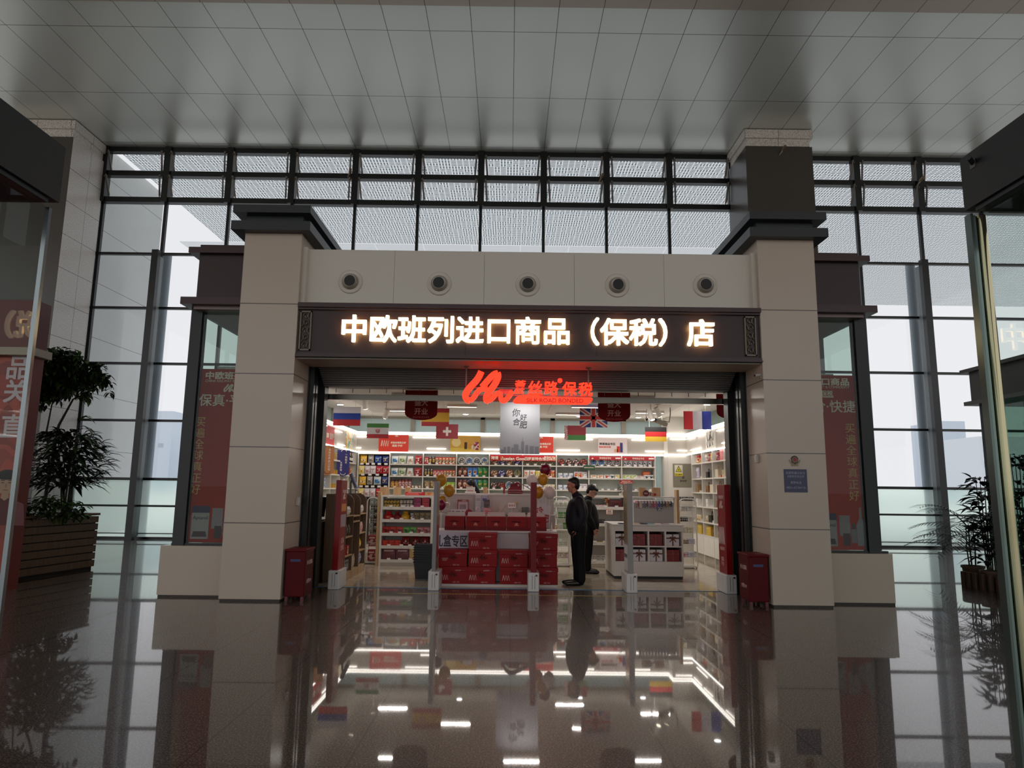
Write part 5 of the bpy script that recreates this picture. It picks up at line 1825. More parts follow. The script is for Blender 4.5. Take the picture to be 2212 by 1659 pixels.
MB().box(-0.015, IW_ + 0.015, -0.015, 1.165, izt - 0.019, izt + 0.006).build('top', mat('d6d0c9', 0.4), t)


def gift(white, label, loc):
    t = thing('ribboned_gift_box', label, 'gift box', loc, group='gift boxes in the white island')
    s_ = 0.118
    MB().box(-s_, s_, 0, 0.2, 0, 0.205).build('box', mat('ddd8da', 0.5) if white else mat('7d0f15', 0.45), t, bevel=0.003)
    rb = mat('6b3a20', 0.35) if white else mat('a85a50', 0.4)
    hw = 0.013 if white else 0.004
    b = MB()
    b.box(-hw, hw, -0.003, -0.0005, 0, 0.207).box(-s_ - 0.002, s_ + 0.002, -0.0035, -0.0004, 0.135 - hw, 0.135 + hw)
    b.box(-hw, hw, -0.001, 0.2, 0.2055, 0.208)
    b.build('ribbon', rb, t)
    b = MB()
    w_ = 0.012 if white else 0.005
    for sx in (-1, 1):
        b.tube([(0, -0.012, 0.135), (sx * 0.04, -0.022, 0.16), (sx * 0.06, -0.02, 0.148), (sx * 0.03, -0.016, 0.135), (0, -0.012, 0.133)], w_, 6, flat=0.45)
        b.tube([(0, -0.012, 0.133), (sx * 0.03, -0.014, 0.1), (sx * 0.06, -0.012, 0.07)], [w_, w_, w_ * 0.8], 6, flat=0.4)
    b.ell((0, -0.014, 0.135), (0.014, 0.01, 0.014), 8, 6)
    b.build('bow', rb, t, smooth=True)


pat = [[1, 0, 0, 1], [0, 1, 1, 0]]
cn = [['first', 'second', 'third', 'fourth'], ['first', 'second', 'third', 'fourth']]
for j in range(2):
    for k in range(4):
        x = ix0 + (k + 0.5) * (IW_ - 0.03) / 4 + 0.015
        wh = pat[j][k]
        gift(wh, '%s, %s row of the island, %s cubbyhole from the men' % ('white gift box with brown bow' if wh else 'red gift box with thin ribbon', 'upper' if j == 0 else 'lower', cn[j][k]), (x - 0.012, IY + 0.05, (zi[1] + 0.0125) if j == 0 else zi[2] + 0.0008))
# acrylic hanging display on the island
t = thing('hook_display', 'acrylic hook display of keyrings standing on the white island', 'display stand', (ix0, IY + 0.45, izt + 0.0065))
hw0, hw1 = X(1366, 1110, IY + 0.45) - ix0, X(1459, 1110, IY + 0.45) - ix0
zt_ = Z(1410, 1077, IY + 0.45) - izt
for q in (hw0, hw1 - 0.03):
    MB().box(q, q + 0.03, 0, 0.03, 0, zt_).build('post', WHITE, t)
MB().box(hw0 + 0.031, hw1 - 0.031, 0.02, 0.03, 0.0, zt_ - 0.08).build('back_panel', mat('aaa5a0', 0.4), t)
MB().box(hw0 - 0.01, hw1 + 0.01, -0.12, 0.1, zt_ + 0.0005, zt_ + 0.03).build('top', WHITE, t)
MB().box(hw0 + 0.04, hw1 - 0.04, -0.1, 0.019, zt_ - 0.03, zt_ - 0.02).build('hook_rail', mat('c9c4c4', 0.4), t)
kc = ['7a3a34', 'b8a888', '5a5a7a', '4a2a2c', '8a7a7c', '8a2a3c', '9c4a5c', '2a2c7c', '2a2622', '3a2e28', '8a6a4a', '2c2a26']
kd = ['brick red', 'sand coloured', 'slate blue', 'dark brown', 'grey mauve', 'crimson', 'rose', 'royal blue', 'black', 'coffee brown', 'tan', 'ebony']
for k, c_ in enumerate(kc):
    x = ix0 + hw0 + 0.07 + (hw1 - hw0 - 0.14) * (k + 0.5) / len(kc)
    L_ = 0.2 if k == 7 else random.uniform(0.11, 0.16)
    b = MB()
    b.box(-0.026, 0.026, 0, 0.014, -L_, -0.02)
    b.tube([(0, 0.007, -0.02), (0.008, 0.007, -0.008), (0, 0.007, 0.0)], 0.003, 5)
    o = b.build('phone_charm', print_mat((c_, c_, 'c9c0b8'), 30), None, (x, IY + 0.4, izt + zt_ - 0.024), bevel=0.003)
    tag(o, '%s strap charm hanging on the acrylic hook display' % kd[k], 'charm', 'charms on the hook display')
# little packets scattered on the island top
pc_ = [('1f2440', 'navy blue'), ('e0dcd8', 'white'), ('c9b8a8', 'beige'), ('2a2a2e', 'black'), ('8ab0b8', 'pale teal'), ('d8c8c8', 'pinkish'), ('b8a8b0', 'mauve'), ('efe8e0', 'cream')]
for k, (c_, cl) in enumerate(pc_):
    x = ix0 + 0.1 + (IW_ - 0.2) * (k + 0.5) / 8
    o = MB().box(-0.055, 0.055, 0, 0.16, 0, 0.018).box(-0.04, 0.04, 0.02, 0.14, 0.018, 0.021).build('flat_packet', mat(c_, 0.35), None, (x, IY + 0.05 + 0.02 * (k % 3), izt + 0.0065), random.uniform(-0.15, 0.15))
    tag(o, cl + ' flat packet lying on the white island top', 'packet', 'flat packets on the white island')
for px0, px1, lb, zz in ((1380, 1395, 'wooden block on the hook display, nearest the mirror gate', 0.17), (1408, 1426, 'middle wooden block on the hook display top', 0.17)):
    a, c_ = X(px0, 1065, IY + 0.5), X(px1, 1065, IY + 0.5)
    o = MB().box(-(c_ - a) / 2, (c_ - a) / 2, 0, 0.06, 0, zz).build('display_block', WOOD, None, ((a + c_) / 2, IY + 0.47, izt + zt_ + 0.0375), bevel=0.003)
    tag(o, lb, 'display block', 'wooden blocks on the hook display')
a, c_ = X(1444, 1100, IY + 0.6), X(1466, 1100, IY + 0.6)
o = MB().box(0, 0.05, 0.12, 0.3, 0, Z(1455, 1058, IY + 0.6) - izt - 0.007).build('wood_cheek', WOOD, None, (c_ - 0.03, IY + 0.5, izt + 0.0065), bevel=0.003)
tag(o, 'tall wooden end board standing on the white island', 'end board')
t = thing('arrow_sign', 'dark red round sign with an arrow on the hook display', 'sign', (X(1396, 1070, IY + 0.3), IY + 0.32, izt + zt_ + 0.0375))
MB().lathe([(0.06, 0.0), (0.06, 0.008)], (0, 0, 0.06), axis='y', n=24).build('disc', mat('6d1418', 0.5), t)
MB().prism([(0.07, 0, 0.02), (0.17, 0, 0.02), (0.17, 0, 0.01), (0.2, 0, 0.04), (0.17, 0, 0.07), (0.17, 0, 0.06), (0.07, 0, 0.06)], (0, 0.006, 0)).build('arrow', mat('9c1c22', 0.5), t)
text('新品', CREAM, t, (0, -0.001, 0.06), h=0.03)
text('前往', CREAM, t, (0.12, -0.001, 0.04), h=0.028)

# ================================================================== gift box table at the front
TY = 11.9
tx0, tx1 = X(940, 1200, TY), X(1203, 1200, TY)
tz = Z(1070, 1146.5, TY)
t = thing('display_table', 'long white display table behind the stacked red cartons', 'table', (0, 0, 0))
MB().box(tx0, tx1, TY - 0.02, TY + 0.7, tz - 0.035, tz).build('tabletop', mat('cfc6c6', 0.4), t, bevel=0.003)
b = MB()
xm = X(1072, 1180, TY)
b.box(tx0 + 0.005, xm - 0.003, TY + 0.02, TY + 0.68, 0.04, tz - 0.036)
b.box(xm + 0.003, tx1 - 0.005, TY + 0.02, TY + 0.68, 0.04, tz - 0.036)
b.build('front_panel', mat('c9c0c0', 0.4), t)
b = MB()
for x in (tx0 + 0.05, xm, tx1 - 0.05):
    b.box(x - 0.03, x + 0.03, TY + 0.04, TY + 0.66, 0, 0.039)
b.build('foot', mat('3a3432', 0.6), t)
t = thing('table_sign', 'white board with large dark gift box lettering leaning on the display table front', 'sign', at(975, 1167, TY - 0.03))
w = 72 / FPX * TY
MB().box(-w / 2, w / 2, 0, 0.012, -0.145, 0.135).build('panel', mat('c9c2d0', 0.5), t)
text('礼盒专区', mat('1d1424', 0.5), t, (0.0, -0.001, -0.01), w=w * 0.95, h=0.2, bold=0.02)

REDB = mat('8c0a10', 0.5, spec=0.25, name='red_carton')
REDD = mat('700a0f', 0.5, spec=0.25)
DKP = print_mat(('6a1a16', '4a2a1c', '8a1a1a', '3a2018'), 9, 0.5)


def red_carton(label, loc, rotz=0.0, wave=True, group='stacked red cartons in front of the display table'):
    t = thing('red_carton', label, 'carton', loc, rotz, group)
    w, d, h = 0.47, 0.3, 0.272
    MB().box(-w / 2, w / 2, 0, d, 0, h * 0.74).build('base', REDB, t, bevel=0.004)
    MB().box(-w / 2 - 0.006, w / 2 + 0.006, -0.006, d + 0.006, h * 0.74 + 0.0005, h).build('lid', REDB, t, bevel=0.004)
    b = MB()
    for k in range(8):
        a = k * 0.8
        b.tube([(0, 0, 0), (0.05 * math.cos(a), 0, 0.03 * math.sin(a)), (0.085 * math.cos(a + 0.4), 0, 0.05 * math.sin(a + 0.4) - 0.005)], [0.012, 0.01, 0.003], 5, flat=0.2)
    b.build('plant_print', mat('5a1c18', 0.5), t, (0.0, -0.003, h * 0.56))
    if wave:
        squiggle(-w * 0.41, -w * 0.16, h * 0.22, h * 0.52, 3, -0.002, 0.008).build('wave_mark', mat('e8c8c0', 0.4), t)
    else:
        text('买遍全球\n真正好', mat('e8c8c0', 0.4), t, (-w * 0.28, -0.0005, h * 0.42), h=0.05)
    text('丝路保税 ——', mat('d8a8a0', 0.4), t, (w * 0.25, -0.0065, h * 0.79), w=0.16)
    text('保真 平价', mat('d8a8a0', 0.4), t, (w * 0.12, -0.0005, h * 0.1), w=0.11)
    return t


CY = 11.55
stacks = [(977.5, 2, 'sign', 'under the gift box lettering board'), (1041, 3, None, 'next to the lettering board'), (1109.5, 2, None, 'beside the middle security gate'), (1173, 3, None, 'at the man\'s end of the display table')]
ordn = {2: ['lower', 'upper'], 3: ['bottom', 'middle', 'top']}
t = thing('low_plinth', 'low white plinth board under the stacked red cartons', 'plinth', (0, 0, 0))
MB().box(X(945, 1258, CY), X(1204, 1258, CY), CY - 0.02, CY + 0.32, 0, 0.04).build('board', mat('cdc6c2', 0.5), t)
for px, n, _, lb in stacks:
    x = X(px, 1220, CY)
    for j in range(n):
        red_carton('%s red carton of the stack %s' % (ordn[n][j], lb), (x + random.uniform(-0.012, 0.012) + 0.004 * j, CY, 0.041 + j * 0.2745), random.uniform(-0.015, 0.015), wave=not (px < 1000 and j == 1 or px > 1150 and j == 2))

LIDG = mat('c9c4c0', 0.35)
for k, px in enumerate((982.5, 1028, 1072, 1116, 1159)):
    x = X(px, 1132, TY + 0.1)
    t = thing('tote_gift_box', ['red handled gift box nearest the balloon gate on the display table', 'second red gift box from the balloon gate on the display table', 'middle red gift box of the row on the display table', 'red gift box just before the middle gate on the display table', 'red gift box just beyond the middle gate on the display table'][k], 'gift box', (x, TY + 0.06, tz + 0.0005), random.uniform(-0.02, 0.02), 'row of red gift boxes on the display table')
    w, d, h = 0.335, 0.25, 0.235
    MB().box(-w / 2, w / 2, 0, d, 0, h).build('box', REDB, t, bevel=0.004)
    MB().box(-w / 2 - 0.004, w / 2 + 0.004, -0.004, d + 0.004, 0, h * 0.26).build('base_band', REDD, t)
    MB().prism([(-w / 2 + 0.01, d - 0.02, h), (w / 2 - 0.01, d - 0.02, h), (w / 2 - 0.02, d + 0.03, h + 0.065), (-w / 2 + 0.02, d + 0.03, h + 0.065)], (0, 0.008, 0)).build('raised_lid', LIDG, t)
    b = MB()
    b.tube([(-0.09, -0.003, h * 0.63), (-0.03, -0.003, h * 0.66), (0.04, -0.003, h * 0.62), (0.07, -0.003, h * 0.64)], [0.004, 0.012, 0.014, 0.004], 5, flat=0.3)
    b.build('plant_print', mat('4a1a16', 0.5), t)
    logo(mat('d8907c', 0.4), t, (0.0, -0.001, h * 0.46), 0.075, 0.002)
    text('SILK ROAD', mat('c07060', 0.4), t, (0, -0.0005, h * 0.33), w=0.06)

# ---- second tier: cashier desk behind the table
KY = 12.95
kx0, kx1 = X(950, 1100, KY), X(1196, 1100, KY)
kz = Z(1020, 1066, KY)
t = thing('cash_desk', 'tall pale counter behind the row of red gift boxes', 'counter', (0, 0, 0))
MB().box(kx0, kx1, KY, KY + 0.5, 0, kz - 0.03).build('body', mat('c4bbb6', 0.45), t)
MB().box(kx0 - 0.02, kx1 + 0.02, KY - 0.02, KY + 0.52, kz - 0.029, kz).build('top', mat('d8d0ca', 0.4), t)
zt2_ = Z(1020, 1111, KY - 0.3)
MB().box(kx0, kx1, KY - 0.32, KY - 0.021, 0, zt2_).build('step', mat('b5aca8', 0.45), t)


def on_step(px0, px1, py0, cols, name, label, cat, y=None, d=0.1, lay='box'):
    y = y or KY - 0.25
    x0, x1 = X(px0, py0, y), X(px1, py0, y)
    h = Z((px0 + px1) / 2, py0, y) - zt2_
    me = g_box(x1 - x0, d, h, cols)
    o = bpy.data.objects.new(name, me)
    COL.objects.link(o)
    o.location = ((x0 + x1) / 2, y, zt2_ + 0.0005)
    return tag(o, label, cat)


on_step(1027, 1040, 1070, ('c9c3c6', 'bdb7ba', 'd8d2d4', 'a8a2a6'), 'gift_carton', 'pale grey gift carton with a smile print on the cashier step', 'gift box', KY - 0.12)
on_step(1040.5, 1053, 1070, ('b4b0be', 'a8a4b4', 'c4c0cc', '4a4a8a'), 'gift_carton', 'lavender grey gift carton beside the smile print carton', 'gift box', KY - 0.12)
on_step(1046, 1057.5, 1079.5, ('3a1418', '4a1c20', '2a0c10', '6a3a3c'), 'dark_box', 'dark maroon upright box in front of the lavender carton', 'box', KY - 0.24)
on_step(1044, 1063, 1097, ('d88a90', 'c87078', 'e8c8c8', 'e0a0a4'), 'pink_box', 'low pink box with three windows on the cashier step', 'box', KY - 0.315, 0.06)
on_step(1127, 1134.5, 1096, ('4a4a42', '5a5a50', '3a3a34', '6a6a60'), 'tea_box', 'dark green tea box nearest the price ticket', 'tea box', KY - 0.2)
on_step(1135, 1142, 1096, ('46463f', '57574e', '383832', '66665c'), 'tea_box', 'dark green tea box half hidden by the middle gate', 'tea box', KY - 0.2)
on_step(967, 986, 1103, ('8d8784', '7d7774', '9d9794', '6d6764'), 'grey_box', 'flat grey box under the cardboard greeting, on the step', 'box', KY - 0.28)
t = thing('framed_notice', 'red framed white notice standing on the cashier step', 'notice', (X(1000, 1100, KY - 0.22), KY - 0.22, zt2_ + 0.001))
w, h = 23.5 / FPX * KY, Z(1000, 1079.5, KY - 0.22) - zt2_
MB().box(-w / 2, w / 2, 0, 0.012, 0, h).build('frame', mat('8d1a24', 0.4), t)
MB().box(-w * 0.42, w * 0.42, -0.003, -0.0004, 0.02, h * 0.86).build('sheet', mat('c9b0b8', 0.5), t)
text('温馨提示', CREAM, t, (0.02, -0.001, h * 0.93), h=0.02)
text('尊敬的顾客\n请您在离店前\n核对商品票据\n谢谢您的配合', mat('7a4a54', 0.5), t, (0, -0.003, h * 0.5), w=w * 0.6)
t = thing('greeting_cutout', 'white cardboard cutout reading 你打卡 with a red seal, above the red gift boxes', 'cutout', (X(993, 1103, KY - 0.33), KY - 0.36, zt2_ - 0.04))
b = MB().box(-0.16, 0.12, 0, 0.01, 0, 0.13)
b.build('card', mat('d8ccd0', 0.5), t)
text('你打卡', INK, t, (-0.03, -0.001, 0.065), w=0.24, bold=0.03)
b = MB()
b.prism([(0.17 + 0.065 * math.cos(q) * (1 + 0.08 * (k % 2)), -0.004, 0.065 + 0.065 * math.sin(q) * (1 + 0.08 * (k % 2))) for k, q in enumerate([2 * PI * j / 24 for j in range(24)])], (0, 0.01, 0))
b.build('seal', mat('8d1420', 0.5), t)
b = MB().cyl((-0.1, 0.02, -0.08), (-0.1, 0.02, 0.02), 0.006, n=6).cyl((0.12, 0.02, -0.08), (0.12, 0.02, 0.02), 0.006, n=6)
b.build('stick', WHITE, t)
# receipt box, price ticket, folded bags on the desk top
t = thing('white_box', 'white lidded box with a red stripe in front of the cashier', 'box', (X(1016, 1064, KY + 0.2), KY + 0.2, kz + 0.0005))
MB().box(-0.08, 0.08, 0, 0.14, 0, 0.12).build('box', mat('e4ded8', 0.45), t, bevel=0.006)
MB().box(-0.1, 0.1, -0.02, 0.16, 0.0, 0.035).build('tray', mat('e4ded8', 0.45), t)
MB().box(-0.06, 0.06, -0.003, -0.0004, 0.04, 0.052).build('stripe', mat('c05a4c', 0.5), t)
t = thing('price_ticket', 'small white ticket block with a yellow star on the cashier desk edge', 'price card', (X(1106, 1090, KY - 0.06), KY - 0.07, zt2_ + 0.001))
zz_ = Z(1106, 1098, KY - 0.05) - zt2_
MB().box(-0.075, 0.075, 0, 0.01, zz_, zz_ + 0.1).build('card', mat('efe6e2', 0.5), t, bevel=0.003)
MB().cyl((0, 0.005, 0), (0, 0.005, zz_), 0.004, n=6).box(-0.07, 0.07, -0.02, 0.03, 0, 0.012).build('stand', WHITE, t)
text('¥39.9', mat('8a2a2c', 0.5), t, (0, -0.001, zz_ + 0.05), w=0.12)
b = MB()
b.prism([((0.07 + 0.035 * (1 if k % 2 == 0 else 0.45) * math.cos(PI / 2 + k * PI / 5)), -0.006, zz_ + 0.1 + 0.035 * (1 if k % 2 == 0 else 0.45) * math.sin(PI / 2 + k * PI / 5)) for k in range(10)], (0, 0.005, 0))
b.build('star', mat('d8b060', 0.5), t)
t = thing('folded_tote', 'folded dusty pink felt tote bag with a cut handle slot on the cashier desk', 'bag', (X(1120, 1085, KY + 0.05), KY + 0.02, kz + 0.0005))
b = MB()
for k in range(3):
    zz_ = 0.005 + 0.028 * k
    pts = []
    for j in range(13):
        f = j / 12
        x = -0.26 + 0.52 * f
        pts.append((x, zz_ + (0.075 + 0.045 * k) * math.sin(PI * (f ** 0.6)) * (1 if k == 2 else 0.25)))
    vs, fs = [], []
    for x, z in pts:
        vs += [(x, 0, z), (x, 0.25, z), (x, 0.25, z + 0.014), (x, 0, z + 0.014)]
    for j in range(12):
        a = j * 4
        for q in range(4):
            fs.append((a + q, a + (q + 1) % 4, a + 4 + (q + 1) % 4, a + 4 + q))
    fs += [(3, 2, 1, 0), (48, 49, 50, 51)]
    b.add(vs, fs)
b.build('felt', mat('a8949c', 0.8), t)
t = thing('red_cutout', 'red cloud shaped card standing behind the folded felt tote', 'cutout', (X(1112, 1070, KY + 0.35), KY + 0.35, kz))
q = lambda px, py: ((px - 1112) / FPX * (KY + 0.35), 0, (1068 - py) / FPX * (KY + 0.35))
MB().prism([q(1097, 1068), q(1097, 1060), q(1098.5, 1057), q(1101.5, 1055), q(1103, 1046), q(1124, 1044), q(1125.5, 1058), q(1129, 1061), q(1129.5, 1066), q(1127, 1070.5), q(1126, 1071)], (0, 0.01, 0)).build('card', mat('9c0f22', 0.5), t)
MB().box(*[q(1087, 0)[0], q(1091, 0)[0]], 0, 0.012, -0.02, q(0, 1047)[2]).build('post', mat('8d0f1c', 0.5), t)
text('中欧班列', mat('d8b0a0', 0.5), t, (q(1106, 0)[0], -0.001, q(0, 1047.5)[2]), w=0.1)
MB().prism([q(1117, 1048), q(1122, 1048), q(1120.5, 1052), q(1118.5, 1052)], (0, -0.004, 0)).build('mark', mat('d8d8e0', 0.5), t, (0, -0.001, 0))
# bouquet
t = thing('dried_bouquet', 'bouquet of dried flowers with a yellow bloom in grey wrapping on the display table', 'bouquet', (X(1077, 1112, TY + 0.52), TY + 0.52, tz + 0.0015))
b = MB()
for k in range(10):
    a = 2 * PI * k / 10
    a2 = 2 * PI * (k + 1) / 10
    r0, r1 = 0.035, 0.15 + 0.03 * (k % 2)
    b.add([(r0 * math.cos(a), r0 * math.sin(a) * 0.6, 0), (r0 * math.cos(a2), r0 * math.sin(a2) * 0.6, 0), (r1 * math.cos(a2), r1 * math.sin(a2) * 0.6, 0.22 + 0.05 * ((k + 1) % 2)), (r1 * math.cos(a), r1 * math.sin(a) * 0.6, 0.22 + 0.05 * (k % 2))], [(0, 1, 2, 3)])
b.build('wrapping', mat('9a918a', 0.5), t)
b = MB()
for k in range(60):
    a = random.uniform(0, 2 * PI)
    r_ = random.uniform(0, 0.13)
    b.ell((r_ * math.cos(a), r_ * math.sin(a) * 0.6 - 0.02, random.uniform(0.12, 0.3) - r_ * 0.3), (random.uniform(0.012, 0.028),) * 3, 6, 4, random.choice((0, 1, 1, 2, 3)))
b.ell((0.0, -0.07, 0.2), (0.045, 0.03, 0.04), 10, 8, 4)
b.build('flowers', [mat('3a2018', 0.7), mat('5a3a26', 0.7), mat('c9bca8', 0.7), mat('7a5a3c', 0.7), mat('d8b45c', 0.7)], t)
b = MB()
for k in range(9):
    a = random.uniform(0, PI)
    b.tube([(0, 0, 0.15), (0.1 * math.cos(a) - 0.05, 0.02, 0.3), (0.22 * math.cos(a) - 0.09, 0.03, 0.34 + random.uniform(0, 0.14))], [0.006, 0.008, 0.004], 5)
b.build('dry_stems', mat('b8ac92', 0.7), t)
# tall tan cards behind
for px0, px1, lb in ((1043.5, 1053, 'narrow wooden block at the cashier, behind the lavender carton'),):
    a, c_ = X(px0, 1060, KY + 0.3), X(px1, 1060, KY + 0.3)
    tag(MB().box(-(c_ - a) / 2, (c_ - a) / 2, 0, 0.06, 0, Z(1048, 1052, KY + 0.3) - kz).build('display_block', WOOD, None, ((a + c_) / 2, KY + 0.3, kz + 0.0005)), lb, 'display block')
# cut-out reading 合肥, tilted at the end of the table
t = thing('city_cutout', 'white cut-out card with red characters tilted at the man\'s end of the table', 'cutout', at(1172, 1112, TY + 0.35))
zz_ = t.location.z - tz
MB().obox((0, 0, 0.02), (0.26, 0.012, 0.34), Matrix.Rotation(0.25, 3, 'Y')).build('card', mat('cfc4c6', 0.5), t)
text('合', mat('a0202c', 0.5), t, (-0.05, -0.008, 0.08), h=0.13, bold=0.02, tilt=-0.25)
text('肥', mat('a0202c', 0.5), t, (0.04, -0.008, -0.06), h=0.14, bold=0.02, tilt=-0.15)
MB().cyl((0, 0.015, -zz_ + 0.002), (0, 0.015, 0), 0.008, n=6).build('stick', WHITE, t)
t = thing('small_bottle', 'little white bottle at the end of the display table beside the wire rack', 'bottle', (X(1191, 1140, TY + 0.2), TY + 0.2, tz + 0.0005))
MB().lathe([(0.018, 0), (0.02, 0.01), (0.02, 0.09), (0.009, 0.105), (0.009, 0.13)], n=12).build('bottle', mat('e8e2da', 0.3), t, smooth=True)
MB().lathe([(0.011, 0.1305), (0.011, 0.15)], n=12).build('cap', mat('c9b8a8', 0.3), t)
# ================================================================== things about the entrance
def gate(px, D_, kind, label):
    """Security gate: white foot and a tall flat panel set edge on to the opening."""
    c = at(px, 1274, 11.12)
    t = thing('security_gate', label, 'security gate', (c.x, 11.12, 0))
    b = MB()
    b.prism([(-0.085, -0.09, 0), (0.085, -0.09, 0), (0.095, 0.0, 0), (0.085, 0.42, 0), (-0.085, 0.42, 0), (-0.095, 0, 0)], (0, 0, 0.29))
    b.build('foot', mat('d9d5d2', 0.3), t, bevel=0.012)
    b = MB()
    for sx in (-0.02, 0.02):
        b.box(sx - 0.004, sx + 0.004, -0.093, -0.0905, 0.04, 0.25)
    b.build('foot_seam', mat('8d8985', 0.5), t)
    MB().box(0.03, 0.062, -0.094, -0.0905, 0.235, 0.262).build('indicator', mat('5a2020', 0.3), t)
    ht = 1.7
    if kind == 'red':
        m1, m2 = mat('a81016', 0.3), mat('9c4a44', 0.12, coat=0.6)
        MB().box(-0.045, 0.045, -0.03, 0.36, 0.29, ht).build('panel', mat('8c0a12', 0.3, spec=0.3), t, bevel=0.004)
    elif kind == 'thin':
        MB().box(-0.045, 0.045, -0.03, 0.36, 0.29, ht).build('panel', mat('700a10', 0.35, spec=0.25), t, bevel=0.004)
    elif kind == 'grey':
        MB().box(-0.04, 0.02, -0.03, 0.36, 0.29, ht).build('panel', mat('8a8588', 0.35), t, bevel=0.004)
        b = MB()
        b.box(0.0205, 0.024, 0.0, 0.33, 0.32, ht - 0.03)
        o = b.build('side_panel', mat('8d7a5c', 0.3), t)
        MB().box(0.0243, 0.027, 0.02, 0.31, 0.5, 1.0).build('red_print', mat('9c2a34', 0.4), t)
    else:
        MB().box(-0.045, 0.035, -0.03, 0.36, 0.29, ht).build('panel', mat('8f8984', 0.3), t, bevel=0.004)
        MB().box(-0.049, -0.0455, 0.0, 0.33, 0.75, ht - 0.03).build('mirror_face', mat('b89e78', 0.18, 0.5), t)  # the tan reflection is painted into this face's colour
        MB().box(-0.049, -0.0455, 0.0, 0.33, 0.32, 0.72).build('white_face', mat('d6d2d4', 0.4), t)
        text('买遍全球', mat('5a4a4c', 0.5), t, (-0.0492, 0.17, 0.55), w=0.26, face='left')
    return t, ht


t, ht = gate(722, 0, 'red', 'red security gate beside the planter side door frame, with price lists on its face')
b = MB()
FX = 0.0455
b.box(FX, FX + 0.003, 0.02, 0.34, 1.2, 1.32)
b.build('orange_stripe', mat('d8802c', 0.3), t)
MB().box(FX, FX + 0.003, 0.02, 0.34, 0.95, 1.15).build('barcode_stripe', stripe_mat(1, 0.05, 0.014, 'd8c8cc', '6a3a5a'), t)
text('丝路保税', mat('e0c8c4', 0.4), t, (FX, 0.18, 1.52), w=0.24, face='right')
logo(mat('e0c8c4', 0.4), t, (FX, 0.18, 1.44), 0.16, 0.002, face='right')
text('买遍\n全球', mat('e0b8b4', 0.4), t, (FX, 0.18, 0.68), h=0.2, face='right')
t, ht = gate(937, 0, 'grey', 'grey security gate next to the balloons')
t, ht = gate(1152, 0, 'thin', 'thin red edge-on security gate in front of the red gift boxes')
t, ht = gate(1363.5, 0, 'mirror', 'grey security gate with a mirror face in front of the white island')
t, ht = gate(1577, 0, 'red', 'red security gate with white wave mark beside the cube shelf side door frame')
FX = -0.0455
text('中欧班列', mat('e0c0b8', 0.4), t, (FX, 0.17, 1.5), w=0.26, face='left')
logo(mat('e0c0b8', 0.4), t, (FX, 0.17, 1.38), 0.2, 0.002, face='left')
o = squiggle(-0.14, 0.14, 0.75, 1.02, 4, 0, 0.011).build('wave_mark', mat('e0c0b8', 0.4), t, (FX - 0.002, 0.17, 0), -PI / 2)
text('买遍全球', mat('e0b8b0', 0.4), t, (FX, 0.17, 0.68), w=0.22, face='left')
text('保真\n平价', mat('e0b8b0', 0.4), t, (FX, 0.17, 0.48), h=0.14, face='left')

# extinguisher boxes either side
for sgn, x0, x1, lb in ((-1, LX1 + 0.01, LX1 + 0.33, 'red fire extinguisher cabinet at the foot of the planter side pillar'), (1, RX0 - 0.33, RX0 - 0.01, 'red fire extinguisher cabinet at the foot of the police notice pillar')):
    t = thing('extinguisher_box', lb, 'fire extinguisher box', ((x0 + x1) / 2, 9.9, 0))
    w = 0.14
    MB().box(-w, w, 0.0, 0.42, 0.06, 0.68).build('cabinet', mat('560910', 0.45, spec=0.15), t, bevel=0.012)
    MB().box(-w - 0.012, w + 0.012, -0.012, 0.432, 0.6805, 0.715).build('lid', mat('620b12', 0.45, spec=0.15), t, bevel=0.006)
    for a in (-w + 0.01, w - 0.05):
        for c_ in (0.02, 0.36):
            MB().box(a, a + 0.04, c_, c_ + 0.04, 0, 0.0595).build('foot', mat('5a0c12', 0.4), t)
    MB().box(-0.07, 0.07, -0.003, -0.0003, 0.54, 0.575).build('blue_label', mat('1c2a5c', 0.4), t)
    sx = 1 if sgn < 0 else -1
    fx = sx * (w + 0.0005)
    fc = 'right' if sgn < 0 else 'left'
    text('灭火器箱', mat('d8b8b4', 0.4), t, (fx, 0.21, 0.52), w=0.26, face=fc)
    text('火警119', mat('d8b8b4', 0.4), t, (fx, 0.21, 0.26), w=0.22, face=fc)
    MB().box(min(fx, fx + sx * 0.003), max(fx, fx + sx * 0.003), 0.03, 0.39, 0.385, 0.39).build('door_seam', mat('4a0a10', 0.5), t)

# police notice
t = thing('police_notice', 'blue police notice with a shield emblem on the pale stone pillar', 'notice', at(1719, 1038.5, PF - 0.008))
k_ = PF / FPX
w, h = 49 * k_ / 2, 49 * k_ / 2
MB().box(-w, w, 0, 0.007, -h, h).build('panel', mat('131a4a', 0.35), t)
text('合肥铁路公安处', mat('a9abc0', 0.5), t, (0, -0.001, h * 0.68), w=w * 1.7)
text('合肥南站派出所', mat('a9abc0', 0.5), t, (0, -0.001, h * 0.38), w=w * 1.5)
text('Hefei South Railway Police Station', mat('8a8ca4', 0.5), t, (0, -0.001, h * 0.18), w=w * 1.1)
text('报警电话', mat('a9abc0', 0.5), t, (0, -0.001, -h * 0.16), w=w * 0.95)
text('0551-62124110', mat('a9abc0', 0.5), t, (0, -0.001, -h * 0.6), w=w * 1.65)
b = MB()
e0 = h + 0.115
b.prism([(-0.052, -0.002, e0 + 0.045), (-0.028, -0.002, e0 + 0.072), (0, -0.002, e0 + 0.08), (0.028, -0.002, e0 + 0.072), (0.052, -0.002, e0 + 0.045), (0.04, -0.002, e0 - 0.03), (0, -0.002, e0 - 0.045), (-0.04, -0.002, e0 - 0.03)], (0, 0.009, 0))
b.build('shield', mat('2a0c10', 0.4), t)
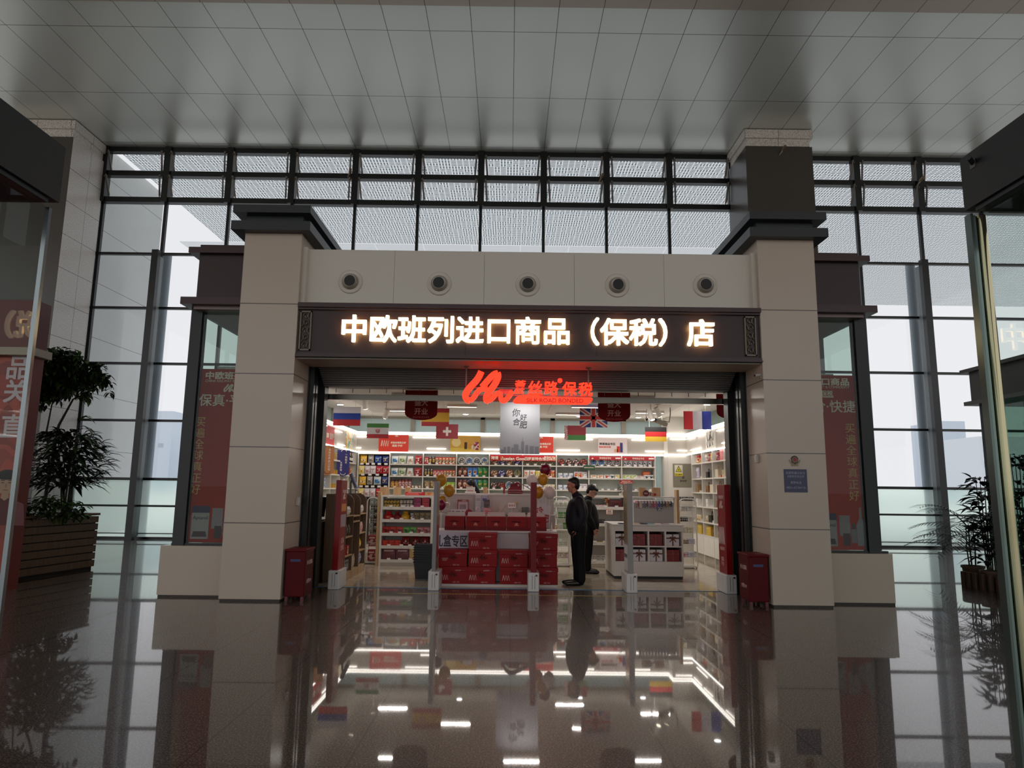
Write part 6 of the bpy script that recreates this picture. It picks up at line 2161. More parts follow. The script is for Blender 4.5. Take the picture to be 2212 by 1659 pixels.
MB().lathe([(0.036, -0.004), (0.036, -0.0021)], (0, 0, e0 + 0.02), axis='y', n=20).build('badge_rim', mat('b08a6a', 0.4), t)
MB().lathe([(0.029, -0.006), (0.029, -0.0041)], (0, 0, e0 + 0.022), axis='y', n=20).build('badge', mat('8d1018', 0.4), t)
b = MB()
for sx in (-1, 1):
    for j in range(5):
        a = -0.3 - j * 0.28
        leaf(b, (sx * 0.068 * math.cos(a), -0.002, e0 + 0.075 * math.sin(a) + 0.02), (-sx * math.sin(a) * 0 + sx * 0.5, -0.05, 0.8), 0.035, 0.016, 0, 0.0, 0.0, Vector((0, -1, 0)))
b.box(-0.05, 0.05, -0.002, 0.004, e0 - 0.07, e0 - 0.048)
b.build('wreath', mat('9a855a', 0.4), t)

# pillar fittings
t = thing('wall_camera', 'small white bullet camera at the inner edge of the police notice pillar', 'camera', at(1652, 813, 9.92))
t.location.x = RX0 - 0.03
MB().cyl((-0.09, -0.06, 0.0), (0.03, 0.0, 0.02), 0.022, n=10).build('housing', mat('b8b2aa', 0.35), t)
MB().cyl((-0.094, -0.062, -0.0007), (-0.0905, -0.0603, -0.0001), 0.018, n=10).build('lens', mat('141414', 0.2), t)
MB().box(0.005, 0.029, -0.02, 0.03, -0.03, 0.03).build('bracket', mat('a8a29a', 0.4), t)
for X_, yy, zz, sx, lb in ((LX1, 10.35, Z(633, 1083, 10.35), 1, 'small white switch box on the planter side pillar'), (RX0, 10.2, Z(1638, 991, 10.2), -1, 'small white switch plate on the inner face of the police notice pillar')):
    t = thing('switch_box', lb, 'switch', (X_, yy, zz))
    MB().box(min(0.001 * sx, 0.035 * sx), max(0.001 * sx, 0.035 * sx), -0.05, 0.05, -0.06, 0.06).build('plate', mat('c9c2b8', 0.4), t, bevel=0.004)
    MB().box(min(0.0352 * sx, 0.042 * sx), max(0.0352 * sx, 0.042 * sx), -0.02, 0.02, -0.03, 0.03).build('rocker', mat('ddd8d0', 0.35), t)
# small cameras high on the wall and the glass house
for px, py, Y_, lb in ((1691, 324, 18.82, 'small brass coloured camera high on the granite column'), (1988, 390, 20.3, 'small camera on a window mullion near the glass house'), (758, 373, 20.3, 'tiny camera on the upper window frame above the shop sign'), (1300, 384, 20.3, 'tiny camera on the upper window frame toward the granite column')):
    c = at(px, py, Y_)
    t = thing('wall_camera', lb, 'camera', c)
    MB().cyl((0.02, -0.16, 0.05), (-0.02, -0.02, -0.02), 0.045, n=10).build('housing', mat('8a7560', 0.35, 0.4), t)
    MB().tube([(-0.02, -0.04, -0.02), (-0.07, -0.03, -0.1), (-0.09, 0.03, -0.14)], 0.02, 6).build('bracket', mat('9a8d80', 0.4, 0.4), t)

# posters in the glazed wings
POSTM = translucent_mat('poster_film', 'c03a2c', 0.7, 0.6)
for sgn, lb in ((-1, 'tall red shop poster behind the window beside the planter side pillar'), (1, 'tall red shop poster behind the window beside the police notice pillar')):
    xi = LX0 if sgn < 0 else RX1
    xe = (-5.04 + 0.3) if sgn < 0 else (5.6 - 0.3)
    YQ = 10.285
    z0, z1 = 0.76, Z(460, 797, YQ) if sgn < 0 else Z(1820, 811, YQ)
    cx = (-4.05 - 0.02) if sgn < 0 else 4.62
    W2 = 0.68
    t = thing('window_poster', lb, 'poster', (cx, YQ, 0))
    MB().quad((-W2, 0, z0), (W2, 0, z0), (W2, 0, z1), (-W2, 0, z1)).build('panel', POSTM, t)
    pc_m = mat('f0dcc8', 0.5)
    text('中欧班列进口商品', pc_m, t, (0, -0.001, z1 - 0.1), w=1.16, h=0.12, bold=0.03)
    text('CHINA RAILWAY Express IMPORT & COMMODITY', pc_m, t, (0, -0.001, z1 - 0.19), w=1.16)
    logo(pc_m, t, (-0.2, -0.001, z1 - 0.29), 0.2, 0.002)
    text('丝路保税', pc_m, t, (0.14, -0.001, z1 - 0.28), w=0.36, bold=0.02)
    MB().box(-0.08, 0.33, -0.003, 0, z1 - 0.345, z1 - 0.325).build('logo_plate', pc_m, t)
    text('保真·平价·快捷', pc_m, t, (0, -0.001, z1 - 0.48), w=1.3, bold=0.008)
    text('买\n遍\n全\n球\n真\n正\n好', mat('e0b060', 0.5), t, (-0.6 if sgn < 0 else 0.55, -0.001, z1 - 1.32), h=1.15)
    # printed goods along the foot
    b = MB()
    ox = -0.62 if sgn < 0 else 0.0
    b.prism([(ox, -0.003, z0 + 0.05), (ox + 0.26, -0.003, z0 + 0.05), (ox + 0.26, -0.003, z0 + 0.52), (ox, -0.003, z0 + 0.52)], (0, 0.003, 0), 0)
    b.prism([(ox, -0.006, z0 + 0.43), (ox + 0.26, -0.006, z0 + 0.43), (ox + 0.26, -0.006, z0 + 0.53), (ox, -0.006, z0 + 0.53)], (0, 0.003, 0), 1)
    b.prism([(ox + 0.02, -0.006, z0 + 0.08), (ox + 0.24, -0.006, z0 + 0.08), (ox + 0.22, -0.006, z0 + 0.16), (ox + 0.04, -0.006, z0 + 0.16)], (0, 0.003, 0), 2)
    b.build('milk_tin_print', [mat('b8a8a8', 0.5), mat('2a2450', 0.5), mat('4a2a30', 0.5)], t)
    text('Aptamil', mat('2a2440', 0.5), t, (ox + 0.13, -0.004, z0 + 0.35), w=0.22)
    b = MB()
    b.box(ox + 0.3, ox + 0.46, -0.003, 0, z0 + 0.2, z0 + 0.5, 0)
    b.box(ox + 0.35, ox + 0.45, -0.006, -0.003, z0 + 0.06, z0 + 0.24, 1)
    b.box(ox + 0.47, ox + 0.55, -0.006, -0.003, z0 + 0.1, z0 + 0.3, 2)
    b.box(ox + 0.48, ox + 0.54, -0.007, -0.004, z0 + 0.3, z0 + 0.38, 1)
    b.build('box_print', [mat('a89098', 0.5), mat('3a2426', 0.5), mat('8a8088', 0.5)], t)
    b = MB()
    b.prism([(ox + 0.56, -0.003, z0 + 0.06), (ox + 0.68, -0.003, z0 + 0.06), (ox + 0.69, -0.003, z0 + 0.36), (ox + 0.64, -0.003, z0 + 0.46), (ox + 0.635, -0.003, z0 + 0.62), (ox + 0.605, -0.003, z0 + 0.62), (ox + 0.6, -0.003, z0 + 0.46), (ox + 0.555, -0.003, z0 + 0.36)], (0, 0.003, 0))
    b.build('bottle_print', mat('9a9298', 0.5), t)

# ================================================================== entrance corner: counter, wooden rack
cx0, cx1 = -3.0, -2.62
t = thing('entrance_counter', 'dark brown counter just inside the planter side door frame', 'counter', (0, 0, 0))
ch = Z(690, 1126, 11.75)
MB().box(-3.78, -3.16, 11.72, 12.25, 0, ch - 0.025).build('body', wood_mat('2a1c14', '3a2a1e', 0.4), t, bevel=0.004)
MB().box(-3.8, -3.14, 11.69, 12.28, ch - 0.0245, ch).build('top', mat('3a342e', 0.35), t)
t = thing('monitor', 'black monitor screen seen edge on on the dark entrance counter', 'monitor', (-3.32, 11.95, ch + 0.001))
MB().prism([(-0.03, 0.0, 0.06), (0.12, 0.12, 0.06), (0.15, 0.12, 0.4), (0.06, 0.0, 0.4)], (-0.02, 0.04, 0)).build('screen', mat('0c0c0e', 0.3), t)
MB().box(-0.08, 0.12, 0.0, 0.2, 0, 0.015).cyl((0.02, 0.09, 0.015), (0.03, 0.08, 0.09), 0.018, n=8).build('stand', mat('121214', 0.4), t)
o = MB().box(-0.2, 0.2, 0, 0.12, 0, 0.02).build('keyboard', mat('16161a', 0.4), None, (-3.42, 11.74, ch + 0.001), 0.05)
tag(o, 'black keyboard at the front edge of the dark entrance counter', 'keyboard')
t = thing('card_reader', 'chrome scanner on a bent arm behind the wooden display rack', 'scanner', (-2.98, 13.0, 1.47))
zt_ = 1.75
MB().tube([(0, 0, 0.0), (0.0, 0, 0.2), (0.02, 0, 0.28)], 0.02, 8).build('arm', mat('4a4a50', 0.3), t)
MB().obox((0.06, -0.02, 0.22), (0.07, 0.05, 0.34), Matrix.Rotation(-0.42, 3, 'Y')).build('head', mat('7a7a90', 0.2, 0.7), t, bevel=0.02)
MB().ell((0.12, -0.03, 0.08), (0.035, 0.03, 0.035)).build('lens', mat('d8d8e0', 0.1, 0.9), t, smooth=True)

RX = -2.77            # face of the wooden rack
ry = [11.86, 12.42, 12.97, 13.52]
t = thing('wooden_rack', 'brown wooden rack with arched dividers facing the aisle', 'rack', (RX, 11.86, 0))
tops = 1.47
for k, y in enumerate(ry):
    pts = [(0, y - 11.86, 0)]
    n_ = 8
    pts = [(-0.36, 0, 0), (0, 0, 0), (0, 0, tops - 0.16)] + [(-0.16 + 0.16 * math.cos(q), 0, tops - 0.16 + 0.16 * math.sin(q)) for q in [PI / 2 * j / n_ for j in range(1, n_ + 1)]] + [(-0.36, 0, tops)]
    d0 = y - 11.86 - (0 if k == 0 else 0.012)
    MB().prism([(p[0], d0, p[2]) for p in pts], (0, 0.024, 0)).build('divider', WOODD, t)
MB().box(-0.36, -0.335, 0.025, ry[-1] - 11.86 - 0.013, 0.1, tops - 0.02).build('back_panel', mat('4a372a', 0.5), t)
bays = [(ry[0] + 0.025, ry[1] - 0.013), (ry[1] + 0.013, ry[2] - 0.013), (ry[2] + 0.013, ry[3] - 0.013)]
shz = [[0.14, 0.42, 0.74, 1.1], [0.14, 0.98, 1.08], [0.14, 0.42, 0.74, 1.1]]
LWOOD = wood_mat('9a7c5c', 'b39470')
for k, (a, c_) in enumerate(bays):
    for z in shz[k]:
        MB().box(-0.334, 0.0, a - 11.86, c_ - 11.86, z - 0.02, z).build('shelf', LWOOD, t)
    MB().box(-0.02, 0.0, a - 11.86, c_ - 11.86, 0.0, 0.119).build('plinth', LWOOD, t)
D('tin_gr', g_jar(0.05, 0.19, '8a8684', '6a6664', ('4a4644', 'b8b0a8', '7a7470'), 0.1), 'tall grey tea canister', 'canister', 'canister')
D('pk_red', g_box(0.09, 0.06, 0.16, ('b02024', 'e0c8b8', '8a1418', 'd8a890')), 'red and white carton', 'small_carton', 'box')
D('pk_wh', g_bag(0.1, 0.06, 0.15, ('d8d0c8', 'b0a898', '8a7f70', 'efe8de', 'c9c0b4')), 'white dried fruit bag', 'snack_bag', 'snack bag')
D('pk_dk', g_bag(0.1, 0.06, 0.2, ('3a2420', '5a2a24', 'a89080', '2a1a16', '4a3028')), 'dark biscuit bag', 'snack_bag', 'snack bag')
D('pk_col', g_bag(0.09, 0.05, 0.2, ('c9c0b0', 'b03a2c', 'd8b040', '3a5a8a', '8a8078')), 'multicoloured sweet bag', 'sweet_bag', 'snack bag')
D('pk_pnk', g_bag(0.07, 0.05, 0.19, ('d8b0a8', 'b84a4c', 'efe0d8', 'a03038', 'd8c0b8')), 'pink and white sweet pouch', 'sweet_pouch', 'snack bag')
D('pk_yel', g_bag(0.16, 0.1, 0.22, ('d8a820', 'e8c040', 'c89010', 'f0dca0', 'c89818')), 'big yellow snack bag', 'snack_bag', 'snack bag')
D('pk_blu', g_bag(0.11, 0.08, 0.24, ('a8b0c8', '4a5a9a', 'd8d8e0', '3a4a80', '9098b0')), 'blue and white snack bag', 'snack_bag', 'snack bag')
D('pk_tie', g_bag(0.06, 0.04, 0.24, ('c9b8a0', 'd8ccb8', '8a7a60', 'efe6d8', 'b8a890')), 'slim tan hanging packet', 'packet', 'packet')
rk = [(0, 0.14, [('tin_gr', 4)]), (0, 0.42, [('pk_red', 4)]), (0, 0.74, [('pk_dk', 4)]), (0, 1.1, [('pk_wh', 4)]),
      (1, 0.14, [('pk_tie', 3)]), (1, 0.98, []), (2, 0.14, [('pk_blu', 4)]), (2, 0.42, [('pk_yel', 2)]), (2, 0.74, [('pk_pnk', 5)]), (2, 1.1, [('pk_wh', 4)])]
rn_ = {0.14: 'bottom', 0.42: 'second', 0.74: 'third', 1.1: 'upper'}


def side_row(items, x, y0, y1, z, where, face):
    """Goods on a shelf whose front lies on plane x; face 'right' or 'left' is where they look."""
    seq = [k for k, n in items for _ in range(n)]
    tot = sum(width_of(k) for k in seq)
    sc = min(1.0, (y1 - y0 - 0.02) / tot * 0.97, 0.27 / max(height_of(k) for k in seq))
    gap = (y1 - y0 - tot * sc) / (len(seq) + 1)
    y = y0 + gap
    rz = PI / 2 if face == 'right' else -PI / 2
    sx = -1 if face == 'right' else 1
    for k in seq:
        w = width_of(k) * sc
        ym = min(v.co.y for v in G[k][0].vertices) * sc
        place(k, (x + sx * (0.03 - ym + random.uniform(0, 0.02)), y + w / 2, z), where, None, rz + random.uniform(-0.04, 0.04), sc)
        y += w + gap


for k, z, it in rk:
    if it:
        side_row(it, RX, bays[k][0], bays[k][1], z, 'on the %s shelf, %s bay of wooden rack' % (rn_[z], ['nearest', 'middle', 'farthest'][k]), 'right')
for j, z in enumerate((0.72, 0.42)):
    for q in range(3):
        y = bays[1][0] + 0.1 + q * 0.16
        o = place('pk_col', (RX - 0.1, y, z), 'hanging in the %s row of the wooden rack\'s middle bay' % ['upper', 'lower'][j], None, PI / 2)
        link('hook', MB().cyl((-0.22, 0, 0), (0.05, 0, 0), 0.004, n=6).mesh('hook', STEEL), t, (-0.1, y - 11.86, z + 0.212))

# black shopping baskets, stacked
c = floor_pt = at(917, 1249, 12.5)
bx_ = X(917, 1249, 12.5)
t0 = None
bl = ['bottom black basket of the nested stack', 'top black basket of the nested stack']
nb = 8
for k in range(nb):
    if t0 is None:
        t0 = thing('shopping_basket', 'bottom black shopping basket of the nested stack by the grey gate', 'basket', (bx_, 12.5, 0.0), group='nested black shopping baskets')
        b = MB()
        w0, w1, d0, d1, h = 0.15, 0.185, 0.11, 0.14, 0.3
        lo = [(-w0, -d0, 0.0), (w0, -d0, 0), (w0, d0, 0), (-w0, d0, 0)]
        hi = [(-w1, -d1, h), (w1, -d1, h), (w1, d1, h), (-w1, d1, h)]
        li = [(p[0] * 0.99, p[1] * 0.99, 0.003) for p in lo]
        hi2 = [(p[0] * 0.991, p[1] * 0.991, h) for p in hi]
        fs = [(3, 2, 1, 0)]
        for q in range(4):
            r_ = (q + 1) % 4
            fs += [(q, r_, 4 + r_, 4 + q), (8 + r_, 8 + q, 12 + q, 12 + r_), (4 + q, 4 + r_, 12 + r_, 12 + q)]
        fs.append((8, 9, 10, 11))
        b.add(lo + hi + li + hi2, fs)
        b.build('tub', mat('141416', 0.4), t0)
        b = MB()
        e_ = 0.0075
        hp = [(-w1 - e_, -d1 - e_, h - 0.007), (w1 + e_, -d1 - e_, h - 0.007), (w1 + e_, d1 + e_, h - 0.007), (-w1 - e_, d1 + e_, h - 0.007)]
        b.tube(hp, 0.007, 6, closed=True)
        b.build('rim', mat('1a1a1c', 0.35), t0)
    else:
        dup(t0, (bx_, 12.5, 0.042 * k), None, ('top black shopping basket of the nested stack by the grey gate' if k == nb - 1 else 'black shopping basket nested inside the stack by the grey gate'))

# ================================================================== wire racks
def wire_rack(x0, x1, y, ztop, label, curved, cell=0.05):
    t = thing('wire_rack', label, 'rack', ((x0 + x1) / 2, y, 0))
    w = (x1 - x0) / 2
    WM = mat('d8d4ce', 0.35, name='white_wire')
    for yy in (0, 0.32):
        pts = [(-w, yy, 0.05)] + [(-w, yy, ztop - 0.09)] + [(-w + 0.09 - 0.09 * math.cos(q), yy, ztop - 0.09 + 0.09 * math.sin(q)) for q in (0.5, 1.0, PI / 2)] + [(w - 0.09 + 0.09 * math.sin(q), yy, ztop - 0.09 + 0.09 * math.cos(q)) for q in (0, 0.6, 1.1)] + [(w, yy, ztop - 0.09), (w, yy, 0.05)]
        MB().tube(pts, 0.013, 8).build('frame', WM, t, smooth=True)
    MB().box(-w, w, -0.01, 0.33, 0.02, 0.05).build('base', WM, t)
    for sx in (-1, 1):
        for yy in (0.02, 0.3):
            MB().cyl((sx * w * 0.9 - 0.008, yy, 0.02), (sx * w * 0.9 + 0.008, yy, 0.02), 0.0195, n=10).build('caster', mat('1c1c1c', 0.4), t)
    b = MB()
    yb = 0.31
    n = int(2 * w / cell)
    for k in range(n + 1):
        x = -w + 2 * w * k / n
        b.cyl((x, yb, 0.1), (x, yb, ztop - 0.12), 0.0028, n=5)
    m = int((ztop - 0.2) / cell)
    for k in range(m + 1):
        z = 0.1 + (ztop - 0.22) * k / m
        b.cyl((-w, yb + 0.004, z), (w, yb + 0.004, z), 0.0028, n=5)
    b.build('grid', WM, t)
    return t, w, WM


def wire_basket(t, w, WM, z, d=0.27, h=0.09):
    b = MB()
    for k in range(int(2 * w / 0.045) + 1):
        x = -w + 0.016 + (2 * w - 0.032) * k / int(2 * w / 0.045)
        b.tube([(x, 0.3, z), (x, 0.3 - d, z), (x, 0.3 - d, z + h)], 0.0025, 4)
    for zz, yy in ((z, 0.3 - d), (z + h * 0.5, 0.3 - d), (z + h, 0.3 - d), (z, 0.3 - d / 2)):
        b.cyl((-w + 0.014, yy, zz), (w - 0.014, yy, zz), 0.004, n=5)
    b.build('basket', WM, t)


WY = 14.5
wx0, wx1 = X(1469, 1150, WY), X(1505, 1150, WY)
t, w, WM = wire_rack(wx0, wx1, WY, Z(1487, 1078, WY), 'white wire rack of boxed goods beside the white island', True)
D('wr_grey', g_box(0.13, 0.16, 0.1, ('d8d6d2', 'b8b4ae', 'e8e6e2', '9a968f')), 'pale grey box', 'pale_box', 'box')
D('wr_blk', g_box(0.15, 0.16, 0.09, ('26282a', '3a3e40', '1a1c1e', '8a9090')), 'black box', 'black_box', 'box')
D('wr_cream', g_box(0.12, 0.16, 0.11, ('d8d0bc', 'c0b49a', 'e8e2d2', 'a8986c')), 'cream box', 'cream_box', 'box')
D('wr_brn', g_box(0.16, 0.16, 0.085, ('7a5a34', '8a6a40', '5a4024', 'b09468')), 'brown box', 'brown_box', 'box')
D('wr_pnk', g_box(0.13, 0.16, 0.1, ('d8bcc8', 'c83a7a', 'e8dce4', 'a8a0b8')), 'pink and white box', 'pink_box', 'box')
D('wr_lav', g_box(0.13, 0.16, 0.1, ('c9cce0', 'a8aed0', 'e4e6f0', '8a90b8')), 'pale blue box', 'pale_blue_box', 'box')
wl_ = [(1.38, [('wr_blk', 2)], 'top'), (1.17, [('wr_grey', 2)], 'second'), (0.95, [('wr_blk', 1), ('wr_grey', 1)], 'third'), (0.72, [('wr_cream', 2)], 'fourth'), (0.49, [('wr_brn', 1), ('wr_lav', 1)], 'fifth'), (0.22, [('wr_pnk', 1), ('wr_lav', 1)], 'bottom')]
for z, it, nm in wl_:
    wire_basket(t, w, WM, z)
    row(it, wx0 + 0.02, wx1 - 0.02, WY + 0.06, z + 0.005, 'in the %s basket of the rack beside the white island' % nm)
mx0, mx1 = X(1194, 1150, WY + 0.1), X(1231, 1150, WY + 0.1)
t, w, WM = wire_rack(mx0, mx1, WY + 0.1, Z(1212, 1074, WY + 0.1), 'white wire grid rack standing behind the navy jacketed man', True)
D('wm_clr', g_bag(0.08, 0.05, 0.13, ('c8d0c4', 'b0bcae', 'e0e6dc', '8a9a84', 'd4dcd0')), 'clear sachet', 'sachet', 'sachet')
D('wm_grn', g_bag(0.1, 0.06, 0.13, ('3f8a34', '5aa84a', '2a6a24', '8ac87a', '347a2c')), 'green tea sachet', 'sachet', 'sachet')
D('wm_bx', g_box(0.11, 0.14, 0.13, ('cfc4b8', 'a88a78', 'e0d8ce', '8a6a5a')), 'beige patterned box', 'beige_box', 'box')
D('wm_org', g_jar(0.035, 0.09, 'd8dcd8', 'd89a3c', ('e0b060', 'efe4d0', 'c07a2c')), 'orange jar', 'snack_jar', 'jar')
for z, it, nm in ((1.22, [('wm_clr', 3)], 'top'), (0.98, [('wm_clr', 1), ('wm_grn', 2)], 'second'), (0.76, [('wm_org', 1), ('wm_clr', 1), ('wm_grn', 1)], 'third'), (0.42, [('wm_org', 1), ('wm_clr', 2)], 'fourth'), (0.16, [('wm_bx', 3)], 'bottom')):
    wire_basket(t, w, WM, z)
    row(it, mx0 + 0.02, mx1 - 0.02, WY + 0.16, z + 0.005, 'in the %s basket of the grid rack behind the navy jacketed man' % nm)
# peg stand of foil packets between wooden rack and gondola
px0_, px1_ = X(791, 1150, 14.7), X(815, 1150, 14.7)
t, w, WM = wire_rack(px0_, px1_, 14.7, Z(803, 1075, 14.7), 'white peg stand of foil packets beside the wooden end board', True)
D('foil', g_bag(0.1, 0.05, 0.2, ('8a9090', 'b8bcb8', '5a605e', 'd0d4d0', '9aa09e')), 'silver foil snack packet', 'foil_packet', 'packet')
D('foil_bk', g_bag(0.11, 0.05, 0.2, ('1c1a1a', '8a8a80', 'c9c4a8', '2c2a28', '141212')), 'black topped snack packet', 'snack_packet', 'packet')
D('ging', g_box(0.16, 0.2, 0.22, ('a8343c', 'd8b8b4', '8a2028', 'e8d0cc')), 'red gingham box', 'gingham_box', 'box')
for z, it, nm in ((1.4, [('foil', 2)], 'top'), (1.13, [('foil', 1), ('foil_bk', 1)], 'second'), (0.85, [('foil', 1), ('foil_bk', 1)], 'third')):
    row(it, px0_ + 0.015, px1_ - 0.015, 14.82, z - 0.2, 'in the %s row of the foil packet stand' % nm)
    for k in range(2):
        link('peg', MB().cyl((0, -0.22, 0), (0, 0.3 - 0.31 + 0.02, 0), 0.004, n=6).mesh('peg', STEEL), t, (-w / 2 + k * w, 0.3, z + 0.012))
row([('ging', 1)], px0_ + 0.015, px1_ - 0.015, 14.75, 0.36, 'on the lower ledge of the foil packet stand')
row([('ging', 1)], px0_ + 0.015, px1_ - 0.015, 14.75, 0.06, 'at the foot of the foil packet stand')
wire_basket(t, w, WM, 0.35)

# ================================================================== goods on the side shelving
def handbag(w, h, d, col, strap, flap=None):
    b = MB()
    pts = [(-w / 2, 0, 0), (w / 2, 0, 0), (w / 2 * 0.86, 0, h), (-w / 2 * 0.86, 0, h)]
    b.prism([(p[0], p[1], p[2]) for p in pts], (0, d, 0), 0)
    if flap:
        b.prism([(-w * 0.43, -0.006, h + 0.003), (-w * 0.4, -0.006, h * 0.5), (0, -0.006, h * 0.42), (w * 0.4, -0.006, h * 0.5), (w * 0.43, -0.006, h + 0.003)], (0, 0.004, 0), 2)
        b.box(-0.012, 0.012, -0.009, -0.006, h * 0.44, h * 0.52, 1)
    pts = [(-w * 0.25 + w * 0.5 * k / 10, d / 2, h + 0.09 * math.sin(PI * k / 10)) for k in range(11)]
    b.tube(pts, 0.009, 6, 1)
    return b.mesh('handbag', [mat(col, 0.5), mat(strap, 0.4), mat(flap or col, 0.45)])


HB = [('cream tote bag', 'd9ccb4', 'a88a5c', None), ('ivory handbag with tan flap', 'd8ccb8', '8a6a40', 'c8a878'), ('black handbag', '221f1e', '3a3432', '2a2624'), ('dark grey tote bag', '4a4644', '2a2826', None), ('brown handbag', '7a5230', '5a3a20', '8a6038'),
      ('white quilted bag', 'dedbd6', 'c0b8ac', 'e6e2dc'), ('tan paper carrier', '9a7a50', 'b89a70', None), ('sand coloured shoulder bag', 'c8b890', '8a7448', 'b8a478'), ('yellow box handbag', 'd0aa30', '8a6a1c', None), ('orange leather bag', 'b8642a', '7a3c18', 'c87434'), ('pale green handbag', 'b4c4bc', '8a9a90', None)]
for k, h_ in enumerate(HB):
    D('hb%d' % k, handbag(0.24 if k != 8 else 0.3, (0.2, 0.17, 0.16, 0.21, 0.17, 0.18, 0.23, 0.17, 0.2, 0.16, 0.17)[k], 0.11, h_[1], h_[2], h_[3]), h_[0], 'handbag', 'handbag')
D('doll', g_jar(0.07, 0.2, 'a82a20', 'c8702c', ('b03028', 'e0c060', '3a2a4a', 'e8d8c0'), 0.35), 'red and gold nesting doll', 'nesting_doll', 'doll')
D('doll_s', g_jar(0.05, 0.13, 'c83a24', 'd8a030', ('c03828', 'e8d8a0', '5a8a3a'), 0.35), 'small nesting doll', 'nesting_doll', 'doll')
D('doll_w', g_jar(0.05, 0.17, 'd8d0c4', 'c9b8b0', ('e0dcd4', '8a5a70', 'b8b0a8'), 0.35), 'white painted doll', 'painted_doll', 'doll')
D('doll_r', g_jar(0.05, 0.18, '9a2a30', 'b04a44', ('a8343c', 'e0c8c0', '5a2a3c'), 0.35), 'red painted doll', 'painted_doll', 'doll')
D('doll_y', g_jar(0.05, 0.18, 'd8b030', 'e0c050', ('e8c84c', 'f0e4c0', '8a8040'), 0.35), 'yellow painted doll', 'painted_doll', 'doll')
D('rbox', g_box(0.3, 0.12, 0.27, ('c04048', 'cc5a60', 'b8343c', 'd87078')), 'tall rose red gift box', 'gift_box', 'gift box')
D('rbox2', g_box(0.3, 0.12, 0.26, ('a01018', 'b01820', '8a0c12', 'c03038')), 'tall dark red gift box', 'gift_box', 'gift box')
D('scr', g_bag(0.24, 0.08, 0.3, ('d0c8dc', 'e0dcea', '3a2c4c', 'c4bcd4', 'b0a8c0')), 'lilac printed tote', 'tote', 'bag')
D('tiny_r', g_box(0.05, 0.04, 0.05, ('d84a2c', 'e8c0a0', 'c83a1c', 'efd8c8')), 'tiny orange box', 'tiny_box', 'box')
D('tiny_w', g_box(0.06, 0.04, 0.05, ('ece6e0', 'c9bfb8', 'efe9e4', '5a4a4c')), 'tiny white card box', 'tiny_box', 'box')
D('tiny_p', g_box(0.05, 0.04, 0.05, ('c83a6a', 'e8b8c8', 'b02a58', 'efd0dc')), 'tiny pink box', 'tiny_box', 'box')
D('ybox', g_box(0.34, 0.16, 0.21, ('d0aa38', 'd8b444', 'c49c2c', 'e0c468')), 'wide yellow box', 'yellow_box', 'box')
D('bear', g_jar(0.05, 0.14, 'e0d4b8', 'c9b080', ('d8c490', 'e8dcc0', 'a88850'), 0.4), 'cream figurine', 'figurine', 'figurine')
CW = [
    [[('doll', 1), ('doll_s', 1)], [('doll_w', 1), ('doll_r', 1), ('doll_y', 1)], [('doll_r', 1), ('rbox', 1)], [('rbox2', 1)]],
    [[('scr', 1), ('tiny_w', 1)], [('hb2', 1), ('hb3', 1)], [('hb0', 1), ('tiny_r', 2), ('hb7', 1)], [('hb5', 1), ('hb9', 1)]],
    [[('hb6', 1), ('tiny_w', 2)], [('hb4', 1), ('hb0', 1)], [('hb1', 1), ('tiny_p', 3)], [('hb10', 1), ('hb2', 1)]],
    [[('hb5', 1), ('tiny_w', 2)], [('hb5', 1), ('tiny_w', 3)], [('hb4', 1), ('hb0', 1), ('tiny_r', 2)], [('hb1', 1)]],
    [[('bear', 2), ('tiny_w', 2)], [('bear', 1), ('hb2', 1), ('tiny_w', 2)], [('hb2', 1), ('tiny_w', 3)], [('hb5', 1)]],
    [[('ybox', 1)], [('ybox', 1), ('hb4', 1)], [('bear', 1), ('hb9', 1), ('tiny_r', 2)], [('ybox', 1)]],
]
for j in range(6):
    for k in range(4):
        side_row(list(reversed(CW[j][k])), XR, RPY[k + 1] + 0.02, RPY[k] - 0.02, RZ[j], 'in the %s row, %s column of the cube shelving' % (['top', 'second', 'third', 'fourth', 'fifth', 'lowest'][j], ['far', 'second', 'third', 'near'][k]), 'left')
D('tinr', g_box(0.14, 0.1, 0.17, ('c8b070', 'a8342c', 'd8c480', '8a6a30')), 'gold and red tin box', 'tin_box', 'box')
D('wine', g_bottle(0.045, 0.33, '1c1414', 'e6ded4', '8a1c20'), 'red capped wine bottle', 'wine_bottle', 'bottle')
D('milk', g_box(0.15, 0.1, 0.22, ('e0ded8', 'c9d0d4', 'efece6', '8a9aa8')), 'white milk carton', 'milk_carton', 'box')
D('milkb', g_box(0.12, 0.1, 0.22, ('b8c8dc', '3a6aa8', 'd8e2ec', '5a8ac0')), 'blue milk carton', 'milk_carton', 'box')
D('tinor', g_box(0.15, 0.1, 0.2, ('c86a2c', 'd88040', 'b85a20', 'e8c8a0')), 'orange carton', 'orange_carton', 'box')
D('tinye', g_box(0.07, 0.06, 0.1, ('d8b030', 'c8452c', 'e8d090', '8a3a2c')), 'small yellow carton', 'small_carton', 'box')
D('grn', g_box(0.14, 0.1, 0.15, ('dfe4da', 'c8c4b8', '2c8a4a', '3c9a58')), 'white carton with green lid', 'green_lid_carton', 'box')
D('liq', g_bottle(0.035, 0.24, 'c9b890', 'd8a83c', 'd8d4cc'), 'pale liquor bottle', 'liquor_bottle', 'bottle')
LW = [[[('tinr', 2)], [('tinr', 2)], [('wine', 2)], [('wine', 2)]], [[('milkb', 2)], [('tinye', 4)], [('tinr', 1)], [('tinor', 1)]], [[('milk', 1), ('milkb', 1)], [('tinye', 3)], [('tinor', 1), ('milk', 1)], [('liq', 2)]], [[('grn', 3)], [('grn', 2)], [('liq', 3)], [('liq', 2)]]]
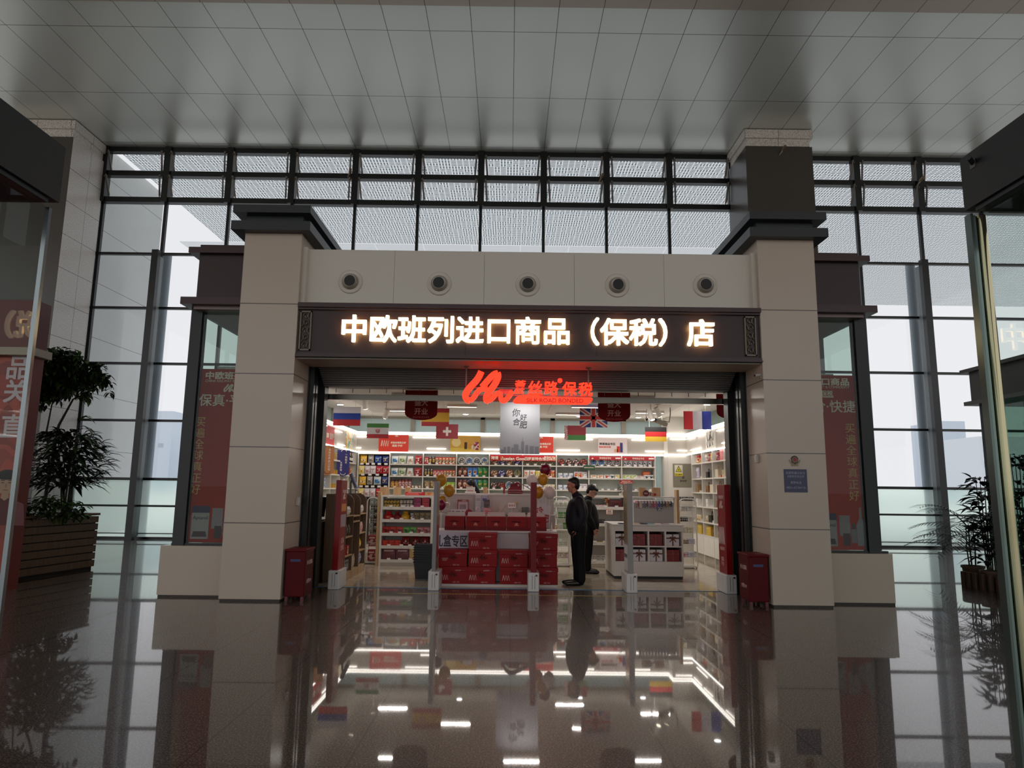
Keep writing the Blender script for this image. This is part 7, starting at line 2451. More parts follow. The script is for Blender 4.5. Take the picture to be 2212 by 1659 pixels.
zl_top = [LZ[0], LZ[1], LZ[2], LZ[3]]
for j in range(4):
    for k in range(4):
        side_row(LW[j][k], XL, LPY[k] + 0.02, LPY[k + 1] - 0.02, zl_top[j], 'in the %s row, %s column behind the hanging banners' % (['top', 'second', 'third', 'fourth'][j], ['near', 'second', 'third', 'far'][k]), 'right')

# electric cabinet with warning notice
t = thing('electric_cabinet', 'grey green electric cabinet door on the white pilaster', 'cabinet', at(1474, 1027, YP - 0.012))
k_ = YP / FPX
w, h = 40 * k_ / 2, 50 * k_ / 2
MB().box(-w, w, 0, 0.011, -h, h).build('door', mat('8a8474', 0.45), t)
MB().lathe([(0.0, -0.006), (0.035, -0.006), (0.035, -0.0005)], (0.02, 0, -0.05), axis='y', n=16).build('lock', mat('5a564c', 0.4), t)
text('配电箱', mat('4a463e', 0.5), t, (0.02, -0.001, -0.14), w=0.16)
t = thing('warning_notice', 'yellow electric shock warning notice on the grey green cabinet', 'notice', at(1466, 1016.5, YP - 0.02))
w, h = 17 * k_ / 2, 23.5 * k_ / 2
MB().box(-w, w, 0, 0.006, -h, h).build('panel', mat('dfdccb', 0.45), t)
MB().box(-w, w, -0.003, 0, -h, -h * 0.45).build('caption_strip', mat('d8c83a', 0.45), t)
MB().prism([(-w * 0.8, -0.003, -h * 0.25), (w * 0.8, -0.003, -h * 0.25), (0, -0.003, h * 0.9)], (0, 0.003, 0)).build('triangle_rim', mat('2a2612', 0.5), t)
MB().prism([(-w * 0.62, -0.005, -h * 0.16), (w * 0.62, -0.005, -h * 0.16), (0, -0.005, h * 0.7)], (0, 0.0015, 0)).build('triangle', mat('d8c83a', 0.45), t)
MB().prism([(0.012, -0.007, h * 0.45), (-0.022, -0.007, h * 0.12), (-0.002, -0.007, h * 0.14), (-0.012, -0.007, -h * 0.1), (0.02, -0.007, h * 0.2), (0.002, -0.007, h * 0.18)], (0, 0.0015, 0)).build('bolt', mat('1e1c10', 0.5), t)
text('当心触电', INK, t, (0, -0.003, -h * 0.72), w=w * 1.6)

# ================================================================== balloons
def balloon(px, py, Y, r, col, label, tie):
    c = at(px, py, Y)
    R_ = r / FPX * Y
    t = thing('balloon', label, 'balloon', c, group=None)
    prof = []
    for k in range(17):
        a = PI * k / 16
        rr = R_ * math.sin(a) * (1 + 0.05 * math.cos(a))
        z = R_ * (1.06 * math.cos(a) if a < PI / 2 else 1.22 * math.cos(a))
        prof.append((max(rr, 0.004), z))
    prof.reverse()
    MB().lathe(prof, n=24).build('skin', translucent_mat('balloon_' + col, col, 0.3, 0.25), t, smooth=75)
    z0 = -R_ * 1.22
    MB().lathe([(0.012, z0 - 0.025), (0.004, z0 - 0.004), (0.004, z0 + 0.004)], n=10).build('knot', mat(col, 0.4), t)
    e = Vector((0, 0, tie - c.z))
    MB().tube([(0, 0, z0 - 0.02), (0.006, 0, z0 + (e.z - z0) * 0.5), e], 0.0035, 5).build('stick', mat('e6dccc', 0.4), t)


TB = tz + 0.003
TT = tz + 0.24
balloon(953.5, 1036, 12.5, 12.0, 'c8962c', 'topmost yellow balloon beside the grey security gate', TB)
balloon(970.5, 1059, 12.3, 12.0, 'c8962c', 'second yellow balloon, overlapping the shelf upright near the cashier', TB)
balloon(954.5, 1080, 12.26, 9.0, 'c8962c', 'yellow balloon mostly hidden behind the magenta balloon', TB)
balloon(953, 1090, 12.0, 10.0, '8a1a44', 'magenta balloon beside the grey security gate', TB)
balloon(967, 1090, 12.44, 5.0, 'd8d0c4', 'small white balloon peeping out behind the magenta balloon', TB)
balloon(1178, 1014, 12.56, 11.8, '7a1230', 'topmost balloon of dark magenta above the folded felt tote', TB)
balloon(1173, 1035, 12.35, 11.4, 'c8962c', 'yellow balloon right under the dark magenta balloon', TB)
balloon(1149, 1037, 12.28, 12.0, 'e6e4e0', 'white balloon above the thin red security gate', TB)
balloon(1163, 1062.5, 12.11, 11.6, 'c8962c', 'yellow balloon low beside the thin red security gate', TT)
balloon(1187, 1063, 11.97, 12.4, 'e4dcd8', 'large white balloon beside the tilted red character card', TB)
# ================================================================== people
SKIN = mat('a87458', 0.55, name='skin')
SKIN2 = mat('b98a72', 0.55, name='skin_fair')
HAIR = mat('0d0b0b', 0.45, spec=0.3, name='black_hair')


def grow(parts, voxel=0.009):
    """parts: list of ('chain', [(point, radius) ...]) and ('ell', centre, radii, matrix). Fuses all into one closed surface and returns its mesh."""
    b = MB()
    for q in parts:
        if q[0] == 'chain':
            P, rr = [Vector(p[0]) for p in q[1]], [p[1] for p in q[1]]
            pts, rad = [], []
            n = 6
            for k in range(len(P) - 1):
                p0, p1, p2, p3 = P[max(k - 1, 0)], P[k], P[k + 1], P[min(k + 2, len(P) - 1)]
                for j in range(n):
                    f = j / n
                    pts.append(0.5 * ((2 * p1) + (p2 - p0) * f + (2 * p0 - 5 * p1 + 4 * p2 - p3) * f * f + (3 * p1 - p0 - 3 * p2 + p3) * f ** 3))
                    rad.append(rr[k] * (1 - f) + rr[k + 1] * f)
            pts.append(P[-1])
            rad.append(rr[-1])
            fl_ = q[2] if len(q) > 2 else 1.0
            b.tube(pts, rad, 14, flat=1.0)
            b.ell(pts[0], (rad[0],) * 3, 12, 8)
            b.ell(pts[-1], (rad[-1],) * 3, 12, 8)
        else:
            b.ell(q[1], q[2], 18, 12, 0, q[3] if len(q) > 3 else None)
    me = b.mesh('figure', mat('808080'))
    o = bpy.data.objects.new('figure', me)
    COL.objects.link(o)
    r_ = o.modifiers.new('fuse', 'REMESH')
    r_.mode = 'VOXEL'
    r_.voxel_size = voxel
    sm = o.modifiers.new('relax', 'SMOOTH')
    sm.iterations = 5
    sm.factor = 0.5
    bpy.context.view_layer.update()
    m2 = bpy.data.meshes.new_from_object(o.evaluated_get(bpy.context.evaluated_depsgraph_get()))
    bpy.data.objects.remove(o)
    bpy.data.meshes.remove(me)
    m2.polygons.foreach_set('use_smooth', [True] * len(m2.polygons))
    return m2


def fused(name, parts, m, par, voxel=0.009):
    me = grow(parts, voxel)
    me.materials.clear()
    me.materials.append(m)
    return link(name, me, par)


def head_parts(c, look, s=1.0, tilt=0.0):
    """A head at c looking along `look` (unit, horizontal-ish): skull, jaw, nose, brow, lips, ears. Returns parts and its frame."""
    f = Vector(look).normalized()
    sd = Vector((0, 0, 1)).cross(f).normalized()
    u = f.cross(sd)
    M = Matrix((f, sd, u)).transposed()
    c = Vector(c)
    q = lambda a, b_, d: c + M @ Vector((a * s, b_ * s, d * s))
    e = lambda a, b_, d, r: ('ell', q(a, b_, d), tuple(x * s for x in r), M)
    P = [e(-0.012, 0, 0.03, (0.098, 0.076, 0.092)), e(0.022, 0, -0.03, (0.066, 0.062, 0.078)), e(0.048, 0, -0.085, (0.036, 0.042, 0.03)), e(0.01, 0, -0.06, (0.06, 0.056, 0.05)),
         e(0.088, 0, -0.012, (0.014, 0.009, 0.028)), e(0.1, 0, -0.03, (0.015, 0.014, 0.011)), e(0.075, 0, 0.022, (0.02, 0.052, 0.014)), e(0.083, 0, -0.058, (0.012, 0.024, 0.007)), e(0.08, 0, -0.07, (0.012, 0.02, 0.007)),
         e(0.06, 0.035, -0.022, (0.026, 0.022, 0.02)), e(0.06, -0.035, -0.022, (0.026, 0.022, 0.02)),
         e(-0.005, 0.076, -0.014, (0.018, 0.008, 0.031)), e(-0.005, -0.076, -0.014, (0.018, 0.008, 0.031))]
    return P, q, M


def eyes(q, M, par, s=1.0):
    b = MB()
    for sg in (-1, 1):
        b.ell(q(0.079, sg * 0.032, 0.004), (0.008 * s, 0.013 * s, 0.006 * s), 10, 6, 0, M)
        b.ell(q(0.0855, sg * 0.031, 0.004), (0.003 * s, 0.005 * s, 0.005 * s), 8, 6, 1, M)
    b.build('eyes', [mat('d8d0c8', 0.3), mat('14100e', 0.2)], par, smooth=True)
    b = MB()
    for sg in (-1, 1):
        b.tube([q(0.092, sg * 0.015, 0.022), q(0.09, sg * 0.034, 0.027), q(0.074, sg * 0.052, 0.02)], [0.003 * s, 0.004 * s, 0.002 * s], 5)
    b.build('eyebrows', HAIR, par)


def hand_parts(w, d, side, s=1.0, curl=0.5):
    """Hand at wrist w pointing along d with the thumb toward `side`: palm, four fingers of unequal length, thumb."""
    w, d, side = Vector(w), Vector(d).normalized(), Vector(side).normalized()
    side = (side - d * side.dot(d)).normalized()
    n_ = d.cross(side)
    P = [('chain', [(w, 0.026 * s), (w + d * 0.035 * s, 0.031 * s), (w + d * 0.075 * s, 0.033 * s)])]
    for k, (off, L) in enumerate(((0.03, 0.068), (0.01, 0.078), (-0.01, 0.072), (-0.029, 0.056))):
        b0 = w + d * 0.078 * s + side * off * s
        m1 = b0 + d * (L * 0.5 * s) + n_ * (0.012 * curl * s)
        m2 = b0 + d * (L * 0.85 * s) + n_ * (0.045 * curl * s)
        P.append(('chain', [(b0, 0.0095 * s), (m1, 0.009 * s), (m2, 0.0075 * s)]))
    b0 = w + d * 0.025 * s + side * 0.028 * s
    P.append(('chain', [(b0, 0.012 * s), (b0 + side * 0.028 * s + d * 0.025 * s, 0.011 * s), (b0 + side * 0.036 * s + d * 0.058 * s + n_ * 0.01, 0.008 * s)]))
    return P


# ---- man in the navy jacket, in profile, looking along the gift boxes
p0 = at(1249, 1264, 11.85)
t = thing('person', 'man in navy jacket standing in profile beside the red cartons, hand in pocket', 'person', (p0.x, 11.85, 0))
k_ = 11.85 / FPX
zt_ = Z(1240, 1035, 11.85)
S_ = zt_ / 1.76
m = lambda x, y, z: Vector((x * S_, y * S_, z * S_))
hc = m(-0.085, 0.0, 1.655)
HP, q, M = head_parts(hc, (-1, 0.12, -0.06), S_ * 1.02)
body = HP + [('chain', [(m(-0.02, 0, 1.42), 0.066 * S_), (m(-0.055, 0, 1.53), 0.058 * S_), (m(-0.078, 0, 1.6), 0.056 * S_)]),
             ('chain', [(m(0.0, 0, 0.95), 0.145 * S_), (m(-0.02, 0, 1.12), 0.145 * S_), (m(-0.015, 0, 1.3), 0.14 * S_), (m(0.0, 0, 1.4), 0.09 * S_)])]
for sg in (-1, 1):
    fx = -0.012 * sg
    body += [('chain', [(m(0.0, sg * 0.085, 0.93), 0.105 * S_), (m(-0.005 + fx, sg * 0.095, 0.5), 0.066 * S_), (m(0.02 + fx, sg * 0.1, 0.3), 0.058 * S_), (m(0.025 + fx, sg * 0.1, 0.08), 0.04 * S_)]),
             ('chain', [(m(0.0, sg * 0.17, 1.4), 0.068 * S_), (m(0.035, sg * 0.225, 1.15), 0.05 * S_), (m(-0.035, sg * 0.185, 0.93), 0.036 * S_)])]
    body += hand_parts(m(-0.036, sg * 0.165, 0.915), (-0.2, -sg * 0.25, -0.9), (-1, 0, 0.2), S_, 0.3)
fused('body', body, SKIN, t, 0.008)
eyes(q, M, t, S_)
hr = [('ell', q(-0.026, 0, 0.058), (0.095 * S_, 0.084 * S_, 0.086 * S_), M), ('ell', q(-0.062, 0, 0.005), (0.056 * S_, 0.078 * S_, 0.08 * S_), M), ('ell', q(0.03, 0, 0.085), (0.052 * S_, 0.066 * S_, 0.04 * S_), M), ('ell', q(-0.07, 0, -0.04), (0.035 * S_, 0.055 * S_, 0.04 * S_), M)]
fused('hair', hr, HAIR, t, 0.008)
NAVY = mat('0b0c18', 0.6, spec=0.3, name='navy_cloth')
BLK = mat('09090a', 0.7, spec=0.2, name='black_cloth')
jk = [('chain', [(m(-0.01, 0, 0.93), 0.172 * S_), (m(-0.035, 0, 1.05), 0.178 * S_), (m(-0.035, 0, 1.2), 0.172 * S_), (m(-0.015, 0, 1.34), 0.15 * S_), (m(0.0, 0, 1.43), 0.105 * S_), (m(-0.035, 0, 1.5), 0.074 * S_)]),
      ('ell', m(-0.0, 0, 1.37), (0.12 * S_, 0.22 * S_, 0.1 * S_)), ('ell', m(0.02, 0, 1.2), (0.155 * S_, 0.2 * S_, 0.24 * S_))]
for sg in (-1, 1):
    jk += [('chain', [(m(0.0, sg * 0.175, 1.4), 0.082 * S_), (m(0.02, sg * 0.215, 1.28), 0.078 * S_), (m(0.045, sg * 0.235, 1.14), 0.068 * S_), (m(0.0, sg * 0.225, 1.02), 0.06 * S_), (m(-0.035, sg * 0.195, 0.925), 0.05 * S_)])]
fused('jacket', jk, NAVY, t, 0.01)
MB().tube([q(0.0, 0, 0)] * 0 + [m(-0.09, -0.02, 1.475), m(-0.06, -0.07, 1.49), m(0.0, -0.075, 1.5), m(0.05, -0.04, 1.5)], 0.014 * S_, 6).build('collar', NAVY, t, smooth=True)
tr = [('chain', [(m(0.0, 0, 0.98), 0.155 * S_), (m(0.005, 0, 0.88), 0.15 * S_)])]
for sg in (-1, 1):
    fx = -0.012 * sg
    tr += [('chain', [(m(0.0, sg * 0.08, 0.93), 0.125 * S_), (m(-0.0 + fx, sg * 0.09, 0.72), 0.105 * S_), (m(-0.0 + fx, sg * 0.095, 0.5), 0.09 * S_), (m(0.018 + fx, sg * 0.1, 0.28), 0.083 * S_), (m(0.02 + fx, sg * 0.1, 0.1), 0.08 * S_)])]
fused('trousers', tr, BLK, t, 0.01)
for sg in (-1, 1):
    dx = -0.03 if sg > 0 else 0.0
    fused('shoe', [('chain', [(m(0.045 + dx, sg * 0.1, 0.05), 0.046 * S_), (m(-0.05 + dx, sg * 0.105, 0.045), 0.044 * S_), (m(-0.15 + dx, sg * 0.11, 0.04), 0.04 * S_), (m(-0.205 + dx, sg * 0.112, 0.034), 0.032 * S_)])], mat('0c0b0b', 0.3), t, 0.008)

# ---- man with glasses, behind, head bowed to the other side
p1 = at(1272, 1237, 13.62)
t = thing('person', 'man with glasses and dark coat, head bowed, behind the navy jacketed man', 'person', (p1.x - 0.03, 13.5, 0))
zt_ = Z(1281, 1047.5, 13.5)
S_ = zt_ / 1.74
hc = m(0.085, 0, 1.6)
HP, q, M = head_parts(hc, (0.86, -0.28, -0.42), S_ * 1.0)
body = HP + [('chain', [(m(-0.01, 0, 1.4), 0.066 * S_), (m(0.02, 0, 1.48), 0.058 * S_), (m(0.055, 0, 1.545), 0.055 * S_)]),
             ('chain', [(m(0.0, 0, 0.95), 0.14 * S_), (m(0.0, 0, 1.15), 0.14 * S_), (m(0.0, 0, 1.3), 0.14 * S_), (m(-0.01, 0, 1.39), 0.09 * S_)])]
for sg in (-1, 1):
    body += [('chain', [(m(0.0, sg * 0.085, 0.93), 0.1 * S_), (m(0.0, sg * 0.095, 0.5), 0.064 * S_), (m(-0.02, sg * 0.1, 0.28), 0.056 * S_), (m(-0.02, sg * 0.1, 0.08), 0.04 * S_)]),
             ('chain', [(m(-0.01, sg * 0.17, 1.37), 0.068 * S_), (m(-0.02, sg * 0.22, 1.12), 0.05 * S_), (m(0.1, sg * 0.2, 0.9), 0.036 * S_)])]
    body += hand_parts(m(0.108, sg * 0.195, 0.885), (0.25, -sg * 0.2, -0.95), (1, 0, 0.2), S_, 0.5)
fused('body', body, SKIN2, t, 0.008)
eyes(q, M, t, S_)
hr = [('ell', q(-0.028, 0, 0.062), (0.097 * S_, 0.086 * S_, 0.088 * S_), M), ('ell', q(-0.066, 0, 0.0), (0.05 * S_, 0.076 * S_, 0.08 * S_), M), ('ell', q(0.055, 0, 0.085), (0.05 * S_, 0.066 * S_, 0.036 * S_), M), ('ell', q(0.095, 0.0, 0.07), (0.02 * S_, 0.05 * S_, 0.018 * S_), M)]
for k in range(9):
    a = -0.8 + 0.2 * k
    hr.append(('chain', [(q(0.03, 0.05 * math.sin(a), 0.1), 0.02 * S_), (q(0.1, 0.06 * math.sin(a * 1.3), 0.088), 0.008 * S_)]))
fused('hair', hr, HAIR, t, 0.008)
b = MB()
for sg in (-1, 1):
    ring = [q(0.1, sg * 0.034 + 0.026 * math.cos(a), 0.002 + 0.02 * math.sin(a)) for a in [2 * PI * j / 14 for j in range(14)]]
    b.tube(ring, 0.0022, 5, closed=True)
    b.tube([q(0.1, sg * 0.06, 0.004), q(0.05, sg * 0.08, 0.004), q(-0.01, sg * 0.082, 0.0)], 0.002, 5)
b.tube([q(0.1, -0.008, 0.004), q(0.102, 0, 0.008), q(0.1, 0.008, 0.004)], 0.002, 5)
b.build('glasses', mat('1c1a1a', 0.3), t)
DKC = mat('080808', 0.6, spec=0.25, name='dark_coat')
jk = [('chain', [(m(0.0, 0, 0.88), 0.165 * S_), (m(0.035, 0, 1.0), 0.185 * S_), (m(0.035, 0, 1.15), 0.18 * S_), (m(0.01, 0, 1.3), 0.155 * S_), (m(-0.01, 0, 1.4), 0.105 * S_), (m(0.02, 0, 1.465), 0.078 * S_)]), ('ell', m(-0.01, 0, 1.34), (0.12 * S_, 0.22 * S_, 0.1 * S_)), ('ell', m(0.09, -0.02, 0.98), (0.14 * S_, 0.17 * S_, 0.24 * S_))]
for sg in (-1, 1):
    jk += [('chain', [(m(-0.01, sg * 0.175, 1.37), 0.084 * S_), (m(-0.025, sg * 0.235, 1.15), 0.07 * S_), (m(0.04, sg * 0.22, 1.02), 0.062 * S_), (m(0.1, sg * 0.2, 0.9), 0.05 * S_)])]
fused('coat', jk, DKC, t, 0.01)
tr = [('chain', [(m(0.0, 0, 0.96), 0.15 * S_), (m(0.0, 0, 0.86), 0.145 * S_)])]
for sg in (-1, 1):
    tr += [('chain', [(m(0.0, sg * 0.08, 0.92), 0.12 * S_), (m(0.0, sg * 0.09, 0.5), 0.085 * S_), (m(-0.02, sg * 0.1, 0.28), 0.075 * S_), (m(-0.02, sg * 0.1, 0.1), 0.072 * S_)])]
fused('trousers', tr, BLK, t, 0.01)
for sg in (-1, 1):
    fused('shoe', [('chain', [(m(-0.045, sg * 0.1, 0.05), 0.046 * S_), (m(0.04, sg * 0.105, 0.05), 0.045 * S_), (m(0.13, sg * 0.11, 0.04), 0.04 * S_), (m(0.185, sg * 0.112, 0.034), 0.03 * S_)])], mat('141212', 0.35), t, 0.008)

# ---- cashier behind the tall counter
pc = at(1018, 1052, 14.0)
t = thing('person', 'cashier with long black tied hair standing behind the tall pale counter', 'person', (pc.x + 0.02, 14.0, 0))
zt_ = Z(1019, 1039.5, 14.0)
S_ = zt_ / 1.66
hc = m(-0.03, 0, 1.555)
HP, q, M = head_parts(hc, (-0.8, -0.25, -0.3), S_ * 0.97)
body = HP + [('chain', [(m(0.02, 0, 1.33), 0.058 * S_), (m(0.0, 0, 1.42), 0.05 * S_), (m(-0.02, 0, 1.5), 0.05 * S_)]), ('chain', [(m(0.02, 0, 0.9), 0.13 * S_), (m(0.0, 0, 1.1), 0.12 * S_), (m(0.01, 0, 1.32), 0.09 * S_)])]
for sg in (-1, 1):
    body += [('chain', [(m(0.02, sg * 0.08, 0.9), 0.095 * S_), (m(0.02, sg * 0.09, 0.48), 0.06 * S_), (m(0.03, sg * 0.09, 0.08), 0.04 * S_)]),
             ('chain', [(m(0.01, sg * 0.15, 1.32), 0.055 * S_), (m(0.0, sg * 0.2, 1.08), 0.042 * S_), (m(-0.16, sg * 0.14, 0.98), 0.033 * S_)])]
    body += hand_parts(m(-0.18, sg * 0.13, 0.975), (-0.9, -sg * 0.3, -0.05), (0, 0, 1), S_ * 0.92, 0.5)
fused('body', body, SKIN2, t, 0.009)
eyes(q, M, t, S_)
hr = [('ell', q(-0.028, 0, 0.05), (0.098 * S_, 0.084 * S_, 0.088 * S_), M), ('ell', q(-0.06, 0, -0.02), (0.058 * S_, 0.078 * S_, 0.09 * S_), M), ('chain', [(m(0.05, 0, 1.56), 0.05 * S_), (m(0.1, 0, 1.46), 0.055 * S_), (m(0.11, 0, 1.32), 0.045 * S_), (m(0.1, 0, 1.2), 0.02 * S_)])]
fused('hair', hr, HAIR, t, 0.009)
top_ = [('chain', [(m(0.02, 0, 0.86), 0.15 * S_), (m(0.0, 0, 1.08), 0.14 * S_), (m(0.01, 0, 1.26), 0.13 * S_), (m(0.015, 0, 1.35), 0.08 * S_)]), ('ell', m(0.01, 0, 1.28), (0.1 * S_, 0.19 * S_, 0.09 * S_))]
for sg in (-1, 1):
    top_ += [('chain', [(m(0.01, sg * 0.155, 1.31), 0.068 * S_), (m(0.0, sg * 0.205, 1.08), 0.056 * S_), (m(-0.14, sg * 0.145, 0.985), 0.045 * S_)])]
fused('shirt', top_, mat('2a2422', 0.7), t, 0.01)
tr = []
for sg in (-1, 1):
    tr += [('chain', [(m(0.02, sg * 0.07, 0.9), 0.125 * S_), (m(0.02, sg * 0.09, 0.48), 0.08 * S_), (m(0.03, sg * 0.09, 0.09), 0.065 * S_)])]
fused('trousers', tr, BLK, t, 0.012)
for sg in (-1, 1):
    fused('shoe', [('chain', [(m(0.05, sg * 0.09, 0.045), 0.04 * S_), (m(-0.06, sg * 0.095, 0.04), 0.038 * S_), (m(-0.14, sg * 0.1, 0.034), 0.03 * S_)])], mat('141212', 0.35), t, 0.009)
# ================================================================== planter and plants on one side
LEAFD = mat('1b2a14', 0.4, spec=0.4, name='dark_leaf')
LEAFM = mat('2e4a1c', 0.4, spec=0.4, name='green_leaf')
LEAFL = mat('4e7028', 0.45, name='light_leaf')
STEM = mat('3a3222', 0.7)
A0, A1 = Vector((-7.86, 13.3, 0)), Vector((-8.2, 11.0, 0))
pz_ = Z(198, 1108, 13.3)
dirn = (A1 - A0).normalized()
nrm = Vector((-dirn.y, dirn.x, 0))
if nrm.x > 0:
    nrm = -nrm
ang = math.atan2(dirn.y, dirn.x)
L_ = (A1 - A0).length - 0.05
t = thing('planter_box', 'long brown slatted planter box beside the glass vestibule', 'planter', A0, ang)
# local x runs along the box toward the camera; the visible face is on the +x world side
sgn_y = 1 if (Matrix.Rotation(ang, 3, 'Z') @ Vector((0, 1, 0))).x < 0 else -1
SLATM = wood_mat('6b4f3c', '80604a', 0.5)
nsl = 7
b = MB()
for k in range(nsl):
    z0 = 0.05 + k * (pz_ - 0.09) / nsl
    z1 = z0 + (pz_ - 0.09) / nsl - 0.02
    b.box(0, L_, 0 if sgn_y > 0 else -0.03, 0.03 if sgn_y > 0 else 0, z0, z1)
    b.box(-0.03, 0, 0.0 if sgn_y > 0 else -1.2, 1.2 if sgn_y > 0 else 0, z0, z1)
b.build('slats', SLATM, t)
MB().box(0.001, L_, min(0.031 * sgn_y, 1.2 * sgn_y), max(0.031 * sgn_y, 1.2 * sgn_y), 0, pz_ - 0.08).build('tub', mat('241a14', 0.7), t)
b = MB().box(-0.04, L_, min(-0.02 * sgn_y, 0.06 * sgn_y), max(-0.02 * sgn_y, 0.06 * sgn_y), pz_ - 0.04, pz_)
b.box(-0.04, 0.03, min(0.06 * sgn_y, 1.2 * sgn_y), max(0.06 * sgn_y, 1.2 * sgn_y), pz_ - 0.04, pz_)
b.build('rim', mat('7a5a46', 0.5), t)
MB().box(0.031, L_, min(0.061 * sgn_y, 1.2 * sgn_y), max(0.061 * sgn_y, 1.2 * sgn_y), pz_ - 0.0795, pz_ - 0.06).build('soil', mat('2a2018', 0.9), t)


def bush(name, label, loc, n, fn, mats, stems, stem_m=STEM, cat='plant'):
    t = thing(name, label, cat, loc)
    b = MB()
    for k in range(n):
        fn(b, k)
    b.build('foliage', mats, t)
    b = MB()
    for s_ in stems:
        b.tube(s_[0], s_[1], 6)
    b.build('stems', stem_m, t, smooth=True)
    return t


def rnd(a, b_):
    return random.uniform(a, b_)


PB = at(120, 1100, 12.9)
zs = pz_ - 0.06
# small leaved tree arching to the right
ctr = [Vector((X(q[0], q[1], 12.9) - PB.x, q[2], Z(q[0], q[1], 12.9) - zs)) for q in ((100, 790, 0), (130, 775, 0.1), (165, 790, -0.1), (200, 800, 0.05), (225, 820, 0.0), (120, 830, 0.1), (160, 830, -0.1), (95, 840, 0.1), (185, 850, 0), (235, 845, 0), (70, 800, 0), (60, 860, 0.1), (140, 800, -0.2), (110, 812, 0.2), (80, 825, -0.1), (172, 815, 0.15))]
rad_ = [0.3, 0.3, 0.26, 0.22, 0.14, 0.28, 0.2, 0.28, 0.15, 0.08, 0.26, 0.26, 0.26, 0.28, 0.28, 0.24]


def f1(b, k):
    j = random.choices(range(len(ctr)), [r_ * r_ for r_ in rad_])[0]
    c_, r_ = ctr[j], rad_[j]
    d = Vector((rnd(-1, 1), rnd(-1, 1), rnd(-1, 1)))
    p = c_ + d * r_ * 0.75
    leaf(b, p, (rnd(-1, 1), rnd(-1, 1), rnd(-0.9, 0.3)), rnd(0.09, 0.16), rnd(0.05, 0.08), random.choice((0, 0, 0, 1, 1, 2)), 0.3)


bush('weeping_fig', 'tall small leaved tree arching out of the planter, its crown highest of the plants', (PB.x, 12.9, zs), 3600, f1, [LEAFD, LEAFM, LEAFL],
     [([(-0.3, 0.1, 0.02), (-0.25, 0.1, 0.8), (-0.15, 0.05, 1.7), (0.1, 0, 2.2), (0.5, 0, 2.4)], [0.035, 0.03, 0.025, 0.018, 0.008]), ([(-0.25, 0.1, 0.8), (-0.4, 0.1, 1.6), (-0.35, 0.1, 2.2)], [0.025, 0.018, 0.01])], cat='tree')


def f2(b, k):
    a = rnd(0, 2 * PI)
    z_ = rnd(0.55, 1.55)
    el = rnd(-0.1, 0.9)
    R_ = 0.72 * math.sin(PI * (z_ - 0.2) / 1.6) + 0.15
    r0 = rnd(0.1, R_ * 0.8)
    leaf(b, (r0 * math.cos(a), r0 * math.sin(a) * 0.7, z_), (math.cos(a), math.sin(a) * 0.7, el), rnd(0.22, 0.38), rnd(0.07, 0.11), random.choice((0, 0, 0, 1, 3)), rnd(0.3, 0.7))


c2 = at(135, 1100, 12.6)
bush('dracaena', 'broad leaved dark shrub in the middle of the planter box', (c2.x, 12.6, zs), 620, f2, [LEAFD, LEAFM, LEAFL, mat('22301a', 0.35)],
     [([(0.02 * k, 0.03 * (k % 2), 0.02), (0.06 * k - 0.1, 0.02, 0.7), (0.12 * k - 0.24, 0.0, 1.5)], [0.016, 0.013, 0.006]) for k in range(5)], cat='shrub')


def f2b(b, k):
    a = rnd(-0.5, 0.9)
    leaf(b, (0.1 * k / 12 - 0.1, 0, 0.9 + 0.06 * k), (math.cos(a), rnd(-0.3, 0.3), math.sin(a)), rnd(0.35, 0.5), rnd(0.06, 0.09), 2 if k % 3 else 1, 0.6)


c3 = at(150, 1100, 12.3)
bush('peace_lily', 'light green long leaved plant rising over the planter rim end', (c3.x, 12.3, zs), 16, f2b, [LEAFD, LEAFM, LEAFL], [([(-0.1, 0, 0.02), (-0.06, 0, 0.9), (0, 0, 1.7)], [0.014, 0.01, 0.006])])


def f3(b, k):
    x = rnd(-0.6, 0.62)
    a = rnd(0, 2 * PI)
    leaf(b, (x, rnd(-0.25, 0.25), rnd(0.02, 0.38) * (1.1 - abs(x) * 0.9)), (math.cos(a), math.sin(a) - 0.4, rnd(-0.3, 0.6)), rnd(0.1, 0.2), rnd(0.05, 0.09), random.choice((0, 1, 1, 2)), 0.45)


c4 = at(140, 1100, 12.45)
bush('ground_ivy', 'low leafy ground cover spilling over the planter rim', (c4.x, 12.0, zs), 420, f3, [LEAFD, LEAFM, LEAFL], [([(-0.5 + 0.25 * k, 0, 0.01), (-0.45 + 0.25 * k, 0.02, 0.2)], [0.01, 0.006]) for k in range(5)])
t = thing('red_flower', 'single red flower among the planter leaves beside the glass edge', 'flower', at(47, 1062, 11.9))
b = MB()
for k in range(6):
    a = 2 * PI * k / 6
    leaf(b, (0, 0, 0), (math.cos(a), -0.4, math.sin(a)), 0.1, 0.05, 0, 0.2)
b.build('petals', mat('a01c1c', 0.5), t)
MB().tube([(0, 0, -0.02), (0.0, 0.05, -0.3), (0.05, 0.1, zs - t.location.z + 0.003)], 0.006, 5).build('stem', LEAFM, t)

# ================================================================== palms and log edging on the other side
c0 = at(2150, 1280, 11.9)
t = thing('log_edging', 'curved row of short upright logs fencing the potted palms', 'log edging', (8.75, 12.1, 0))
LOGM = wood_mat('3a2418', '50341f', 0.7)
for k in range(15):
    a = PI * 0.98 + (PI * 0.62) * k / 14
    x, y = 0.75 * math.cos(a), 1.0 * math.sin(a) + 0.1
    MB().lathe([(0.045, 0, 0), (0.047, 0.02, 0), (0.047, rnd(0.2, 0.25), 0), (0.042, 0.255, 1)], (x, y, 0), n=10).build('log', [LOGM, mat('7a5a3c', 0.7)], t)


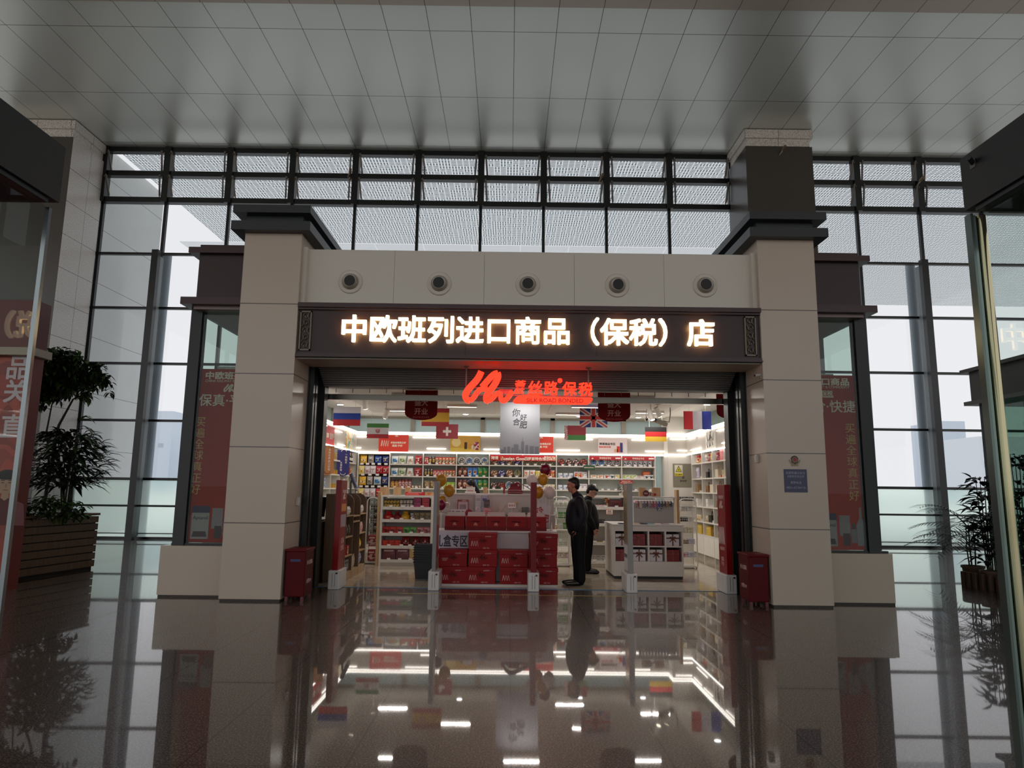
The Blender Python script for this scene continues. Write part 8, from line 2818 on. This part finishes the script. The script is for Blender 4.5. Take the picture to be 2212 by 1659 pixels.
def pot(t, r_, h):
    MB().lathe([(r_ * 0.7, 0), (r_ * 0.9, h * 0.86), (r_, h * 0.87), (r_, h), (r_ * 0.9, h), (r_ * 0.88, h * 0.92)], n=18).build('pot', mat('5a4030', 0.6), t, smooth=True)
    MB().lathe([(r_ * 0.86, h * 0.9), (r_ * 0.86, h * 0.915)], n=14).build('soil', mat('241a12', 0.9), t)


def frond(b, p, d, L, n=13):
    d = Vector(d).normalized()
    s_ = d.cross(Vector((0, 0, 1))).normalized()
    pts = [Vector(p) + d * (L * f) - Vector((0, 0, 1)) * (0.55 * L * f * f) for f in [j / 10 for j in range(11)]]
    b.tube(pts, [0.006 * (1 - j / 12) for j in range(11)], 4, 1)
    for k in range(n):
        f = 0.22 + 0.78 * k / (n - 1)
        i = min(int(f * 10), 9)
        q_ = pts[i] + (pts[i + 1] - pts[i]) * (f * 10 - i) if i < 10 else pts[-1]
        for sg in (-1, 1):
            leaf(b, q_, d * 0.6 + s_ * sg * (1.0 - 0.4 * f) - Vector((0, 0, 0.25)), 0.3 * L * (1.15 - 0.6 * f) + 0.06, 0.022, 0, 0.35)


def palm(label, x, y, z0, h, nf, L, seed):
    random.seed(seed)
    t = thing('potted_palm', label, 'plant', (x, y, 0))
    pot(t, 0.19, 0.32)
    b = MB()
    for k in range(nf):
        a = 2 * PI * k / nf + rnd(-0.2, 0.2)
        frond(b, (0.05 * math.cos(a), 0.05 * math.sin(a), h * rnd(0.5, 1.0)), (math.cos(a), math.sin(a), rnd(0.4, 1.6)), L * rnd(0.75, 1.1))
    b.build('fronds', [mat('16240f', 0.4), mat('2a3a1a', 0.5)], t)
    b = MB()
    for k in range(5):
        a = 2 * PI * k / 5
        b.tube([(0.05 * math.cos(a), 0.05 * math.sin(a), 0.28), (0.07 * math.cos(a), 0.07 * math.sin(a), h * 0.6), (0.05 * math.cos(a), 0.05 * math.sin(a), h)], [0.014, 0.011, 0.007], 5)
    b.build('stems', STEM, t)


palm('feathery potted palm reaching furthest toward the shop front', 8.4, 12.6, 0, 1.05, 26, 1.2, 5)
palm('second potted palm, close behind the chrome edged glass', 8.75, 11.6, 0, 1.2, 22, 1.05, 9)


def broad(label, x, y, h, n, seed, name='rubber_plant', w=(0.1, 0.15)):
    random.seed(seed)
    t = thing(name, label, 'plant', (x, y, 0))
    pot(t, 0.17, 0.3)
    b = MB()
    for k in range(n):
        a = rnd(0, 2 * PI)
        z_ = rnd(0.4, h)
        r0 = rnd(0.03, 0.2)
        leaf(b, (r0 * math.cos(a), r0 * math.sin(a), z_), (math.cos(a), math.sin(a), rnd(-0.1, 0.9)), rnd(0.22, 0.36), rnd(*w), 0, rnd(0.2, 0.6))
    b.build('foliage', mat('141f10', 0.35), t)
    b = MB()
    for k in range(4):
        b.tube([(0.03 * k - 0.05, 0, 0.27), (0.05 * k - 0.08, 0.02, h * 0.6), (0.08 * k - 0.12, 0, h)], [0.014, 0.011, 0.006], 5)
    b.build('stems', STEM, t)


broad('broad leaved potted shrub standing between the palms', 8.3, 12.0, 1.9, 170, 3)
broad('tall broad leaved shrub seen through the chrome edged glass', 9.1, 12.2, 2.3, 170, 4)
broad('low dark shrub hiding the palm pots behind the log edging', 8.35, 11.4, 1.2, 130, 8, 'low_shrub', (0.05, 0.09))
random.seed(21)

# ================================================================== kiosks and the glass vestibule
KM = mat('6f6862', 0.45, name='kiosk_trim')
KX0 = 9.3
b = MB()
YK = 14.2
zk0, zk1 = Z(2095, 868, YK), Z(2095, 806, YK)
kx = X(2096, 840, YK)
b.box(kx, kx + 6, 2.5, YK, zk0, zk1, 0)
b.box(kx - 0.12, kx + 6, 2.5, YK + 0.12, zk1, zk1 + 0.07, 0)
b.box(kx - 0.1, kx + 6, 2.5, YK + 0.1, zk0 - 0.08, zk0, 1)
for y in (YK - 0.15, 11.3, 8.4):
    b.box(kx + 0.12, kx + 0.22, y, y + 0.1, 0, zk0 - 0.08, 2)
    b.box(kx + 2.5, kx + 2.6, y, y + 0.1, 0, zk0 - 0.08, 2)
o = b.build('glass_kiosk', [KM, mat('8a8480', 0.45), mat('3a4a46', 0.4)])
tag(o, 'glass kiosk with a grey brown fascia behind the palms', 'kiosk')
b = MB()
b.quad((kx + 0.2, 2.5, 0), (kx + 0.2, YK - 0.1, 0), (kx + 0.2, YK - 0.1, zk0 - 0.08), (kx + 0.2, 2.5, zk0 - 0.08))
b.quad((kx + 0.2, YK - 0.1, 0), (kx + 6, YK - 0.1, 0), (kx + 6, YK - 0.1, zk0 - 0.08), (kx + 0.2, YK - 0.1, zk0 - 0.08))
b.build('pane', glass_mat('kiosk_glass', '9fb8ac', 0.03, 1.4), o)

# kiosk with the red poster on the planter side
ky = 10.5
kz0, kz1 = Z(40, 770, ky), Z(40, 650, ky)
kx1 = X(52, 900, ky)
b = MB()
b.box(-14, kx1, ky, ky + 0.3, 0, kz0)
b.box(-14, kx1 + 0.12, ky - 0.15, ky + 0.3, kz0, kz0 + 0.12, 1)
b.box(-14, kx1 + 0.02, ky - 0.05, ky + 0.3, kz0 + 0.12, kz1, 2)
o = b.build('red_kiosk', [mat('7a2018', 0.4), mat('b8a898', 0.5), mat('6a2a28', 0.4)])
tag(o, 'red fronted kiosk behind the glass wall on the planter side', 'kiosk')
pxk = lambda a, c_: (X(a, c_, ky - 0.01), Z(a, c_, ky - 0.01))
cxk, czk = pxk(8, 960)
t = thing('kiosk_poster', 'large red poster with white characters and a printed portrait behind the glass wall', 'poster', (cxk, ky - 0.012, czk))
x1k = kx1 - cxk - 0.02
MB().box(-1.2, x1k, 0, 0.011, Z(8, 1230, ky) - czk, kz0 - czk - 0.02).build('panel', print_mat(('a33222', '8d2a1c', 'b5442c', '9c3424'), 1.6, 0.35), t)
for ch, px, py in (('品', 40, 795), ('关', 34, 845), ('直', 28, 920)):
    a, c_ = pxk(px, py)
    text(ch, mat('d8c8cc', 0.5), t, (a - cxk, -0.001, c_ - czk), h=0.36, bold=0.02)
a, c_ = pxk(14, 1045)
a -= cxk
c_ -= czk
b = MB()
b.ell((a, -0.001, c_), (0.13, 0.004, 0.17), 18, 12, 0)
b.ell((a + 0.0, -0.0025, c_ + 0.13), (0.15, 0.004, 0.085), 16, 10, 1)
b.ell((a, 0.001, c_ - 0.2), (0.065, 0.004, 0.08), 12, 8, 0)
b.prism([(a - 0.34, -0.002, c_ - 0.62), (a - 0.3, -0.002, c_ - 0.3), (a - 0.1, -0.002, c_ - 0.22), (a + 0.1, -0.002, c_ - 0.22), (a + 0.3, -0.002, c_ - 0.3), (a + 0.34, -0.002, c_ - 0.62)], (0, 0.002, 0), 2)
for sg in (-1, 1):
    b.box(a + sg * 0.055 - 0.025, a + sg * 0.055 + 0.025, -0.006, -0.0045, c_ + 0.01, c_ + 0.022, 1)
    b.box(a + sg * 0.055 - 0.03, a + sg * 0.055 + 0.03, -0.006, -0.0045, c_ + 0.045, c_ + 0.056, 1)
b.box(a - 0.01, a + 0.01, -0.006, -0.0045, c_ - 0.06, c_ + 0.0, 3)
b.box(a - 0.035, a + 0.035, -0.006, -0.0045, c_ - 0.1, c_ - 0.088, 4)
b.build('portrait_print', [mat('b89078', 0.5), mat('1c1614', 0.5), mat('5a1418', 0.5), mat('9a7460', 0.5), mat('8a4a44', 0.5)], t)

# vestibule: black head boxes and glass walls either side of the camera
VG = glass_mat('vestibule_glass', 'dfe8e4', 0.0, 1.3)
for sgn, Yv, pe, pb, pt, lb in ((-1, 3.6, 128, (126, 438), (140, 320), 'planter'), (1, 3.6, 2082, (2083, 456), (2069, 345), 'palm')):
    xo = X(pe, 440, Yv)
    z0, z1 = Z(pb[0], pb[1], Yv), Z(pt[0], pt[1], Yv)
    b = MB()
    b.box(min(xo, xo + sgn * 0.5), max(xo, xo + sgn * 0.5), -6, Yv, z0, z1)
    b.box(min(xo + sgn * 0.02, xo + sgn * 0.1), max(xo + sgn * 0.02, xo + sgn * 0.1), -6, Yv - 0.06, z0 - 0.025, z0, 1)
    h_ = b.build('head_box', [mat('0f1113', 0.5, name='vestibule_black'), mat('3a3d40', 0.4, 0.5)])
    tag(h_, 'black overhead box of the glass vestibule on the %s side' % lb, 'head box')
    xg = X(105, 450, Yv) if sgn < 0 else X(2104, 460, Yv)
    t = thing('glass_wall', 'tall clear glass wall of the vestibule on the %s side' % lb, 'glass wall', (xg, Yv, 0))
    g = MB().quad((0, 0, 0.02), (0, -9, 0.02), (0, -9, z0 - 0.03), (0, 0, z0 - 0.03))
    g.build('pane', VG, t)
    if sgn < 0:
        MB().box(-0.012, 0.012, -0.012, 0.012, 0, z0 - 0.03).build('edge_trim', mat('8d9094', 0.2, 0.9), t)
    else:
        MB().cyl((0.03, 0.0, 0), (0.03, 0.0, z0 - 0.03), 0.03, n=16).build('post', mat('b8a88a', 0.12, 1.0), t, smooth=True)
        MB().box(-0.05, -0.035, -0.04, 0.01, 0, z0 - 0.03).build('edge_trim', mat('5f6a66', 0.2, 0.6), t)
        MB().box(-0.03, -0.004, -0.015, 0.015, 0, z0 - 0.03).build('glass_fin', mat('7f8f88', 0.1, 0.3), t)
    MB().box(-0.02, 0.02, -9, -0.02, 0, 0.02).build('floor_channel', mat('6a6a68', 0.4, 0.6), t)
t = thing('wall_camera', 'small camera on the black head box of the palm side vestibule', 'camera', at(2082, 352, 3.5))
t.location.x = X(2082, 440, 3.6) - 0.0
MB().cyl((-0.05, -0.04, 0.01), (0.0, 0.0, 0.0), 0.014, n=10).build('housing', mat('3a3a3c', 0.4), t)
MB().box(-0.004, 0.0, -0.02, 0.02, -0.03, 0.02).build('bracket', mat('5a5650', 0.5), t)
